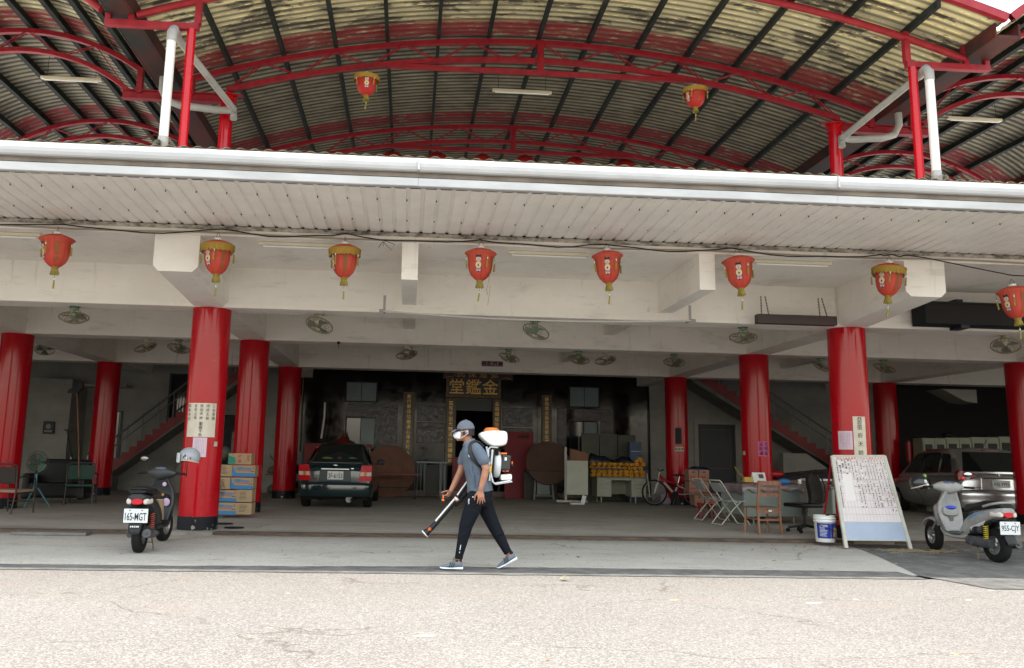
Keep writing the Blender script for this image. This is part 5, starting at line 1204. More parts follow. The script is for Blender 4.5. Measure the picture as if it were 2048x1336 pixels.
# --- desks under plastic
p = G(1522, 1046); q = G(1590, 1046)
d1 = desk('office_desk', (7.02, 16.55, 0), rad(180+16), 1.38, .70, .75, mat('grey_green_enamel', (.20, .235, .215), .45, var=.06), 'grey green steel desk under a plastic sheet behind the wooden chair')
b = MB(); b.box((0, .34, .43), (1.34, .012, .56)); b.build('back_panel', mat('grey_green_enamel'), d1)
d2 = desk('office_desk', (8.42, 15.75, 0), rad(180+12), 1.38, .70, .74, mat('pale_green_enamel', (.24, .27, .24), .45, var=.06), 'grey green steel desk behind the office chair, partly hidden by the red column', peds=(-1, 1))
b = MB(); b.box((0, .34, .43), (1.34, .012, .56)); b.build('back_panel', mat('pale_green_enamel'), d2)
m_film = mat('dusty_plastic_sheet', (.15, .12, .125), .18, col2=(.25, .19, .20), scale=3)
def film(desk_, w, d, lab, seed, drop=.16):
    b = MB()
    def f(s, t_):
        x = (s-.5)*(w+.16); y = (t_-.5)*(d+.14); ox = max(0, abs(x)-w/2)/.08; oy = max(0, abs(y)-d/2)/.07; o_ = max(ox, oy)
        z = .765+.035*max(0, mnoise.noise(V((x*3, y*3, seed))))+.012*mnoise.noise(V((x*11, y*9, seed)))
        k = 1+.5*mnoise.noise(V((x*6, y*6, seed+4)))
        return V((max(-w/2-.03, min(w/2+.03, x)), max(-d/2-.03, min(d/2+.03, y)), z-o_*drop*k))
    b.grid(f, 60, 36); o = b.build('plastic_cover', m_film, fix=False); o.location = desk_.location; o.rotation_euler = desk_.rotation_euler; tag(o, lab, 'plastic sheet')
film(d1, 1.40, .72, 'crumpled mauve grey plastic sheet over the desk behind the wooden chair', 1.)
film(d2, 1.40, .72, 'crumpled plastic sheet over the desk behind the office chair', 5., .03)
r = empty('desk_calendar', (6.95, 16.45, .79), rad(8), 'small white desk calendar standing on the plastic covered desk', 'calendar')
b = MB(); b.prism([(-.07, 0), (.07, 0), (0, .19)], -.14, .14, 'yz'); b.build('pages', m_wht, r)
b = MB(); b.X = M.Rotation(rad(-20.2), 4, 'X'); b.box((.04, -.075, .10), (.10, .003, .08)); b.build('picture', mat('dark_picture', (.08, .07, .06), .6), r)
b = MB(); b.box((0, 0, .05), (.18, .12, .1), bev=.01); b.tube([(-.08, 0, .1), (-.2, 0, .2), (-.26, .0, .30)], .018, 6, rz=.006); o = b.build('yellow_box', mat('mustard_plastic', (.50, .33, .06), .5), None, (6.72, 16.42, .79)); tag(o, 'mustard yellow box with a strap beside the desk calendar', 'box')
b = MB(); b.sph((0, 0, .03), (.13, .09, .06), 14, 8); o = b.build('blue_bag', mat('bright_blue_plastic', (.03, .16, .42), .4), None, (7.38, 16.25, .79)); tag(o, 'small bright blue plastic bag on the plastic covered desk', 'bag')
for k, (x, y, lab) in enumerate(((7.55, 15.95, 'white paper cup on the left desk edge'), (8.25, 15.6, 'white paper cup on the right desk'))):
    b = MB(); b.lathe([(0, 0), (.028, 0), (.038, .09), (.035, .09), (.026, .008)], 16); tag(b.build('paper_cup', m_wht, None, (x, y, .785)), lab, 'cup')
b = MB(); b.box((0, 0, .05), (.42, .26, .10)); tag(b.build('small_carton', m_card, None, (8.55, 16.1, .79), ), 'low brown carton on the right desk behind the cup', 'carton')
b = MB(); b.box((0, 0, 0), (.6, .3, .04)); tag(b.build('white_lid', m_wht, None, (8.2, 16.5, .86)), 'flat white lid lying behind the desks', 'lid')
b = MB(); b.sph((0, 0, 0), (.28, .2, .11), 18, 8); tag(b.build('red_basin', mat('glossy_red_enamel'), None, (8.3, 18.9, .92)), 'dark red basin with clutter behind the desks', 'basin')
r = empty('storage_table', (8.9, 19.0, 0), rad(6), 'table heaped with dark plastic sheeting behind the desks', 'table')
b = MB(); b.box((0, 0, .78), (2.3, .8, .04)); b.build('top', m_mdf, r)
for x in (-1.05, 1.05): b = MB(); b.bar((x, -.3, .76), (x, -.3, 0), .04); b.bar((x, .3, .76), (x, .3, 0), .04); b.build('leg', m_blk, r)
b = MB(); b.grid(lambda s, t_: V(((s-.5)*1.9+.35, -.42+.84*t_, .80+(.10+.24*s+.05*mnoise.noise(V((s*5, t_*3, 2)))+.02*mnoise.noise(V((s*15, t_*9, 2))))*sin(pi*t_)**.5*min(1, 6*(1-s)+.2))), 40, 16)
o = b.build('dark_sheeting', mat('dark_glossy_sheeting', (.035, .030, .036), .2)); o.location = (8.9, 19.0, 0); tag(o, 'dark glossy plastic sheeting heaped on the table behind the desks', 'plastic sheet')
# --- wooden chair seen from behind
p = G(1536, 1070); r = empty('wooden_chair', (p.x+.02, p.y+.22, 0), rad(6), 'worn brown wooden chair seen from behind in front of the desks', 'chair')
for s in (-1, 1):
    b = MB(); b.barpath([(s*.20, -.22, 0), (s*.195, -.19, .43), (s*.19, -.245, .88)], .032, .035, up=(1, 0, 0)); b.build('rear_leg', m_wood, r)
    b = MB(); b.bar((s*.20, .21, .43), (s*.21, .22, 0), .034); b.build('front_leg', m_wood, r)
    b = MB(); b.bar((s*.2, -.2, .25), (s*.2, .21, .25), .02, .03); b.build('side_rail', m_wood, r)
for z, h, y in ((.845, .07, -.24), (.745, .03, -.228), (.65, .06, -.217)):
    b = MB(); b.box((0, y, z), (.37, .016, h)); b.build('back_slat', m_wood, r)
b = MB(); b.box((0, -.19, .24), (.37, .018, .03)); b.box((0, -.19, .38), (.37, .018, .06)); b.build('stretcher', m_wood, r)
b = MB(); b.box((0, .01, .435), (.43, .45, .02), bev=.005); st = b.build('seat', m_wood, r)
b = MB(); b.grid(lambda s, t_: V(((s-.5)*.38, -.19+.38*t_, .449+.012*mnoise.noise(V((s*8, t_*8, 1))))), 14, 14); b.build('torn_pad', mat('frayed_pad', (.22, .15, .09), .9, var=.3, scale=20), st)
b = MB(); b.box((.02, -.205, .39), (.06, .004, .03)); b.build('sticker', m_wht, r)
# --- office chair
p = G(1612, 1066); r = empty('office_chair', (p.x+.06, p.y+.15, 0), rad(-75), 'black office chair with a curved mesh back facing the desks', 'office chair')
b = MB()
for k in range(5): a = 2*pi*k/5+.3; b.tube([(0, 0, .12), (.28*cos(a), .28*sin(a), .07)], .02)
b.cyl((0, 0, .08), (0, 0, .42), .025, n=10); b.cyl((0, 0, .30), (0, 0, .40), .035, n=10); base = b.build('base', m_blackpl, r)
for k in range(5): a = 2*pi*k/5+.3; b = MB(); b.cyl((.28*cos(a), .28*sin(a)-.02, .03), (.28*cos(a), .28*sin(a)+.02, .03), .03, n=10); b.build('castor', m_blackpl, base)
b = MB(); b.box((0, -.02, .46), (.46, .48, .07), bev=.03); b.build('seat', m_vinyl, r)
b = MB(); prof = [(0.24, .46), (.30, .55), (.30, .68), (.26, .82), (.24, .92), (.245, 1.0)]
n = len(prof); wd = [.16, .20, .215, .21, .18, .10]
b.loft([[(x, y+.05*(1-(x/w)**2)*1.0-.03+th, z) for x, th in [(-w, 0), (-w*.6, 0), (0, 0), (w*.6, 0), (w, 0), (w*.6, .03), (0, .03), (-w*.6, .03)]] for (y, z), w in zip(prof, wd)]); b.build('backrest', mat('dark_mesh_back', (.035, .033, .03), .5), r)
b = MB(); b.tube([(-.10, .26, 1.0), (-.18, .25, .92), (-.215, .27, .80), (-.215, .29, .66), (-.19, .29, .54), (-.1, .24, .46), (.1, .24, .46), (.19, .29, .54), (.215, .29, .66), (.215, .27, .8), (.18, .25, .92), (.10, .26, 1.0)], .014, 8, closed=True); b.build('back_rim', m_blackpl, r)
# --- paint bucket
p = G(1651, 1083.5); r = empty('paint_bucket', p, rad(4), 'white plastic paint bucket with a blue and yellow label beside the notice board', 'bucket')
b = MB(); b.lathe([(0, 0), (.135, 0), (.14, .01), (.155, .30), (.168, .305), (.168, .318), (.157, .32), (.157, .345), (.17, .35), (.17, .36), (.158, .362), (.158, .385), (.165, .388), (.165, .40), (.15, .40), (.14, .05), (0, .03)], 36); b.build('tub', m_wht, r)
def bl(a, z): q = .1372+.0556*(z/.30)*.99*.32+.003; return V((q*sin(a), -q*cos(a), z))
q_ = lambda z: .1405+.015*(z-.01)/.29+.0015
def lab_(a0, a1, z0, z1, o=0): return lambda s, t_: V(((q_(z0+(z1-z0)*t_)+o)*sin(a0+(a1-a0)*s), -(q_(z0+(z1-z0)*t_)+o)*cos(a0+(a1-a0)*s), z0+(z1-z0)*t_))
b = MB(); b.grid(lab_(-1.35, .05, .06, .285), 12, 3); b.grid(lab_(.08, 1.3, .06, .285), 12, 3); b.k = 1; b.grid(lab_(.38, 1.05, .08, .22, .001), 8, 3)
b.k = 2; random.seed(2)
for i in range(9): z = .26-i*.02; b.grid(lab_(-1.05, -1.05+random.uniform(.5, .8), z-.006, z, .001), 4, 1)
b.build('label', [mat('deep_blue_print', (.012, .03, .26), .4), mat('golden_print', (.62, .36, .07), .4), m_wht], r, fix=False)
b = MB(); b.tube([(-.16, 0, .33), (-.13, -.12, .24), (0, -.17, .2), (.13, -.12, .15), (.165, 0, .33)], .004, 5); b.build('handle', m_blk, r)
b = MB(); b.sph((.17, .12, .36), (.09, .06, .05), 10, 6); b.tube([(.08, .1, .39), (.22, .1, .40), (.26, .1, .33)], .02, 6); tag(b.build('black_cloth', m_vinyl, None, p), 'black glove or rag hanging behind the paint bucket', 'rag')
# --- A-board notice
A0 = atY(1706, 1097, 12.86); 
pts = {k: v for k, v in zip('abcd', ((1701, 1096), (1811, 1094), (1663, 911), (1770, 911)))}
fl = G(1701, 1096, -.03); fr = G(1811, 1094, -.03); yb = (fl.y+fr.y)/2
tl = atY(1664, 911, yb+.40); tr = atY(1768, 911, yb+.40)
r = empty('notice_board', ((fl.x+fr.x)/2, yb, -.045), 0, 'big leaning notice board covered with a handwritten ruled sheet', 'notice board')
O = V(((fl.x+fr.x)/2, yb, -.045)); FL, FR, TL, TR = (V((fl.x, yb, -.045))-O, V((fr.x, yb, -.045))-O, tl-O, tr-O)
def bp(s, t_, o=0):
    a_ = FL.lerp(FR, s); c_ = TL.lerp(TR, s); nrm = (FR-FL).cross(TL-FL).normalized(); return a_.lerp(c_, t_)+nrm*o
m_fr = mat('ivory_board_frame', (.46, .45, .38), .5, var=.08, scale=8)
b = MB(); b.bar(bp(0, 0), bp(0, .995), .05, .035, (0, 1, 0)); b.bar(bp(1, 0), bp(1, .995), .05, .035, (0, 1, 0)); b.bar(bp(0, .995), bp(1, .995), .03, .035, (0, 1, 0)); b.bar(bp(0, .085), bp(1, .085), .015, .03, (0, 1, 0)); b.build('frame', m_fr, r)
def quad(b, s0, s1, t0, t1, o, n=1): b.grid(lambda s, t_: bp(s0+(s1-s0)*s, t0+(t1-t0)*t_, o), n, n, False)
sg = 1 if (FR-FL).cross(TL-FL).y < 0 else -1
b = MB(); quad(b, .025, .975, .085, .985, .004*sg); quad(b, .025, .975, .085, .985, -.01*sg); b.build('board', mat('pale_blue_board', (.34, .40, .50), .5, var=.05), r, fix=False)
b = MB(); b.grid(lambda s, t_: bp(.03+.94*s, .275+.705*t_, sg*(.008+.002*mnoise.noise(V((s*7, t_*7, 0))))), 20, 20); sh = b.build('ruled_sheet', mat('pinkish_white_paper', (.66, .60, .585), .75, var=.05, scale=3), r, fix=False)
b = MB()
for i in range(1, 17): s = .03+.94*i/17; quad(b, s-.0012, s+.0012, .28, .955, .0115*sg)
for i in range(1, 9): t_ = .28+.675*i/9; quad(b, .04, .96, t_-.0010, t_+.0010, .0115*sg)
b.build('ruled_lines', mat('mauve_line', (.34, .26, .30), .8), sh, fix=False)
random.seed(21)
ink = [MB(), MB()]
names_ = '林陳王李張黃吳劉蔡楊許鄭謝郭洪曾邱廖賴周徐蘇葉莊呂江何蕭羅高潘簡朱鍾游彭詹胡施沈余盧梁趙顏柯翁魏孫戴范方宋鄧杜傅侯曹薛丁卓馬阮董唐溫藍石蔣田康鄒白涂尤巫韓龔嚴袁金元月日年千百廿十一二三五六七八九福壽信士女弟子'
cw = .94/17
for c_ in range(17):
    s = .03+.94*(c_+.5)/17; depth = [.85, .3, .28, .30, .22, .45, .8, .78, .55, .6, .80, .8, .8, .7, .75, .85, .9][c_]
    t_ = .945; cnt2 = 0; heavy = 1 if c_ < 5 and True else 0
    while t_ > .945-.66*depth:
        if random.random() < (.10 if c_ < 2 else .2): t_ -= .018; continue
        ch = random.choice(names_); vs, fs = glyphs(ch, 1.0, bold=.02)
        hv = heavy and t_ > .78 or (c_ in (5, 9, 12) and .38 < t_ < .55)
        sz = .026 if hv else .017; asp = (FR-FL).length/(TL-FL).length
        ink[0 if hv or random.random() < .5 else 1].add([bp(s+v.x*sz/asp*.9, t_+v.y*sz, .012*sg) for v in vs], fs, False)
        t_ -= sz*1.08
ink[0].build('handwriting', m_ink, sh, fix=False); ink[1].build('faint_handwriting', mat('grey_ink', (.16, .14, .15), .8), sh, fix=False)
b = MB()
for i, ch in enumerate('慶祝金鑑堂聖誕千秋信士捐獻芳名錄'):
    vs, fs = glyphs(ch, 1.0, bold=.02); asp = (FR-FL).length/(TL-FL).length; b.add([bp(.06+.89*(i+.5)/16+v.x*.030/asp, .966+v.y*.022, .012*sg) for v in vs], fs, False)
b.build('title_line', mat('orange_red_ink', (.50, .14, .07), .7), sh, fix=False)
b = MB(); b.grid(lambda s, t_: bp(.12+.17*s, .50+.29*t_, .0122*sg), 1, 1, False); b.build('pasted_slip', mat('white_slip', (.68, .64, .62), .7), sh, fix=False)
b = MB()
for s in (0, 1): q0 = bp(s, .96); b.bar(q0+V((0, .03, 0)), V((q0.x+(.11 if s else .04), .95, 0.045)), .03, .02, (1, 0, 0))
b.build('rear_strut', mat('red_strut', (.36, .01, .015), .4), r)
# --- cabinets at the far right
m_cab = mat('grey_green_cabinet', (.22, .23, .17), .5, var=.1)
xs_ = [1846, 1893, 1944, 1999, 2056]; YK = 21.5
for k in range(4):
    a = atY(xs_[k], 876-1*k, YK); c = atY(xs_[k+1], 876-1*k, YK); w = (c.x-a.x); H = a.z
    r = empty('steel_cabinet', ((a.x+c.x)/2, YK+.25, 0), 0, 'steel cabinet with glass doors, %s of the row behind the silver car' % ('first from left', 'second from left', 'third from left', 'rightmost')[k], 'cabinet', 'steel cabinets behind the silver car')
    b = MB(); b.bb((-w/2+.005, -.2, 0), (w/2-.005, .22, H)); b.build('carcass', m_cab, r)
    for s in (-1, 1):
        x = s*w/4; b = MB(); b.bb((x-w/4+.02, -.215, .9), (x+w/4-.01, -.2005, H-.05)); dd = b.build('door', m_cab, r)
        b = MB(); b.bb((x-w/4+.07, -.222, .98), (x+w/4-.06, -.2155, H-.16)); b.build('pane', mat('dim_cabinet_glass', (.012, .014, .012), .45, spec=.2), dd)
b = MB(); b.sph((0, 0, .05), (.15, .12, .06), 10, 6); p = atY(1895, 874, YK+.2); tag(b.build('dark_bundle', m_vinyl, None, p), 'dark bundle with a red spot on top of the cabinets', 'bundle')
p = atY(1818, 885, 22.2); b = MB(); b.cyl((0, 0, -.5), (0, 0, 0), .09, n=16); b.cyl((0, 0, 0), (0, 0, .05), .03, n=10); b.cyl((0, 0, -1.36), (0, 0, -.5), .05, n=8); tag(b.build('fire_extinguisher', mat('glossy_red_enamel'), None, p), 'dim red cylinder standing between the rear column and the silver car', 'cylinder')
a = atY(1865, 780, 22.0); c = atY(1935, 808, 22.0); b = MB(); b.prism([(a.x, a.z), (c.x, a.z), (c.x, c.z), (c.x-.35, c.z+.05)], 21.6, 22.3); tag(b.build('duct_end', m_cream), 'pale wedge shaped duct hanging in the dark at the far right', 'duct')
# clutter between second and third red columns at left
p = G(548, 992); r = empty('clutter_rack', (p.x, p.y+1.0, 0), 0, 'dark rack with sacks and a red shelf between the left red columns', 'rack')
b = MB(); b.box((0, 0, .55), (.8, .4, .04)); b.build('shelf', m_redflat, r)
b = MB(); random.seed(4)
for k in range(7): b.sph((random.uniform(-.3, .3), random.uniform(-.1, .1), .12+.1*random.random()+(k % 2)*.5), (.16, .12, .13), 10, 6)
for k in range(6): b.tube([(random.uniform(-.35, .35), 0, .6), (random.uniform(-.4, .4), -.05, random.uniform(.9, 1.15))], .012, 4)
b.build('sacks', mat('dusty_dark_sack', (.07, .065, .055), .8, col2=(.16, .15, .12), scale=5), r)
# fallen leaves and grit on the apron
random.seed(31); b = MB()
def leaf(x, y, z, s, m_):
    b.k = m_; a = random.uniform(0, 6.28); t1 = V((cos(a), sin(a), random.uniform(.0, .25)))*s; t2 = V((-sin(a), cos(a), random.uniform(0, .2)))*s*.4
    c = V((x, y, z+.004)); b.add([c-t1, c-t2*1.0, c+t1, c+t2], [(0, 1, 2, 3)], False)
for k in range(420):
    u = random.random()
    if u < .40: x, y = random.gauss(6.6, 1.3), 12.6+random.gauss(0, .28)
    elif u < .6: x, y = random.uniform(1.5, 8), 12.9-random.random()**2*2.0
    elif u < .8: x, y = random.uniform(-6, 9), random.uniform(10, 12.9)
    else: x, y = random.uniform(1, 8.5), random.uniform(13.4, 19)
    if y > 13.0 and y < 13.3: y = 12.9
    z = 0.002 if y > 13.2 else zap(y)+.004
    leaf(x, y, z+.006, random.uniform(.012, .04), random.choice((0, 0, 1, 2)))
for k in range(60): leaf(random.uniform(-6, 8), random.uniform(3.5, 9.5), -.093, random.uniform(.008, .022), random.choice((0, 3, 2)))
o = b.build('fallen_leaves', [mat('dry_leaf', (.22, .12, .05), .8), mat('dark_leaf', (.05, .055, .03), .8), mat('straw_leaf', (.38, .30, .16), .8), mat('yellow_leaf', (.42, .36, .06), .8)], fix=False); tag(o, 'dry leaves and twigs scattered along the kerb and apron', 'leaves', kind='stuff')
b = MB(); 
for k in range(60):
    x, y = random.gauss(7.6, .35), random.gauss(12.2, .12); a = random.gauss(.2, .5); L = random.uniform(.05, .16); z = zap(y)+.008
    b.tube([(x-L*cos(a), y-L*sin(a)*.5, z), (x, y, z+.012), (x+L*cos(a), y+L*sin(a)*.5, z)], .003, 3)
o = b.build('straw_litter', mat('straw_leaf'), fix=False); tag(o, 'pale straw litter lying in front of the notice board foot', 'straw', kind='stuff')
p = G(1130, 1161, -.095); b = MB(); 
for k in range(5): leaf(p.x+random.uniform(-.04, .04), p.y+random.uniform(-.04, .04), -.085+.01*k, .05, 0)
tag(b.build('curled_leaf', mat('yellow_leaf'), fix=False), 'single curled yellow leaf on the sunlit forecourt', 'leaf')
# ================================================================== vehicles
def ring(x, zc, hz, hy, n=18, p=2.6, y0=0, ax='x'):
    o = []
    for i in range(n):
        a = 2*pi*i/n; c, s = cos(a), sin(a)
        yy = math.copysign(abs(c)**(2/p), c)*hy; zz = math.copysign(abs(s)**(2/p), s)*hz
        o.append((x, y0+yy, zc+zz) if ax == 'x' else (y0+yy, x, zc+zz))
    return o
def plate(parent, txt, c, w, h, rx=0, rz=0, y=0):
    m_pl = mat('number_plate_white', (.62, .64, .64), .4)
    R = M.Translation(V(c)) @ M.Rotation(rz, 4, 'Z') @ M.Rotation(rx, 4, 'X')
    b = MB(); b.X = R; b.box((0, 0, 0), (w, .008, h), bev=.003); o = b.build('number_plate', m_pl, parent)
    b = MB(); b.X = R; vs, fs = glyphs(txt, 1, bold=.012); wx = max(v.x for v in vs)-min(v.x for v in vs); wz = max(v.y for v in vs)-min(v.y for v in vs)
    sx, sz = w*.88/wx, h*.56/wz; b.add([V((v.x*sx, -.0055, v.y*sz-h*.06)) for v in vs], fs, False)
    for s in (-1, 1): b.cyl((s*w*.25, -.002, h*.38), (s*w*.25, -.006, h*.38), h*.05, n=8)
    b.build('plate_lettering', m_ink, o, fix=False); return o
def wheel(parent, name, c, R, w, ax, rimm, hub=.6):
    q = empty(name, c); q.parent = parent
    A = M.Rotation(pi/2, 4, 'X') if ax == 'y' else M.Rotation(pi/2, 4, 'Y')
    b = MB(); b.X = A; b.lathe([(R*hub, -w/2), (R*.9, -w/2), (R*.97, -w*.42), (R, -w*.25), (R, w*.25), (R*.97, w*.42), (R*.9, w/2), (R*hub, w/2), (R*hub, -w/2)], 36); b.build('tyre', m_rub, q)
    b = MB(); b.X = A; b.lathe([(R*hub, -w*.42), (R*(hub-.05), -w*.38), (R*(hub-.06), w*.38), (R*hub, w*.42)], 30); b.lathe([(0, -w*.4), (R*.16, -w*.4), (R*.16, w*.4), (0, w*.4)], 16)
    for k in range(5):
        a = 2*pi*k/5; b.bar((R*.1*cos(a), R*.1*sin(a), 0), (R*hub*.98*cos(a), R*hub*.98*sin(a), 0), w*.35, R*.12, up=(0, 0, 1))
    b.build('rim', rimm, q); return q
m_tealpaint = mat('dark_teal_car_paint', (.008, .022, .026), .12, spec=.6, coat=.6); m_silver = mat('silver_car_paint', (.78, .79, .81), .27, .93, coat=.3)
m_tint = mat('tinted_car_glass', (.008, .012, .012), .05, spec=.7); m_lred_ = mat('red_lamp_lens', (.50, .01, .02), .15); m_lclear = mat('clear_lamp_lens', (.55, .50, .46), .15); m_amber = mat('amber_lens', (.55, .20, .03), .2)
def car(name, loc, rz, lab, paint, L, w, low, gh, rimm):
    r = empty(name, loc, rz, lab, 'car')
    rings = []
    for y, hw, zb, zt in low:
        h = zt-zb; P = [(.0, zb), (hw-.16, zb), (hw-.05, zb+.05), (hw-.01, zb+.16), (hw, zb+h*.5), (hw-.02, zt-h*.22), (hw-.06, zt-.05), (hw-.16, zt), (hw*.4, zt+.012), (0, zt+.015)]
        rings.append([V((x, y, z)) for x, z in P]+[V((-x, y, z)) for x, z in P[-2:0:-1]])
    b = MB(); b.loft(rings); body = b.build('body', paint, r)
    rings = []
    for y, wb, zb, wr, zr in gh:
        P = [(wb, zb-.05), (wb, zb), (wb+(wr-wb)*.5, zb+(zr-zb)*.5), (wr, zb+(zr-zb)*.86), (wr-.07, zr-.01*0-(zr-zb)*.03), (wr-.22, zr), (0, zr+.015)]
        rings.append([V((x, y, z)) for x, z in P]+[V((-x, y, z)) for x, z in P[-2::-1]])
    b = MB(); b.loft(rings); b.build('cabin', paint, r)
    return r, body
def glasspoly(r, pts, m_, name='window', off=.006, parent=None):
    c = V((0, 0, .9)); P = [V(p) for p in pts]; n = (P[1]-P[0]).cross(P[2]-P[0]).normalized()
    cc = sum(P, V())/len(P); 
    if n.dot(cc-V((0, 2.2, 1.0))) < 0: n = -n
    b = MB(); k = len(P); b.add([p+n*off for p in P]+[p-n*.004 for p in P], [tuple(range(k)), tuple(range(k, 2*k))[::-1]]+[(i, (i+1) % k, k+(i+1) % k, k+i) for i in range(k)], False)
    return b.build(name, m_, parent or r)
# ---- dark teal sedan seen from behind
a = G(673, 1013); cx = atY(674, 950, 18.75).x
low = [(0.02, .74, .34, .50), (.0, .80, .30, .78), (.03, .835, .28, .90), (.14, .85, .24, .965), (.45, .855, .22, .985), (1.0, .855, .2, .95), (2.2, .855, .2, .92), (3.2, .85, .2, .90), (3.8, .82, .22, .80), (4.2, .76, .25, .70), (4.32, .62, .30, .58)]
gh = [(.52, .76, .96, .72, .975), (.72, .755, .95, .63, 1.12), (1.20, .755, .93, .575, 1.395), (1.5, .755, .92, .585, 1.425), (2.3, .755, .92, .585, 1.41), (2.6, .75, .92, .58, 1.36), (3.3, .73, .92, .66, .94)]
r, body = car('parked_sedan', (cx-.04, 18.75, 0), rad(-1), 'dark teal sedan parked inside the hall, seen from behind', m_tealpaint, 4.3, .85, low, gh, m_alum)
r.scale = (.93, 1, 1)
for x in (-.74, .74):
    for y in (.68, 3.35): wheel(r, 'wheel', (x, y, .30), .30, .19, 'x', m_alum)
g = glasspoly(r, [(-.60, .575, 1.0), (.60, .575, 1.0), (.50, 1.13, 1.37), (-.50, 1.13, 1.37)], m_tint, 'rear_window', .02)
b = MB(); b.sph((-.28, .50+.15, 1.045), (.17, .02, .06), 12, 6); b.k = 1; b.sph((.02, .50+.15, 1.04), (.08, .02, .055), 10, 6); b.k = 2; b.sph((.33, .50+.17, 1.05), (.18, .02, .05), 10, 6)
b.build('parcel_shelf_things', [mat('green_plush', (.08, .13, .03), .8), mat('red_plush', (.28, .03, .03), .8), mat('pale_plush', (.10, .14, .13), .8)], g)
for s in (-1, 1):
    for pts in ([(s*.815, 1.0, .97), (s*.80, 1.95, .96), (s*.66, 1.9, 1.33), (s*.655, 1.32, 1.33)],): glasspoly(r, [(s*.765, .98, .97), (s*.765, 1.92, .96), (s*.655, 1.88, 1.32), (s*.64, 1.32, 1.31)], m_tint, 'side_window', .02)
    b = MB()
    P_ = [(s*.86, .935), (s*.62, .935), (s*.575, .76), (s*.555, .60), (s*.845, .60)]
    n = 5
    b.k = 0; b.add([V((x, -.035+(.03 if abs(x) > .8 else -.0), z)) for x, z in P_]+[V((x, .15, z)) for x, z in P_], [tuple(range(5))]+[(i, (i+1) % 5, 5+(i+1) % 5, 5+i) for i in range(5)], False)
    b.k = 1; b.add([V((x, y, z)) for x, y, z in ((s*.845, -.012, .79), (s*.60, -.042, .79), (s*.585, -.042, .71), (s*.84, -.012, .71))], [(0, 1, 2, 3)], False)
    b.k = 2; b.add([V((x, y, z)) for x, y, z in ((s*.74, -.033, .79), (s*.68, -.041, .79), (s*.67, -.041, .71), (s*.735, -.033, .71))], [(0, 1, 2, 3)], False)
    b.build('tail_light', [m_lred_, m_lclear, m_amber], r)
    b = MB(); b.box((s*.93, 2.55, .99), (.19, .09, .12), bev=.03); b.box((s*.83, 2.56, .94), (.12, .05, .04)); b.build('side_mirror', m_blackpl, r)
b = MB(); b.box((0, -.028, .705), (.72, .03, .24), bev=.01); b.build('plate_recess', mat('recess_dark_teal', (.015, .03, .038), .3), body)
plate(r, '3F-6153', (.01, -.052, .715), .37, .18)
b = MB(); b.box((0, -.055, .85), (.66, .035, .035), bev=.01); b.build('chrome_strip', m_chrome, r)
b = MB(); b.sph((0, -.02, .93), (.055, .012, .022), 16, 6); b.build('badge', m_chrome, r)
b = MB(); b.box((.40, -.022, .865), (.06, .008, .018)); b.build('model_mark', m_chrome, r)
b = MB(); b.loft([[V((x, y, z)) for x, y, z in ((s*1., 0, 0),)] for s in ()], caps=False) if False else None
rows = []
for x, y in ((-.87, .35), (-.855, .10), (-.80, -.02), (-.62, -.085), (0, -.11), (.62, -.085), (.80, -.02), (.855, .10), (.87, .35)):
    rows.append([V((x, y+dy, z)) for dy, z in ((.02, .26), (-.005, .30), (-.01, .40), (-.012, .50), (.0, .545), (.03, .56), (.08, .56), (.08, .26))])
b = MB(); b.loft(rows); b.build('bumper', m_tealpaint, r)
b = MB(); b.box((0, -.02, .985), (1.2, .06, .02), bev=.006); b.build('boot_lip', m_tealpaint, r)
b = MB(); b.cyl((.34, .0, .21), (.34, .35, .23), .075, .085, n=16); b.k = 1; b.cyl((.40, -.04, .20), (.40, 0, .20), .03, n=12); b.build('exhaust', [m_alum, m_rub], r)
b = MB(); b.box((0, .8, .24), (1.5, 1.4, .1)); b.build('underbody', m_rub, r)
# ---- silver people carrier at the right
p = G(1905, 1047); cxl = atY(1908, 985, 18.35); RZ = rad(-9)
low = [(.03, .74, .36, .55), (.0, .80, .32, .85), (.04, .845, .30, .98), (.15, .86, .26, 1.03), (.5, .865, .22, 1.02), (1.2, .865, .2, .99), (2.2, .865, .2, .96), (3.2, .86, .2, .93), (3.8, .82, .22, .85), (4.2, .74, .25, .72), (4.35, .6, .3, .6)]
gh = [(.12, .80, 1.02, .74, 1.06), (.25, .80, 1.01, .69, 1.36), (.42, .80, 1.0, .665, 1.55), (.9, .80, .99, .665, 1.60), (2.1, .79, .96, .655, 1.60), (2.5, .78, .95, .65, 1.52), (3.5, .75, .93, .68, .95)]
r, body = car('parked_people_carrier', (cxl.x+1.05, 18.3, 0), RZ, 'silver people carrier parked deep at the right behind the grey scooter', m_silver, 4.3, .86, low, gh, m_alum)
for x in (-.76, .76):
    for y in (.72, 3.4): wheel(r, 'wheel', (x, y, .31), .31, .19, 'x', m_alum)
glasspoly(r, [(-.72, .115, 1.07), (.72, .115, 1.07), (.60, .335, 1.50), (-.60, .335, 1.50)], m_tint, 'rear_window', .02)
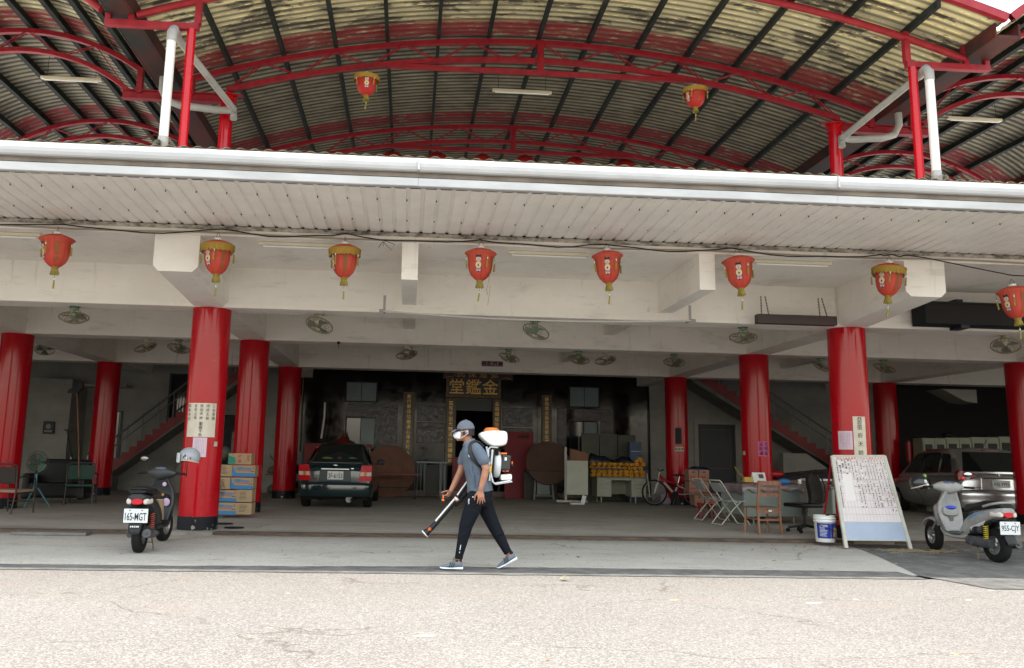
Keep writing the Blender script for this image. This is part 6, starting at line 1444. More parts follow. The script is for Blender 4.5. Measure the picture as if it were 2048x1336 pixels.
for s in (-1, 1):
    glasspoly(r, [(s*.80, .5, 1.03), (s*.80, 1.05, 1.02), (s*.70, 1.0, 1.47), (s*.70, .72, 1.46)], m_tint, 'side_window', .012)
    glasspoly(r, [(s*.80, 1.12, 1.02), (s*.80, 1.95, 1.0), (s*.69, 1.9, 1.50), (s*.70, 1.10, 1.50)], m_tint, 'side_window', .012)
    glasspoly(r, [(s*.79, 2.03, 1.0), (s*.77, 3.1, .99), (s*.67, 2.45, 1.47), (s*.69, 1.99, 1.50)], m_tint, 'side_window', .012)
    b = MB(); P_ = [(s*.87, 1.02), (s*.80, 1.09), (s*.60, 1.06), (s*.47, .96), (s*.60, .90), (s*.86, .88)]
    b.add([V((x, -.005+(.05 if abs(x) > .75 else 0), z)) for x, z in P_]+[V((x, .2, z)) for x, z in P_], [tuple(range(6))]+[(i, (i+1) % 6, 6+(i+1) % 6, 6+i) for i in range(6)], False)
    b.k = 1; b.cyl((s*.68, .0, .975), (s*.68, -.018, .975), .075, n=20); b.build('tail_light', [mat('dark_red_lens', (.22, .012, .02), .15), m_lclear], r)
b = MB(); b.box((0, .012, .80), (.78, .03, .26), bev=.01); b.build('plate_recess', m_silver, body)
b = MB(); b.box((0, -.015, .925), (.72, .03, .035), bev=.01); b.build('handle_strip', mat('dark_grey_trim', (.06, .06, .065), .4), r)
plate(r, 'ABJ-3992', (.03, -.015, .80), .38, .16)
b = MB(); b.sph((.0, .03, 1.00), (.05, .012, .03), 12, 6); b.build('badge', m_chrome, r)
b = MB(); b.box((-.62, -.005, .72), (.16, .006, .022)); b.box((-.45, -.005, .715), (.14, .006, .010)); b.build('model_mark', mat('dark_grey_trim'), r)
b = MB(); b.box((0, .33, 1.545), (.35, .03, .02)); b.build('high_stop_lamp', mat('dark_red_lens'), r)
rows = []
for x, y in ((-.88, .4), (-.87, .12), (-.82, -.02), (-.62, -.08), (0, -.10), (.62, -.08), (.82, -.02), (.87, .12), (.88, .4)):
    rows.append([V((x, y+dy, z)) for dy, z in ((.03, .26), (0, .30), (-.01, .42), (-.005, .50), (-.02, .54), (.0, .63), (.04, .66), (.1, .66), (.1, .26))])
b = MB(); b.loft(rows); b.build('bumper', m_silver, r)
b = MB()
for pts in ([(-.80, .02, .64), (-.80, -.0, .86), (-.79, .06, 1.0)], [(.80, .02, .64), (.80, -.0, .86), (.79, .06, 1.0)], [(-.80, -.035, .655), (-.4, -.075, .66), (.4, -.075, .66), (.80, -.035, .655)]): b.tube(pts, .005, 5)
b.build('tailgate_seam', m_rub, r)
b = MB(); b.cyl((.55, -.02, .22), (.55, .3, .24), .04, n=12); b.build('exhaust', m_alum, r)
b = MB(); b.tube([(-.05, .5, 1.6), (-.02, .45, 1.72), (.02, .42, 1.8)], .005, 5); b.build('aerial', m_blk, r)
b = MB(); b.box((0, .8, .26), (1.5, 1.4, .1)); b.build('underbody', m_rub, r)

# ---- scooters, heading along +x, rear axle at the origin
def scooter(name, loc, rz, lab, paint, plate_txt, spring, big):
    r = empty(name, loc, rz, lab, 'scooter'); r.rotation_euler = (0, rad(-1.), rz); R = .225; WB = 1.20 if not big else 1.27
    trim = m_blackpl
    wheel(r, 'rear_wheel', (0, 0, R), R, .105, 'y', m_alum, .55)
    fw = wheel(r, 'front_wheel', (WB, 0, R-.005), R-.005, .09, 'y', m_alum, .58); fw.rotation_euler = (0, 0, rad(-10))
    b = MB()   # tail and underseat body
    b.loft([ring(-.255, .70, .035, .09), ring(-.20, .675, .062, .135), ring(-.05, .635, .088, .155), ring(.12, .575, .115, .155), ring(.28, .50, .15, .15), ring(.42, .42, .16, .145), ring(.50, .36, .11, .14), ring(.55, .32, .06, .13)])
    b.build('tail_body', paint, r)
    b = MB(); b.loft([ring(.40, .30, .05, .13), ring(.50, .275, .035, .16), ring(.70, .27, .032, .165), ring(.84, .29, .04, .16), ring(.93, .36, .06, .14)]); b.build('footboard', paint, r)
    b = MB(); b.loft([ring(.42, .318, .006, .12), ring(.60, .304, .006, .145), ring(.84, .33, .006, .14)]); b.build('foot_mat', trim, r)
    b = MB()   # leg shield
    st = [(.86, .32, .135, .05), (.90, .42, .16, .045), (.93, .52, .185, .045), (.955, .62, .19, .05), (.955, .72, .17, .055), (.94, .80, .13, .06), (.925, .87, .10, .07), (.915, .91, .07, .06)]
    b.loft([[(x+t_*math.copysign(abs(cos(2*pi*i/16))**.7, cos(2*pi*i/16))-.06*(abs(sin(2*pi*i/16)))**2, w*math.copysign(abs(sin(2*pi*i/16))**.8, sin(2*pi*i/16)), z) for i in range(16)] for x, z, w, t_ in st]); ls = b.build('leg_shield', paint, r)
    b = MB(); b.loft([ring(.905, .60, .075, .12), ring(.875, .60, .075, .135), ring(.855, .605, .06, .12)]); b.build('glove_pocket', trim if not big else paint, ls)
    b = MB(); b.loft([ring(.93, .45, .11, .10), ring(1.06, .52, .13, .11), ring(1.13, .60, .10, .09), ring(1.16, .62, .03, .03)]); b.build('front_cowl', paint, r)
    b = MB()
    n = 12
    b.loft([[(WB+(R+.02+o)*cos(a), y, R+(R+.02+o)*sin(a)) for y, o in ((-.06, -.02), (-.05, .012), (0, .022), (.05, .012), (.06, -.02), (.0, -.0))] for a in [rad(25+115*k/n) for k in range(n+1)]]); b.build('front_mudguard', paint, r)
    b = MB()
    for s in (-1, 1): b.cyl((WB, s*.062, R), (1.06, s*.062, .52), .017, n=8)
    b.cyl((1.08, 0, .48), (.93, 0, .88), .025, n=10); b.build('fork', m_alum, r)
    H0 = (.90, 0, .95); hr = rad(-16)
    q = empty('handlebar', H0); q.parent = r; q.rotation_euler = (0, 0, hr)
    b = MB(); b.loft([ring(-.22, 0, .018, .02, ax='y'), ring(-.17, .0, .045, .05, ax='y'), ring(-.10, .0, .075, .085, ax='y'), ring(0, -.01, .095, .105, ax='y'), ring(.10, .0, .075, .085, ax='y'), ring(.17, .0, .045, .05, ax='y'), ring(.22, 0, .018, .02, ax='y')])
    b.v = [(y0_, x0_, z_) if False else (x0_, y0_, z_) for x0_, y0_, z_ in b.v]; b.build('handlebar_cover', paint, q)
    b = MB()
    for s in (-1, 1): b.cyl((-.01, s*.20, .0), (-.035, s*.345, -.005), .017, n=10); b.tube([(.03, s*.19, .0), (.05, s*.26, -.01), (.035, s*.34, -.02)], .006, 5)
    b.build('grip', m_rub, q)
    b = MB(); b.sph((-.055, 0, .065), (.035, .085, .018), 14, 6, M.Rotation(rad(-25), 3, 'Y')); b.build('instrument_panel', mat('instrument_glass', (.06, .09, .13), .1), q)
    for s in (-1, 1):
        if big and s == 1: continue
        b = MB(); b.tube([(.0, s*.17, .03), (.0, s*.22, .12), (-.01, s*.26, .17)], .006, 6); b.sph((-.01, s*.275, .19), (.022, .068, .042), 14, 8); b.k = 1; b.sph((-.017, s*.275, .19), (.018, .060, .035), 14, 8)
        b.build('mirror', [m_blackpl, m_chrome if big else mat('dull_mirror', (.25, .22, .19), .15, .8)], q)
    b = MB(); b.loft([ring(-.22, .765, .02, .09), ring(-.14, .775, .05, .14), ring(.05, .755, .065, .155), ring(.20, .735, .05, .14), ring(.28, .715, .045, .13), ring(.42, .70, .045, .11), ring(.50, .66, .04, .07)]); b.build('seat', m_vinyl, r)
    b = MB(); b.tube([(.02, -.15, .735), (-.12, -.145, .775), (-.21, -.09, .80), (-.235, 0, .805), (-.21, .09, .80), (-.12, .145, .775), (.02, .15, .735)], .012 if not big else .017, 8); b.build('grab_rail', paint if big else m_blackpl, r)
    b = MB(); b.k = 0; b.loft([ring(-.262, .645, .032, .060), ring(-.245, .645, .040, .072), ring(-.15, .645, .04, .09)]); b.k = 1
    for s in (-1, 1): b.loft([ring(-.25, .645, .024, .022, y0=s*.098), ring(-.235, .645, .036, .034, y0=s*.10), ring(-.10, .645, .038, .036, y0=s*.118)])
    b.build('tail_light', [m_lred_, m_lclear], r)
    b = MB(); b.loft([[(x, y, z+o) for y, o in ((-w, 0), (-w*.7, .015), (0, .02), (w*.7, .015), (w, 0), (0, -.012))] for x, w, z in ((-.05, .075, .56), (-.16, .08, .53), (-.225, .085, .42), (-.26, .08, .31), (-.275, .065, .26))]); b.build('rear_mudguard', m_blackpl, r)
    pl = plate(r, plate_txt, (-.262, 0, .475), .29, .17, 0, rad(-90)); 
    pl.rotation_euler = (0, 0, 0)
    b = MB()
    for k in range(30):
        a = k*.9
    b.tube([(.02+.036*cos(k*.7)-.02*k/60, -.115 if not big else .115, .33+.18*k/60+.0) if False else (.03+.03*cos(k*.75), (-.125 if not big else .125)+.03*sin(k*.75), .30+.19*k/60) for k in range(61)], .006, 5); b.build('spring', spring, r)
    b = MB(); sd_ = 1
    b.loft([ring(-.05, .24, .055, .04, y0=.115), ring(.08, .25, .07, .05, y0=.115), ring(.25, .25, .075, .05, y0=.11), ring(.42, .25, .06, .04, y0=.10)]); b.box((.22, .0, .26), (.30, .18, .14), bev=.03); b.cyl((.28, .15, .25), (.28, .17, .25), .055, n=18); b.build('engine', mat('dirty_engine_grey', (.05, .052, .055), .5, var=.3, scale=14), r)
    b = MB(); b.loft([ring(.12, .43, .02, .02, y0=.12), ring(.0, .43, .045, .035, y0=.125), ring(-.02 if 0 else .2, .40, .06, .04, y0=.125), ring(.30, .38, .03, .02, y0=.12)][0:1]+[ring(.05, .42, .05, .035, y0=.125), ring(.22, .40, .06, .04, y0=.125), ring(.32, .38, .03, .02, y0=.12)]); b.build('air_filter', m_blackpl, r)
    b = MB(); b.cyl((-.22, -.135, .26), (.12, -.135, .22), .055, .05, n=16); b.cyl((-.23, -.135, .262), (-.22, -.135, .26), .05, n=16); b.cyl((-.245, -.135, .262), (-.23, -.135, .262), .016, n=10); b.cyl((-.05, -.19, .25), (.05, -.19, .24), .03, n=10); b.tube([(.12, -.135, .22), (.3, -.09, .2), (.4, -.02, .24)], .018, 8); b.build('exhaust', mat('dark_muffler', (.05, .05, .052), .45), r)
    b = MB()
    for s in (-1, 1): b.tube([(.28, s*.06, .22), (.24, s*.10, .10), (.20, s*.13, .0)], .010, 6)
    b.tube([(.24, -.1, .10), (.24, .1, .10)], .008, 6); b.build('centre_stand', m_cage, r)
    b = MB()
    for s in (-1, 1): b.tube([(.90, s*.185, .56), (.885, s*.17, .42), (.84, s*.165, .345), (.70, s*.17, .318), (.52, s*.165, .318), (.44, s*.15, .36)], .012, 6, rz=.006)
    b.tube([(.915, -.02, .90), (.925, -.05, .80), (.90, -.11, .74)], .004, 5); b.box((.872, 0, .50), (.012, .07, .15), bev=.004)
    b.build('dark_trim', trim if not big else mat('dark_dusty_trim', (.10, .098, .095), .6), ls)
    b = MB(); b.loft([ring(-.10, .56, .035, .13), ring(.05, .50, .05, .13), ring(.25, .40, .07, .125), ring(.42, .32, .06, .12)]); b.build('under_tray', trim, r)
    return r, q, ls
zs = -.086
p = G(270, 1106, zs); hd = rad(90+2)
r, hb, ls = scooter('parked_scooter', (p.x+.03, p.y+.05, zs), hd, 'black scooter seen from behind by the left front column', mat('matt_black_paint', (.018, .019, .021), .5), '165-MGT', mat('rusty_red_spring', (.35, .07, .04), .4), False)
b = MB(); b.k = 0; b.sph((.845, -.09, .56), (.006, .05, .055), 12, 8); b.sph((.85, -.05, .80), (.006, .03, .03), 10, 6); b.k = 1; b.sph((.845, .04, .55), (.006, .035, .03), 10, 6); b.sph((.845, -.01, .53), (.006, .06, .018), 10, 6); b.k = 2; b.sph((.84, .0, .555), (.008, .03, .026), 10, 6); b.k = 3; b.cyl((.85, -.04, .66), (.838, -.04, .66), .018, n=14)
b.build('sticker', [mat('lilac_sticker', (.48, .32, .46), .5), mat('green_sticker', (.06, .28, .08), .5), mat('blue_sticker', (.10, .25, .50), .5), m_gold], ls)
b = MB(); b.box((.60, 0, .47), (.12, .22, .30), M.Rotation(rad(-8), 3, 'Y'), bev=.005); tag(b.build('cardboard_piece', m_card, None, (p.x+.03, p.y+.05, zs)), 'piece of tan cardboard standing on the footboard of the black scooter', 'cardboard').rotation_euler = (0, 0, hd)
b = MB()
for i, w_ in enumerate((.030, .026, .022, .030, .024)): b.box((-.274, -.05+.022*i+.01, .345), (.004, w_*.55, .018))
b.build('maker_mark', m_wht, r)
def helmet(loc, rz, shellm, lab, visor, sticker, tilt=0):
    r = empty('helmet', loc, rz, lab, 'helmet'); r.rotation_euler = (tilt, 0, rz)
    b = MB(); pr = []
    n = 20; 
    def P(s, t_):
        a = 2*pi*s; el = pi/2-(t_)*(pi/2+.35+.22*max(0, cos(a+pi)))   # deeper at the back
        R = .135; return V((R*1.08*cos(a)*cos(el), R*.92*sin(a)*cos(el), R*.98*sin(el)))
    b.grid(P, 28, 12); b.build('shell', shellm, r, weld=True)
    b = MB(); pts = [P(k/28, 1.0) for k in range(28)]; b.tube(pts, .010, 6, closed=True); b.build('edge_trim', mat('cream_trim', (.50, .42, .32), .6), r)
    b = MB(); b.grid(lambda s, t_: P(s, min(.97, t_))*.93, 28, 10); b.build('lining', m_rub, r)
    b = MB()
    for a in (-.9, .9): b.tube([(.02, .12*math.copysign(1, a), -.03), (.03, .08*math.copysign(1, a), -.12), (.02, .01, -.20)], .006, 5, rz=.003)
    b.tube([(.02, .01, -.20), (.025, .01, -.27)], .007, 5); b.build('chin_strap', m_rub, r)
    if visor:
        b = MB(); b.grid(lambda s, t_: V((.150*cos(-.9+1.8*s)+.02, .132*sin(-.9+1.8*s), .045-.13*t_+.01)), 14, 6); b.build('visor', visor, r)
    b = MB()
    for a, z, m_, sz in sticker:
        b.k = m_; el = math.asin(z/.14); c = V((.150*cos(a)*cos(el), .128*sin(a)*cos(el), .138*sin(el))); b.sph(c, (sz*.5, sz, sz), 10, 6)
    b.build('sticker', [mat('red_dot', (.55, .03, .03), .4), m_wht, m_ink, mat('light_green_sticker', (.22, .42, .12), .5)], r)
    return r
hp = V((p.x+.03, p.y+.05, zs))+M.Rotation(hd, 3, 'Z') @ (V((.90, 0, .95))+M.Rotation(rad(-16), 3, 'Z') @ V((-.02, -.30, .02)))
hp_px = atY(379, 914, hp.y)
helmet((hp_px.x, hp.y, hp_px.z), rad(180+8), mat('silver_grey_helmet', (.30, .32, .35), .3), 'silver grey half helmet hung on the right grip of the black scooter', mat('clear_visor', (.45, .48, .5), .08), [(1.75, -.01, 0, .016), (1.40, -.02, 1, .020), (1.25, .02, 2, .018), (1.1, -.0, 2, .014)], 0)
zs = -.080
pr_, pf = G(1996, 1124, -.075), G(1866, 1099, -.055)
hd2 = atan2(pf.y-pr_.y, pf.x-pr_.x)
print('scooter2 wheelbase', (pf-pr_).length, math.degrees(hd2))
dp = V((cos(hd2), sin(hd2), 0))
m_dusty = mat('dusty_grey_paint', (.24, .235, .225), .55, col2=(.31, .305, .29), scale=9)
r, hb, ls = scooter('parked_scooter', (pr_.x, pr_.y, zs), hd2, 'dusty grey scooter parked in front of the silver people carrier', m_dusty, '955-CJY', mat('yellow_spring', (.55, .42, .03), .4), True)
b = MB()
for k, (x, z, L) in enumerate(((.22, .60, .10), (.12, .635, .12), (.28, .565, .06))): b.loft([[(x-L, .146, z+.008+L*.2), (x+L, .150, z-L*.2), (x+L, .150, z-.010-L*.2), (x-L, .146, z-.006+L*.2)], [(x-L, .12, z+.008+L*.2), (x+L, .12, z-L*.2), (x+L, .12, z-.010-L*.2), (x-L, .12, z-.006+L*.2)]])
b.k = 1; b.loft([[(.02, .135, .55), (.30, .155, .43), (.26, .155, .38), (.05, .14, .50)], [(.02, .11, .55), (.30, .12, .43), (.26, .12, .38), (.05, .11, .50)]])
b.build('side_stripe', [mat('light_blue_stripe', (.08, .25, .50), .5), mat('worn_white_patch', (.45, .45, .44), .6)], r)
b = MB(); b.sph((.86, .0, .67), (.04, .09, .03), 12, 6); o = b.build('blue_bag', mat('royal_blue_bag', (.02, .05, .45), .4), None, (pr_.x, pr_.y, zs)); o.rotation_euler = (0, 0, hd2); tag(o, 'small royal blue bag in the front pocket of the grey scooter', 'bag')
b = MB(); b.sph((-.03, -.20, .13), (.02, .03, .03), 10, 8); b.build('indicator_lamp', m_lred_, hb)
hq = atY(1838, 966, pr_.y+dp.y*.95+.15)
helmet((hq.x, hq.y, hq.z), hd2+rad(-75), mat('black_white_helmet', (.018, .018, .02), .12), 'black and white full helmet hung on the left grip of the grey scooter', mat('smoked_visor', (.04, .04, .045), .05), [(-1.2, .09, 3, .03), (-1.5, -.05, 1, .03), (-1.7, .0, 1, .03), (-.9, -.08, 1, .02)], rad(-12))
# ================================================================== the walking person with the backpack sprayer
zp = -.0915; g0 = atZ(905, 1138.5, zp); YPn = g0.y; root0 = V((atY(945, 1138, YPn).x, YPn, zp))
def J(u, v, dy=0): return atY(u, v, YPn+dy)-root0
PX = (atY(1000, 980, YPn)-atY(900, 980, YPn)).length/100      # metres per photo pixel at the person
per = empty('person', root0, 0, 'person in grey polo, cap and face mask striding left with a backpack sprayer', 'person')
m_sk = mat('tanned_skin', (.34, .155, .095), .55, var=.10, scale=12, bump=.05, bscale=120)
m_polo = mat('slate_grey_polo', (.09, .117, .155), .85, var=.10, scale=10, bump=.35, bscale=14)
m_trs = mat('black_track_trousers', (.0065, .008, .012), .85, bump=.6, bscale=11, spec=.15)
m_cap = mat('grey_cap_cloth', (.115, .125, .155), .85, bump=.2, bscale=90); m_hair = mat('black_hair', (.008, .007, .007), .6)
def limb(mb, pts, rs, n=16, sq=None):              # tapered limb through points, spheres at the ends
    P = [V(p) for p in pts]; mb.tube(P, list(rs), n); mb.sph(P[0], rs[0], n, 8); mb.sph(P[-1], rs[-1], n, 8)
    for p, r_ in zip(P[1:-1], rs[1:-1]): mb.sph(p, r_*.995, n, 8)
def hand(mb, wrist, dirv, palmn, thumbside, curl, s=1., spread=.1):
    """palm and five bent fingers; dirv along the hand, palmn out of the palm, thumbside towards the thumb"""
    d = V(dirv).normalized(); t_ = (V(thumbside)-d*V(thumbside).dot(d)).normalized(); n_ = V(palmn); n_ = (n_-d*n_.dot(d)-t_*n_.dot(t_)).normalized()
    w = V(wrist); B = M((( t_.x, n_.x, d.x), (t_.y, n_.y, d.y), (t_.z, n_.z, d.z)))
    rings = []
    for q, hw, hh in ((-.01, .027, .020), (.02, .033, .019), (.055, .041, .017), (.085, .041, .014)):
        rings.append([w+B @ V((hw*s*cos(2*pi*i/14), hh*s*sin(2*pi*i/14), q*s)) for i in range(14)])
    mb.loft(rings)
    for k, (off, L) in enumerate(((.030, .072), (.010, .080), (-.010, .075), (-.029, .060))):
        base = w+B @ V((off*s, 0, .080*s)); a = curl*.35; sp = spread*off/.03; p = base; pts = [p]; 
        for seg, fr in ((0, .42), (1, .32), (2, .26)):
            a += curl*(.45 if seg else .25); dd = B @ V((sp*cos(a), sin(a), cos(a))).normalized(); p = p+dd*L*s*fr; pts.append(p)
        limb(mb, pts, [.0092*s, .0088*s, .0082*s, .0070*s], 8)
    base = w+B @ V((.030*s, .006*s, .022*s)); p1 = base+B @ V((.030*s, .012*s, .026*s)); p2 = p1+B @ V((.010*s, .016*s*max(.4, curl), .030*s)); p3 = p2+B @ V((.001*s, .012*s, .022*s))
    limb(mb, [base, p1, p2, p3], [.015*s, .0115*s, .0100*s, .008*s], 8)
# --- body: head, neck, torso core, arms, hands, shins in one skin
b = MB()
hc = J(929, 862)
b.sph(hc+V((.012, 0, .012)), (.094, .074, .098), 22, 14)                     # skull
b.sph(hc+V((-.035, 0, -.045)), (.062, .056, .072), 18, 10)                   # face and jaw
b.sph(J(917, 879)+V((0, 0, .004)), (.030, .032, .022), 12, 8)                # chin
b.loft([[hc+V((-.088, y, .002)) for y in (-.006, 0, .006, 0)], [hc+V((-.112+0*abs(y), y, -.030)) for y in (-.016, .0, .016, 0)], [hc+V((-.085, y, -.042)) for y in (-.016, 0, .016, 0)]], sm=True)   # nose
b.sph(hc+V((-.105, 0, -.030)), (.014, .014, .012), 10, 6)
for s in (-1, 1):
    b.sph(hc+V((.022, s*.076, -.012)), (.020, .008, .032), 12, 8, M.Rotation(rad(12), 3, 'Y'))
    b.sph(hc+V((-.072, s*.030, .004)), (.014, .018, .010), 10, 6)
limb(b, [hc+V((.030, 0, -.06)), J(937, 884), J(942, 893)], [.056, .055, .062])
b.loft([ring_ for ring_ in [[J(u, v)+V((hd*PX*cos(2*pi*i/20), hw*sin(2*pi*i/20), 0)) for i in range(20)] for u, v, hd, hw in ((943, 892, 14, .12), (946, 905, 20, .17), (950, 930, 21, .16), (956, 958, 20, .14), (959, 985, 21, .145))]])
limb(b, [J(962, 910, -.20), J(972, 938, -.235), J(961.5, 977, -.235)], [.047, .044, .029]); limb(b, [J(972, 938, -.235), J(969, 953, -.238), J(961.5, 980, -.235)], [.040, .040, .026])
limb(b, [J(930, 912, .19), J(921, 942, .22), J(902, 981, .16)], [.050, .041, .027]); limb(b, [J(921, 942, .22), J(914, 957, .205), J(901, 983, .16)], [.040, .038, .026])
hand(b, J(961, 981, -.235), J(963, 1008, -.245)-J(961, 981, -.235), (0, 1, 0), (-1, 0, 0), .45, 1.0, .26)
hand(b, J(900, 984, .16), J(893, 996, .10)-J(900, 984, .16), (-.35, -.2, -1), (-.5, -1, .1), 1.5, .98, .1)
limb(b, [J(957, 985, -.05), J(951, 998, -.085), J(932, 1051, -.08), J(922, 1092, -.072), J(917, 1122, -.07)], [.10, .075, .052, .040, .034]); limb(b, [J(960, 985, .05), J(967, 998, .085), J(988.5, 1053, .08), J(1008, 1088, .07), J(1018, 1110, .07)], [.10, .075, .052, .040, .034])
fused(b, 'body', m_sk, per, .0052, 3)
# --- polo shirt
b = MB()
b.loft([[J(u, v)+V((hd*PX*cos(2*pi*i/28)+.0, hw*sin(2*pi*i/28)*(1-.12*max(0, cos(2*pi*i/28))), dz*cos(2*pi*i/28))) for i in range(28)] for u, v, hd, hw, dz in
    ((940, 884, 10.5, .075, .010), (942.5, 888.5, 15, .115, .012), (945, 894, 20, .175, .006), (947.5, 903, 24, .205, 0), (949.5, 918, 25.5, .195, 0), (952, 935, 25, .180, 0), (955, 950, 24.5, .168, 0), (958.5, 966, 25, .165, 0), (960, 978, 25.5, .170, .010), (960.5, 983.5, 26, .173, .018))])
limb(b, [J(952, 897, -.155), J(960, 908, -.20), J(967.5, 921.5, -.225)], [.066, .072, .066])
b.tube([J(962, 912, -.21), J(968.2, 922.5, -.226)], [.069, .070], 20)
limb(b, [J(938, 897, .155), J(931, 908, .19), J(925, 923, .21)], [.064, .068, .062])
for k, (u0, v0, u1, v1, dy, r_) in enumerate(((934, 905, 945, 955, -.165, .016), (938, 930, 950, 975, -.160, .017), (960, 930, 955, 972, -.170, .015), (945, 915, 962, 960, -.180, .012))): b.tube([J(u0, v0, dy), J((u0+u1)/2+2, (v0+v1)/2, dy-.006), J(u1, v1, dy)], [r_*.4, r_, r_*.4], 8)
shirt = fused(b, 'polo_shirt', m_polo, per, .007, 4)
b = MB(); m_ = m_polo
b.loft([[J(u, v)+V((hd*PX*cos(2*pi*i/24), hw*sin(2*pi*i/24), dz*cos(2*pi*i/24))) for i in range(24)] for u, v, hd, hw, dz in ((937.5, 881.0, 10.5, .064, .030), (938.5, 884.5, 12.5, .076, .028), (939.5, 889.5, 14.5, .088, .016), (938.6, 889.0, 12.5, .078, .016), (937.5, 881.6, 9.6, .058, .030))], caps=False); b.build('collar', mat('grey_collar', (.12, .15, .19), .8), shirt)
b = MB(); c0 = J(940, 911, -.196); b.sph(c0, (.020, .004, .022), 14, 8); b.k = 1; b.sph(c0+V((.002, -.003, 0)), (.011, .003, .013), 10, 6); b.build('chest_emblem', [mat('pale_emblem', (.50, .56, .56), .6), mat('green_emblem', (.05, .25, .16), .6)], shirt)
b = MB()
for k in range(3): b.sph(J(929.5+k*.6, 893+k*5, -.05)+V((-.006, -.02, 0)), .006, 8, 6)
b.build('button', mat('dark_button', (.03, .035, .045), .4), shirt)
# --- trousers
b = MB()
b.loft([[J(u, v)+V((hd*PX*cos(2*pi*i/24), hw*sin(2*pi*i/24), 0)) for i in range(24)] for u, v, hd, hw in ((960, 972, 22, .145), (960, 985, 25, .165), (959, 1000, 25, .170), (958, 1012, 20, .14))])
limb(b, [J(951, 996, -.085), J(943, 1022, -.085), J(932, 1051, -.08), J(925.5, 1080, -.075), J(918, 1112, -.07)], [.105, .098, .079, .063, .046]); b.tube([J(918.5, 1110, -.07), J(917, 1118, -.07)], [.047, .048], 18)
limb(b, [J(966, 996, .085), J(975, 1024, .085), J(988.5, 1053, .08), J(1002, 1079, .075), J(1013, 1100, .07)], [.100, .090, .076, .063, .050]); b.tube([J(1012.5, 1099, .07), J(1016.5, 1105.5, .07)], [.049, .049], 18)
for pts, r_ in (([J(944, 1040, -.155), J(936, 1050, -.157), J(924, 1053, -.14)], .012), ([J(937, 1062, -.145), J(928, 1070, -.145), J(917, 1076, -.12)], .011), ([J(962, 1000, -.18), J(948, 1010, -.185), J(934, 1018, -.16)], .013), ([J(928, 1095, -.12), J(918, 1102, -.13), J(911, 1106, -.1)], .010), ([J(990, 1072, .01), J(1002, 1068, .0), J(1010, 1062, .02)], .010)): b.tube(pts, [r_*.5, r_, r_*.5], 8)
trs = fused(b, 'trousers', m_trs, per, .008, 3)
b = MB(); b.k = 0
b.tube([J(921.5, 1090, -.137), J(918.8, 1106, -.122)], .0055, 6)
for u, v in ((946, 994), (938, 999), (937.5, 1002)): b.sph(J(u, v, -.192), (.008, .006, .009), 8, 6)
b.tube([J(936, 1004, -.185), J(939, 1006, -.19), J(936.5, 1008, -.186)], .004, 5); b.build('trouser_mark', mat('reflective_mark', (.60, .62, .64), .4), trs)
b = MB(); b.tube([J(931, 1004, -.17), J(945, 1003.5, -.196), J(958, 1001, -.19)], .0035, 6); b.build('pocket_zip', m_rub, trs)
# --- shoes
m_up = mat('grey_knit_shoe', (.13, .15, .18), .8, bump=.3, bscale=80); m_sole = mat('white_sole', (.72, .74, .76), .5)
def shoe(heel, toe, dy, up):
    H = J(*heel, dy); T = J(*toe, dy); d = (T-H); L = d.length; d.normalize(); n_ = V((d.z, 0, -d.x)) if d.x < 0 else V((-d.z, 0, d.x)); n_ = n_ if n_.z > 0 else -n_; sd_ = V((0, 1, 0))
    r = empty('shoe', (0, 0, 0)); r.parent = per
    def rg(q, w, z0, z1, p=2.6, n=18):
        c = H+d*L*q; o = []
        for i in range(n):
            a = 2*pi*i/n; yy = math.copysign(abs(cos(a))**(2/p), cos(a))*w; zz = (z0+z1)/2+math.copysign(abs(sin(a))**(2/p), sin(a))*(z1-z0)/2; o.append(c+sd_*yy+n_*zz)
        return o
    b = MB(); b.loft([rg(-.02, .020, .006, .030), rg(.0, .032, .0, .034), rg(.25, .036, .0, .030), rg(.5, .038, .002, .024), rg(.75, .046, .0, .024), rg(.92, .040, .002, .024), rg(1.0, .018, .010, .028)]); b.build('sole', m_sole, r)
    b = MB(); b.loft([rg(.01, .022, .025, .075), rg(.06, .032, .025, .092), rg(.22, .038, .022, .098), rg(.38, .038, .020, .088), rg(.55, .040, .018, .070), rg(.75, .043, .018, .052), rg(.90, .036, .018, .042), rg(.985, .016, .020, .034)]); b.build('upper', m_up, r)
    b = MB(); b.loft([rg(.05, .030, .085, .115), rg(.16, .034, .085, .122), rg(.30, .034, .085, .108)]); b.build('ankle_collar', m_rub, r)
    b = MB()
    for k in range(3):
        for s in (-1, 1):
            q = .38+k*.085; c0 = H+d*L*(q+.06)+sd_*s*(.041)+n_*.028; c1 = H+d*L*(q-.02)+sd_*s*(.036)+n_*.078; b.bar(c0, c1, .012, .006, up=tuple(d))
    b.build('side_stripe', m_rub, r)
    b = MB()
    for k in range(4): c = H+d*L*(.34+.07*k)+n_*(.098-.012*k); b.tube([c-sd_*.02, c+n_*.006, c+sd_*.02], .003, 5)
    c = H+d*L*.34+n_*.105; b.tube([c, c+V((-.02, -.02, .015)), c+V((-.035, -.01, -.005))], .0025, 4); b.tube([c, c+V((.0, -.025, .02)), c+V((-.03, -.03, .02))], .0025, 4); b.build('lace', m_rub, r)
shoe((925, 1139.5), (879.5, 1137.5), -.07, 0)
shoe((1034.5, 1119), (995.5, 1138.5), .07, 0)
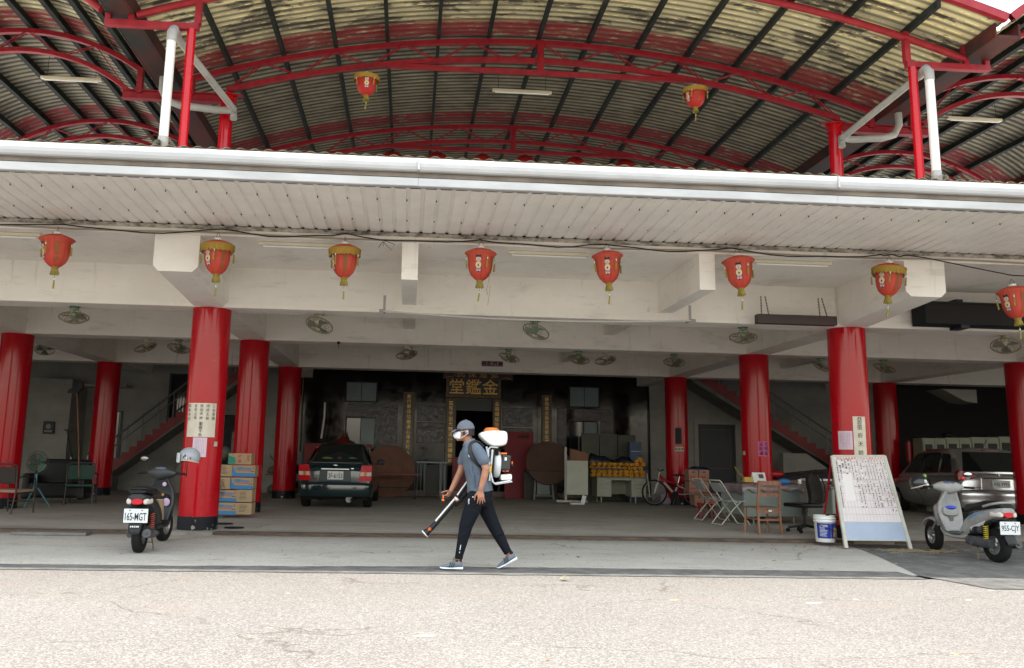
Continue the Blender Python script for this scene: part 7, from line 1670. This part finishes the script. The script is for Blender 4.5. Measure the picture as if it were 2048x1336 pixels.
# --- cap, hair, glasses, mask
b = MB(); A = M.Rotation(rad(-6), 3, 'Y')
cc = hc+V((.014, 0, .022))
b.grid(lambda s, t_: cc+A @ V((.106*cos(2*pi*s)*cos(pi/2*(1-t_)*1.0), .086*sin(2*pi*s)*cos(pi/2*(1-t_)), .108*sin(pi/2*(1-t_))*(1.0))), 28, 10)
def brim(s, t_):
    a = pi-.95+1.9*s; R0 = V((.105*cos(a), .085*sin(a), .004)); R1 = V((-.105-.082*cos((s-.5)*2.4)**.8, .080*sin((s-.5)*-2.6)*1.0, -.010-.016*cos((s-.5)*2))); q = R0.lerp(R1, t_); q.z += .012*sin(pi*t_)*1.0
    return cc+A @ q
b.grid(brim, 16, 8); b.grid(lambda s, t_: brim(s, t_)+V((0, 0, -.006)), 16, 8); b.sph(cc+V((0, 0, .108)), .008, 8, 6)
b.build('cap', m_cap, per, weld=True)
b = MB(); 
for k in range(4): b.box(cc+V((.008+.011*k, -.084+.0035*k, .020-.001*k)), (.009, .004, .012))
b.build('cap_mark', mat('green_emblem'), per)
b = MB(); b.grid(lambda s, t_: hc+V((.016+.1005*cos(-2.0+4.0*s), .079*sin(-2.0+4.0*s), .03-.085*t_+.02*cos(-2.0+4.0*s)*0)), 20, 5); b.build('hair', m_hair, per)
b = MB()
for s in (-1, 1):
    b.tube([hc+V((-.096+.006*cos(2*pi*i/16)*0, s*.034+.024*cos(2*pi*i/16), -.002+.015*sin(2*pi*i/16))) for i in range(16)], .003, 5, closed=True)
    b.tube([hc+V((-.094, s*.058, .003)), hc+V((-.05, s*.076, .003)), hc+V((.02, s*.083, .0))], .0032, 5)
b.tube([hc+V((-.098, -.011, .002)), hc+V((-.104, 0, .004)), hc+V((-.098, .011, .002))], .003, 5); b.build('glasses', m_blackpl, per)
b = MB(); mc = hc+V((-.045, 0, -.048))
def mk(s, t_):
    a = pi-1.55+3.1*s; e_ = (t_-.5)*1.7; rr = .069+.013*cos(e_)**2*max(0, -cos(a))**2
    return mc+V((rr*cos(a)*cos(e_*.75)*1.02-.004, .064*sin(a)*cos(e_*.6), .058*sin(e_*.9)-.002+.012*cos(a)*-1*0))
b.grid(mk, 22, 14); b.build('face_mask', mat('white_face_mask', (.68, .71, .76), .8, bump=.3, bscale=40), per)
b = MB()
for s in (-1, 1):
    b.tube([mc+V((-.002, s*.066, .035)), hc+V((.0, s*.082, .0)), hc+V((.035, s*.083, -.005))], .003, 5); b.tube([mc+V((.0, s*.064, -.04)), hc+V((.01, s*.080, -.05)), hc+V((.036, s*.084, -.030)), hc+V((.035, s*.083, -.005))], .003, 5)
b.build('mask_loop', m_wht, per)
# --- backpack sprayer (a thing of its own)
org = root0+J(985, 975)
sp = empty('backpack_sprayer', org, 0, 'white motor backpack sprayer with an orange cap and long black blower tube', 'sprayer')
def K(u, v, dy=0): return atY(u, v, YPn+dy)-org
m_tank = mat('milky_tank', (.72, .73, .69), .35); m_org = mat('orange_plastic', (.75, .16, .015), .4); m_frm = mat('white_grey_frame', (.55, .57, .58), .4)
prof = [(959, 871), (962, 866), (972, 863), (985, 862), (1007, 862.5), (1010.5, 867), (1010, 887), (1004, 891.5), (986, 893), (977, 890), (966, 880)]
c_ = V((sum(K(u, v).x for u, v in prof)/len(prof), 0, sum(K(u, v).z for u, v in prof)/len(prof)))
b = MB(); rs = []
for y, f in ((-.178, .84), (-.172, .97), (-.15, 1.04), (-.06, 1.07), (.06, 1.07), (.15, 1.04), (.172, .97), (.178, .84)): rs.append([c_+V(((K(u, v)-c_).x*f*1.06, 0, (K(u, v)-c_).z*f*1.0))+V((0, y, 0)) for u, v in prof])
b.loft(rs); o = b.build('tank', m_tank, sp); md = o.modifiers.new('s', 'SUBSURF'); md.levels = md.render_levels = 1
b = MB(); p = K(983, 862); b.lathe([(.0, -.01), (.082, -.01), (.085, 0), (.085, .018), (.075, .024), (.070, .036), (.03, .040), (0, .040)], 28, c=p)
for k in range(14): a = 2*pi*k/14; b.box(p+V((.084*cos(a), .084*sin(a), .008)), (.012, .012, .02), M.Rotation(a, 3, 'Z'))
b.build('cap', m_org, sp)
b = MB()
for dy in (-.13, .13):
    b.tube([K(973, 893, dy), K(975, 905, dy), K(979, 935, dy), K(985, 963, dy), K(990, 967.5, dy), K(1021, 961.5, dy)], .011, 8)
b.tube([K(996, 895, -.13), K(981, 894, -.135), K(976.5, 899, -.135), K(977, 912, -.135)], .010, 8)
b.box(K(1005, 965, 0), (.20, .27, .016), M.Rotation(rad(-9), 3, 'Y')*1 if False else M.Rotation(rad(-10), 3, 'Y'), bev=.004)
b.build('frame', m_frm, sp)
b = MB(); b.X = M.Translation(K(980, 930)) @ M.Rotation(rad(5), 4, 'Y'); b.box((0, 0, 0), (.022, .27, .36), bev=.006); b.build('back_plate', m_frm, sp)
b = MB(); b.X = M.Translation(K(980, 930)) @ M.Rotation(rad(5), 4, 'Y'); b.box((-.018, 0, .0), (.022, .24, .30), bev=.008); b.build('back_pad', m_vinyl, sp)
b = MB(); p = K(994, 929); b.X = M.Translation(p) @ M.Rotation(rad(3), 4, 'Y') @ M.Rotation(pi/2, 4, 'Y'); b.lathe([(0, -.040), (.11, -.040), (.145, -.030), (.155, 0), (.145, .030), (.11, .040), (0, .040)], 30); b.build('fan_housing', m_frm, sp)
b = MB(); b.box(K(1010.5, 925, -.02), (.10, .20, .17), M.Rotation(rad(5), 3, 'Y'), bev=.014); b.build('engine_cover', mat('black_engine_cover', (.02, .021, .024), .3), sp)
b = MB(); b.box(K(1006, 907, -.03), (.075, .17, .020), bev=.006); b.box(K(1011, 942, -.08), (.07, .05, .014), bev=.004); b.sph(K(1024, 926, -.05), (.010, .014, .022), 8, 6); b.box(K(1008, 942, -.08), (.02, .02, .02)); b.build('orange_trim', m_org, sp)
b = MB(); b.tube([K(1018, 924, -.04), K(1024, 929, -.05), K(1026, 933, -.05)], .008, 6); b.cyl(K(1010, 940, -.12), K(1010, 940, -.13), .018, n=12); b.build('starter_grip', m_blackpl, sp)
b = MB(); b.box(K(1011.5, 918, -.125), (.026, .004, .035)); b.build('engine_label', m_wht, sp)
b = MB(); b.box(K(1011, 954, 0), (.13, .2, .065), M.Rotation(rad(-4), 3, 'Y'), bev=.014); b.build('fuel_tank', m_tank, sp)
b = MB()
for k in range(7): p = K(993.5, 894+k*2.6, -.10); b.sph(p, (.027, .027, .010), 12, 6)
b.build('rubber_hose', m_rub, sp)
b = MB(); b.box(K(981.5, 936, -.147), (.022, .004, .10), M.Rotation(rad(5), 3, 'Y')); b.k = 1; b.box(K(981.2, 930, -.150), (.016, .003, .02), M.Rotation(rad(5), 3, 'Y')); b.build('warning_label', [mat('yellow_label', (.62, .45, .04), .5), mat('blue_red_mark', (.25, .08, .2), .5)], sp)
b = MB()     # shoulder straps
def strap(sg):
    dy = -.150*1 if sg < 0 else .150
    q = [K(968, 893, dy*.8), K(960, 884.5, dy*.75), K(951, 881.5, dy*.80), K(944, 885, dy*.95+.0), K(940.5, 894, dy*1.22), K(941, 906, dy*1.34), K(946, 917, dy*1.36), K(953, 927, dy*1.30), K(957, 932, dy*1.20), K(972, 945, dy*.9)]
    vs = []
    for i, p in enumerate(q):
        t_ = (q[min(i+1, len(q)-1)]-q[max(0, i-1)]).normalized(); nn = V((0, sg, 0)) if i > 3 else V((0, sg*.3, 1)); w_ = t_.cross(nn).normalized(); nn = w_.cross(t_).normalized()
        wd = .026 if 1 < i < 7 else .017
        if nn.y*sg < -.2: nn = -nn
        vs.append([p+w_*wd+nn*.004, p+nn*.010, p-w_*wd+nn*.004, p-w_*wd-nn*.004, p+w_*wd-nn*.004])
    b.loft(vs)
strap(-1); strap(1); b.build('strap', mat('black_webbing', (.012, .013, .015), .7), sp)
# blower tube
dy = .13
b = MB(); b.tube([K(985, 958, .12), K(965, 962, .20), K(950, 962, .20), K(936, 966, .16)], .034, 12); b.k = 0; b.build('air_duct', m_rub, sp)
b = MB(); b.tube([K(938, 963, .15), K(913, 998, dy)], .026, 16); b.build('upper_tube', m_blackpl, sp)
b = MB()
A_ = [K(912, 999, dy), K(900, 1015, dy), K(880, 1037, dy), K(866, 1053, dy-.01), K(857, 1061, dy-.01), K(850, 1067.5, dy-.01)]
b.tube(A_, [.026, .028, .030, .030, .034, .050], 18, caps=False); bt = b.build('blower_tube', m_blackpl, sp)
b = MB(); b.tube([A_[-1]-(A_[-1]-A_[-2]).normalized()*.006, A_[-1]+(A_[-1]-A_[-2]).normalized()*.006], .052, 18); b.build('nozzle_rim', m_wht, bt)
b = MB()   # white strips modelled as the highlight along the black tube
for P0, P1, w_ in ((K(934.5, 965.5, .12), K(915.5, 992, dy-.03), .009), (K(909.5, 1000, dy-.028), K(872, 1044, dy-.036), .011)): b.tube([P0+V((-.006, -.004, .010)), P1+V((-.006, -.004, .010))], w_, 8)
b.build('tube_highlight', m_wht, bt)
b = MB(); b.tube([K(914.5, 996, dy), K(911, 1001, dy)], .033, 16); b.k = 1; b.tube([K(912.6, 999, dy), K(911.4, 1000.6, dy)], .0345, 16); b.build('clamp', [m_wht, m_org], bt)
b = MB()
p = K(859, 1058, dy-.045)
for k in range(6): a = 2*pi*k/6; b.tube([p, p+V((.022*cos(a), -.002, .022*sin(a)))], .005, 5)
b.build('nozzle_mark', m_org, bt)
b = MB(); 
for k in range(14): q = K(932, 985, .10).lerp(K(911, 1010, .12), k/13); b.sph(q+V((.01*sin(k), 0, -.012*sin(pi*k/13))), (.020, .022, .020), 10, 6)
b.build('corrugated_hose', m_rub, sp)
b = MB(); b.tube([K(907, 1002, dy), K(900, 998, .10), K(893, 996.5, .095), K(885, 996, .09)], [.016, .018, .019, .018], 10); b.box(K(883.5, 994, .09), (.035, .035, .05), bev=.008); b.build('control_handle', m_blackpl, sp)
b = MB(); b.box(K(886, 1000, .075), (.035, .026, .024), M.Rotation(rad(20), 3, 'Y'), bev=.006); b.box(K(886.5, 993.5, .06), (.016, .012, .04), bev=.003); b.build('throttle_trigger', m_org, sp)
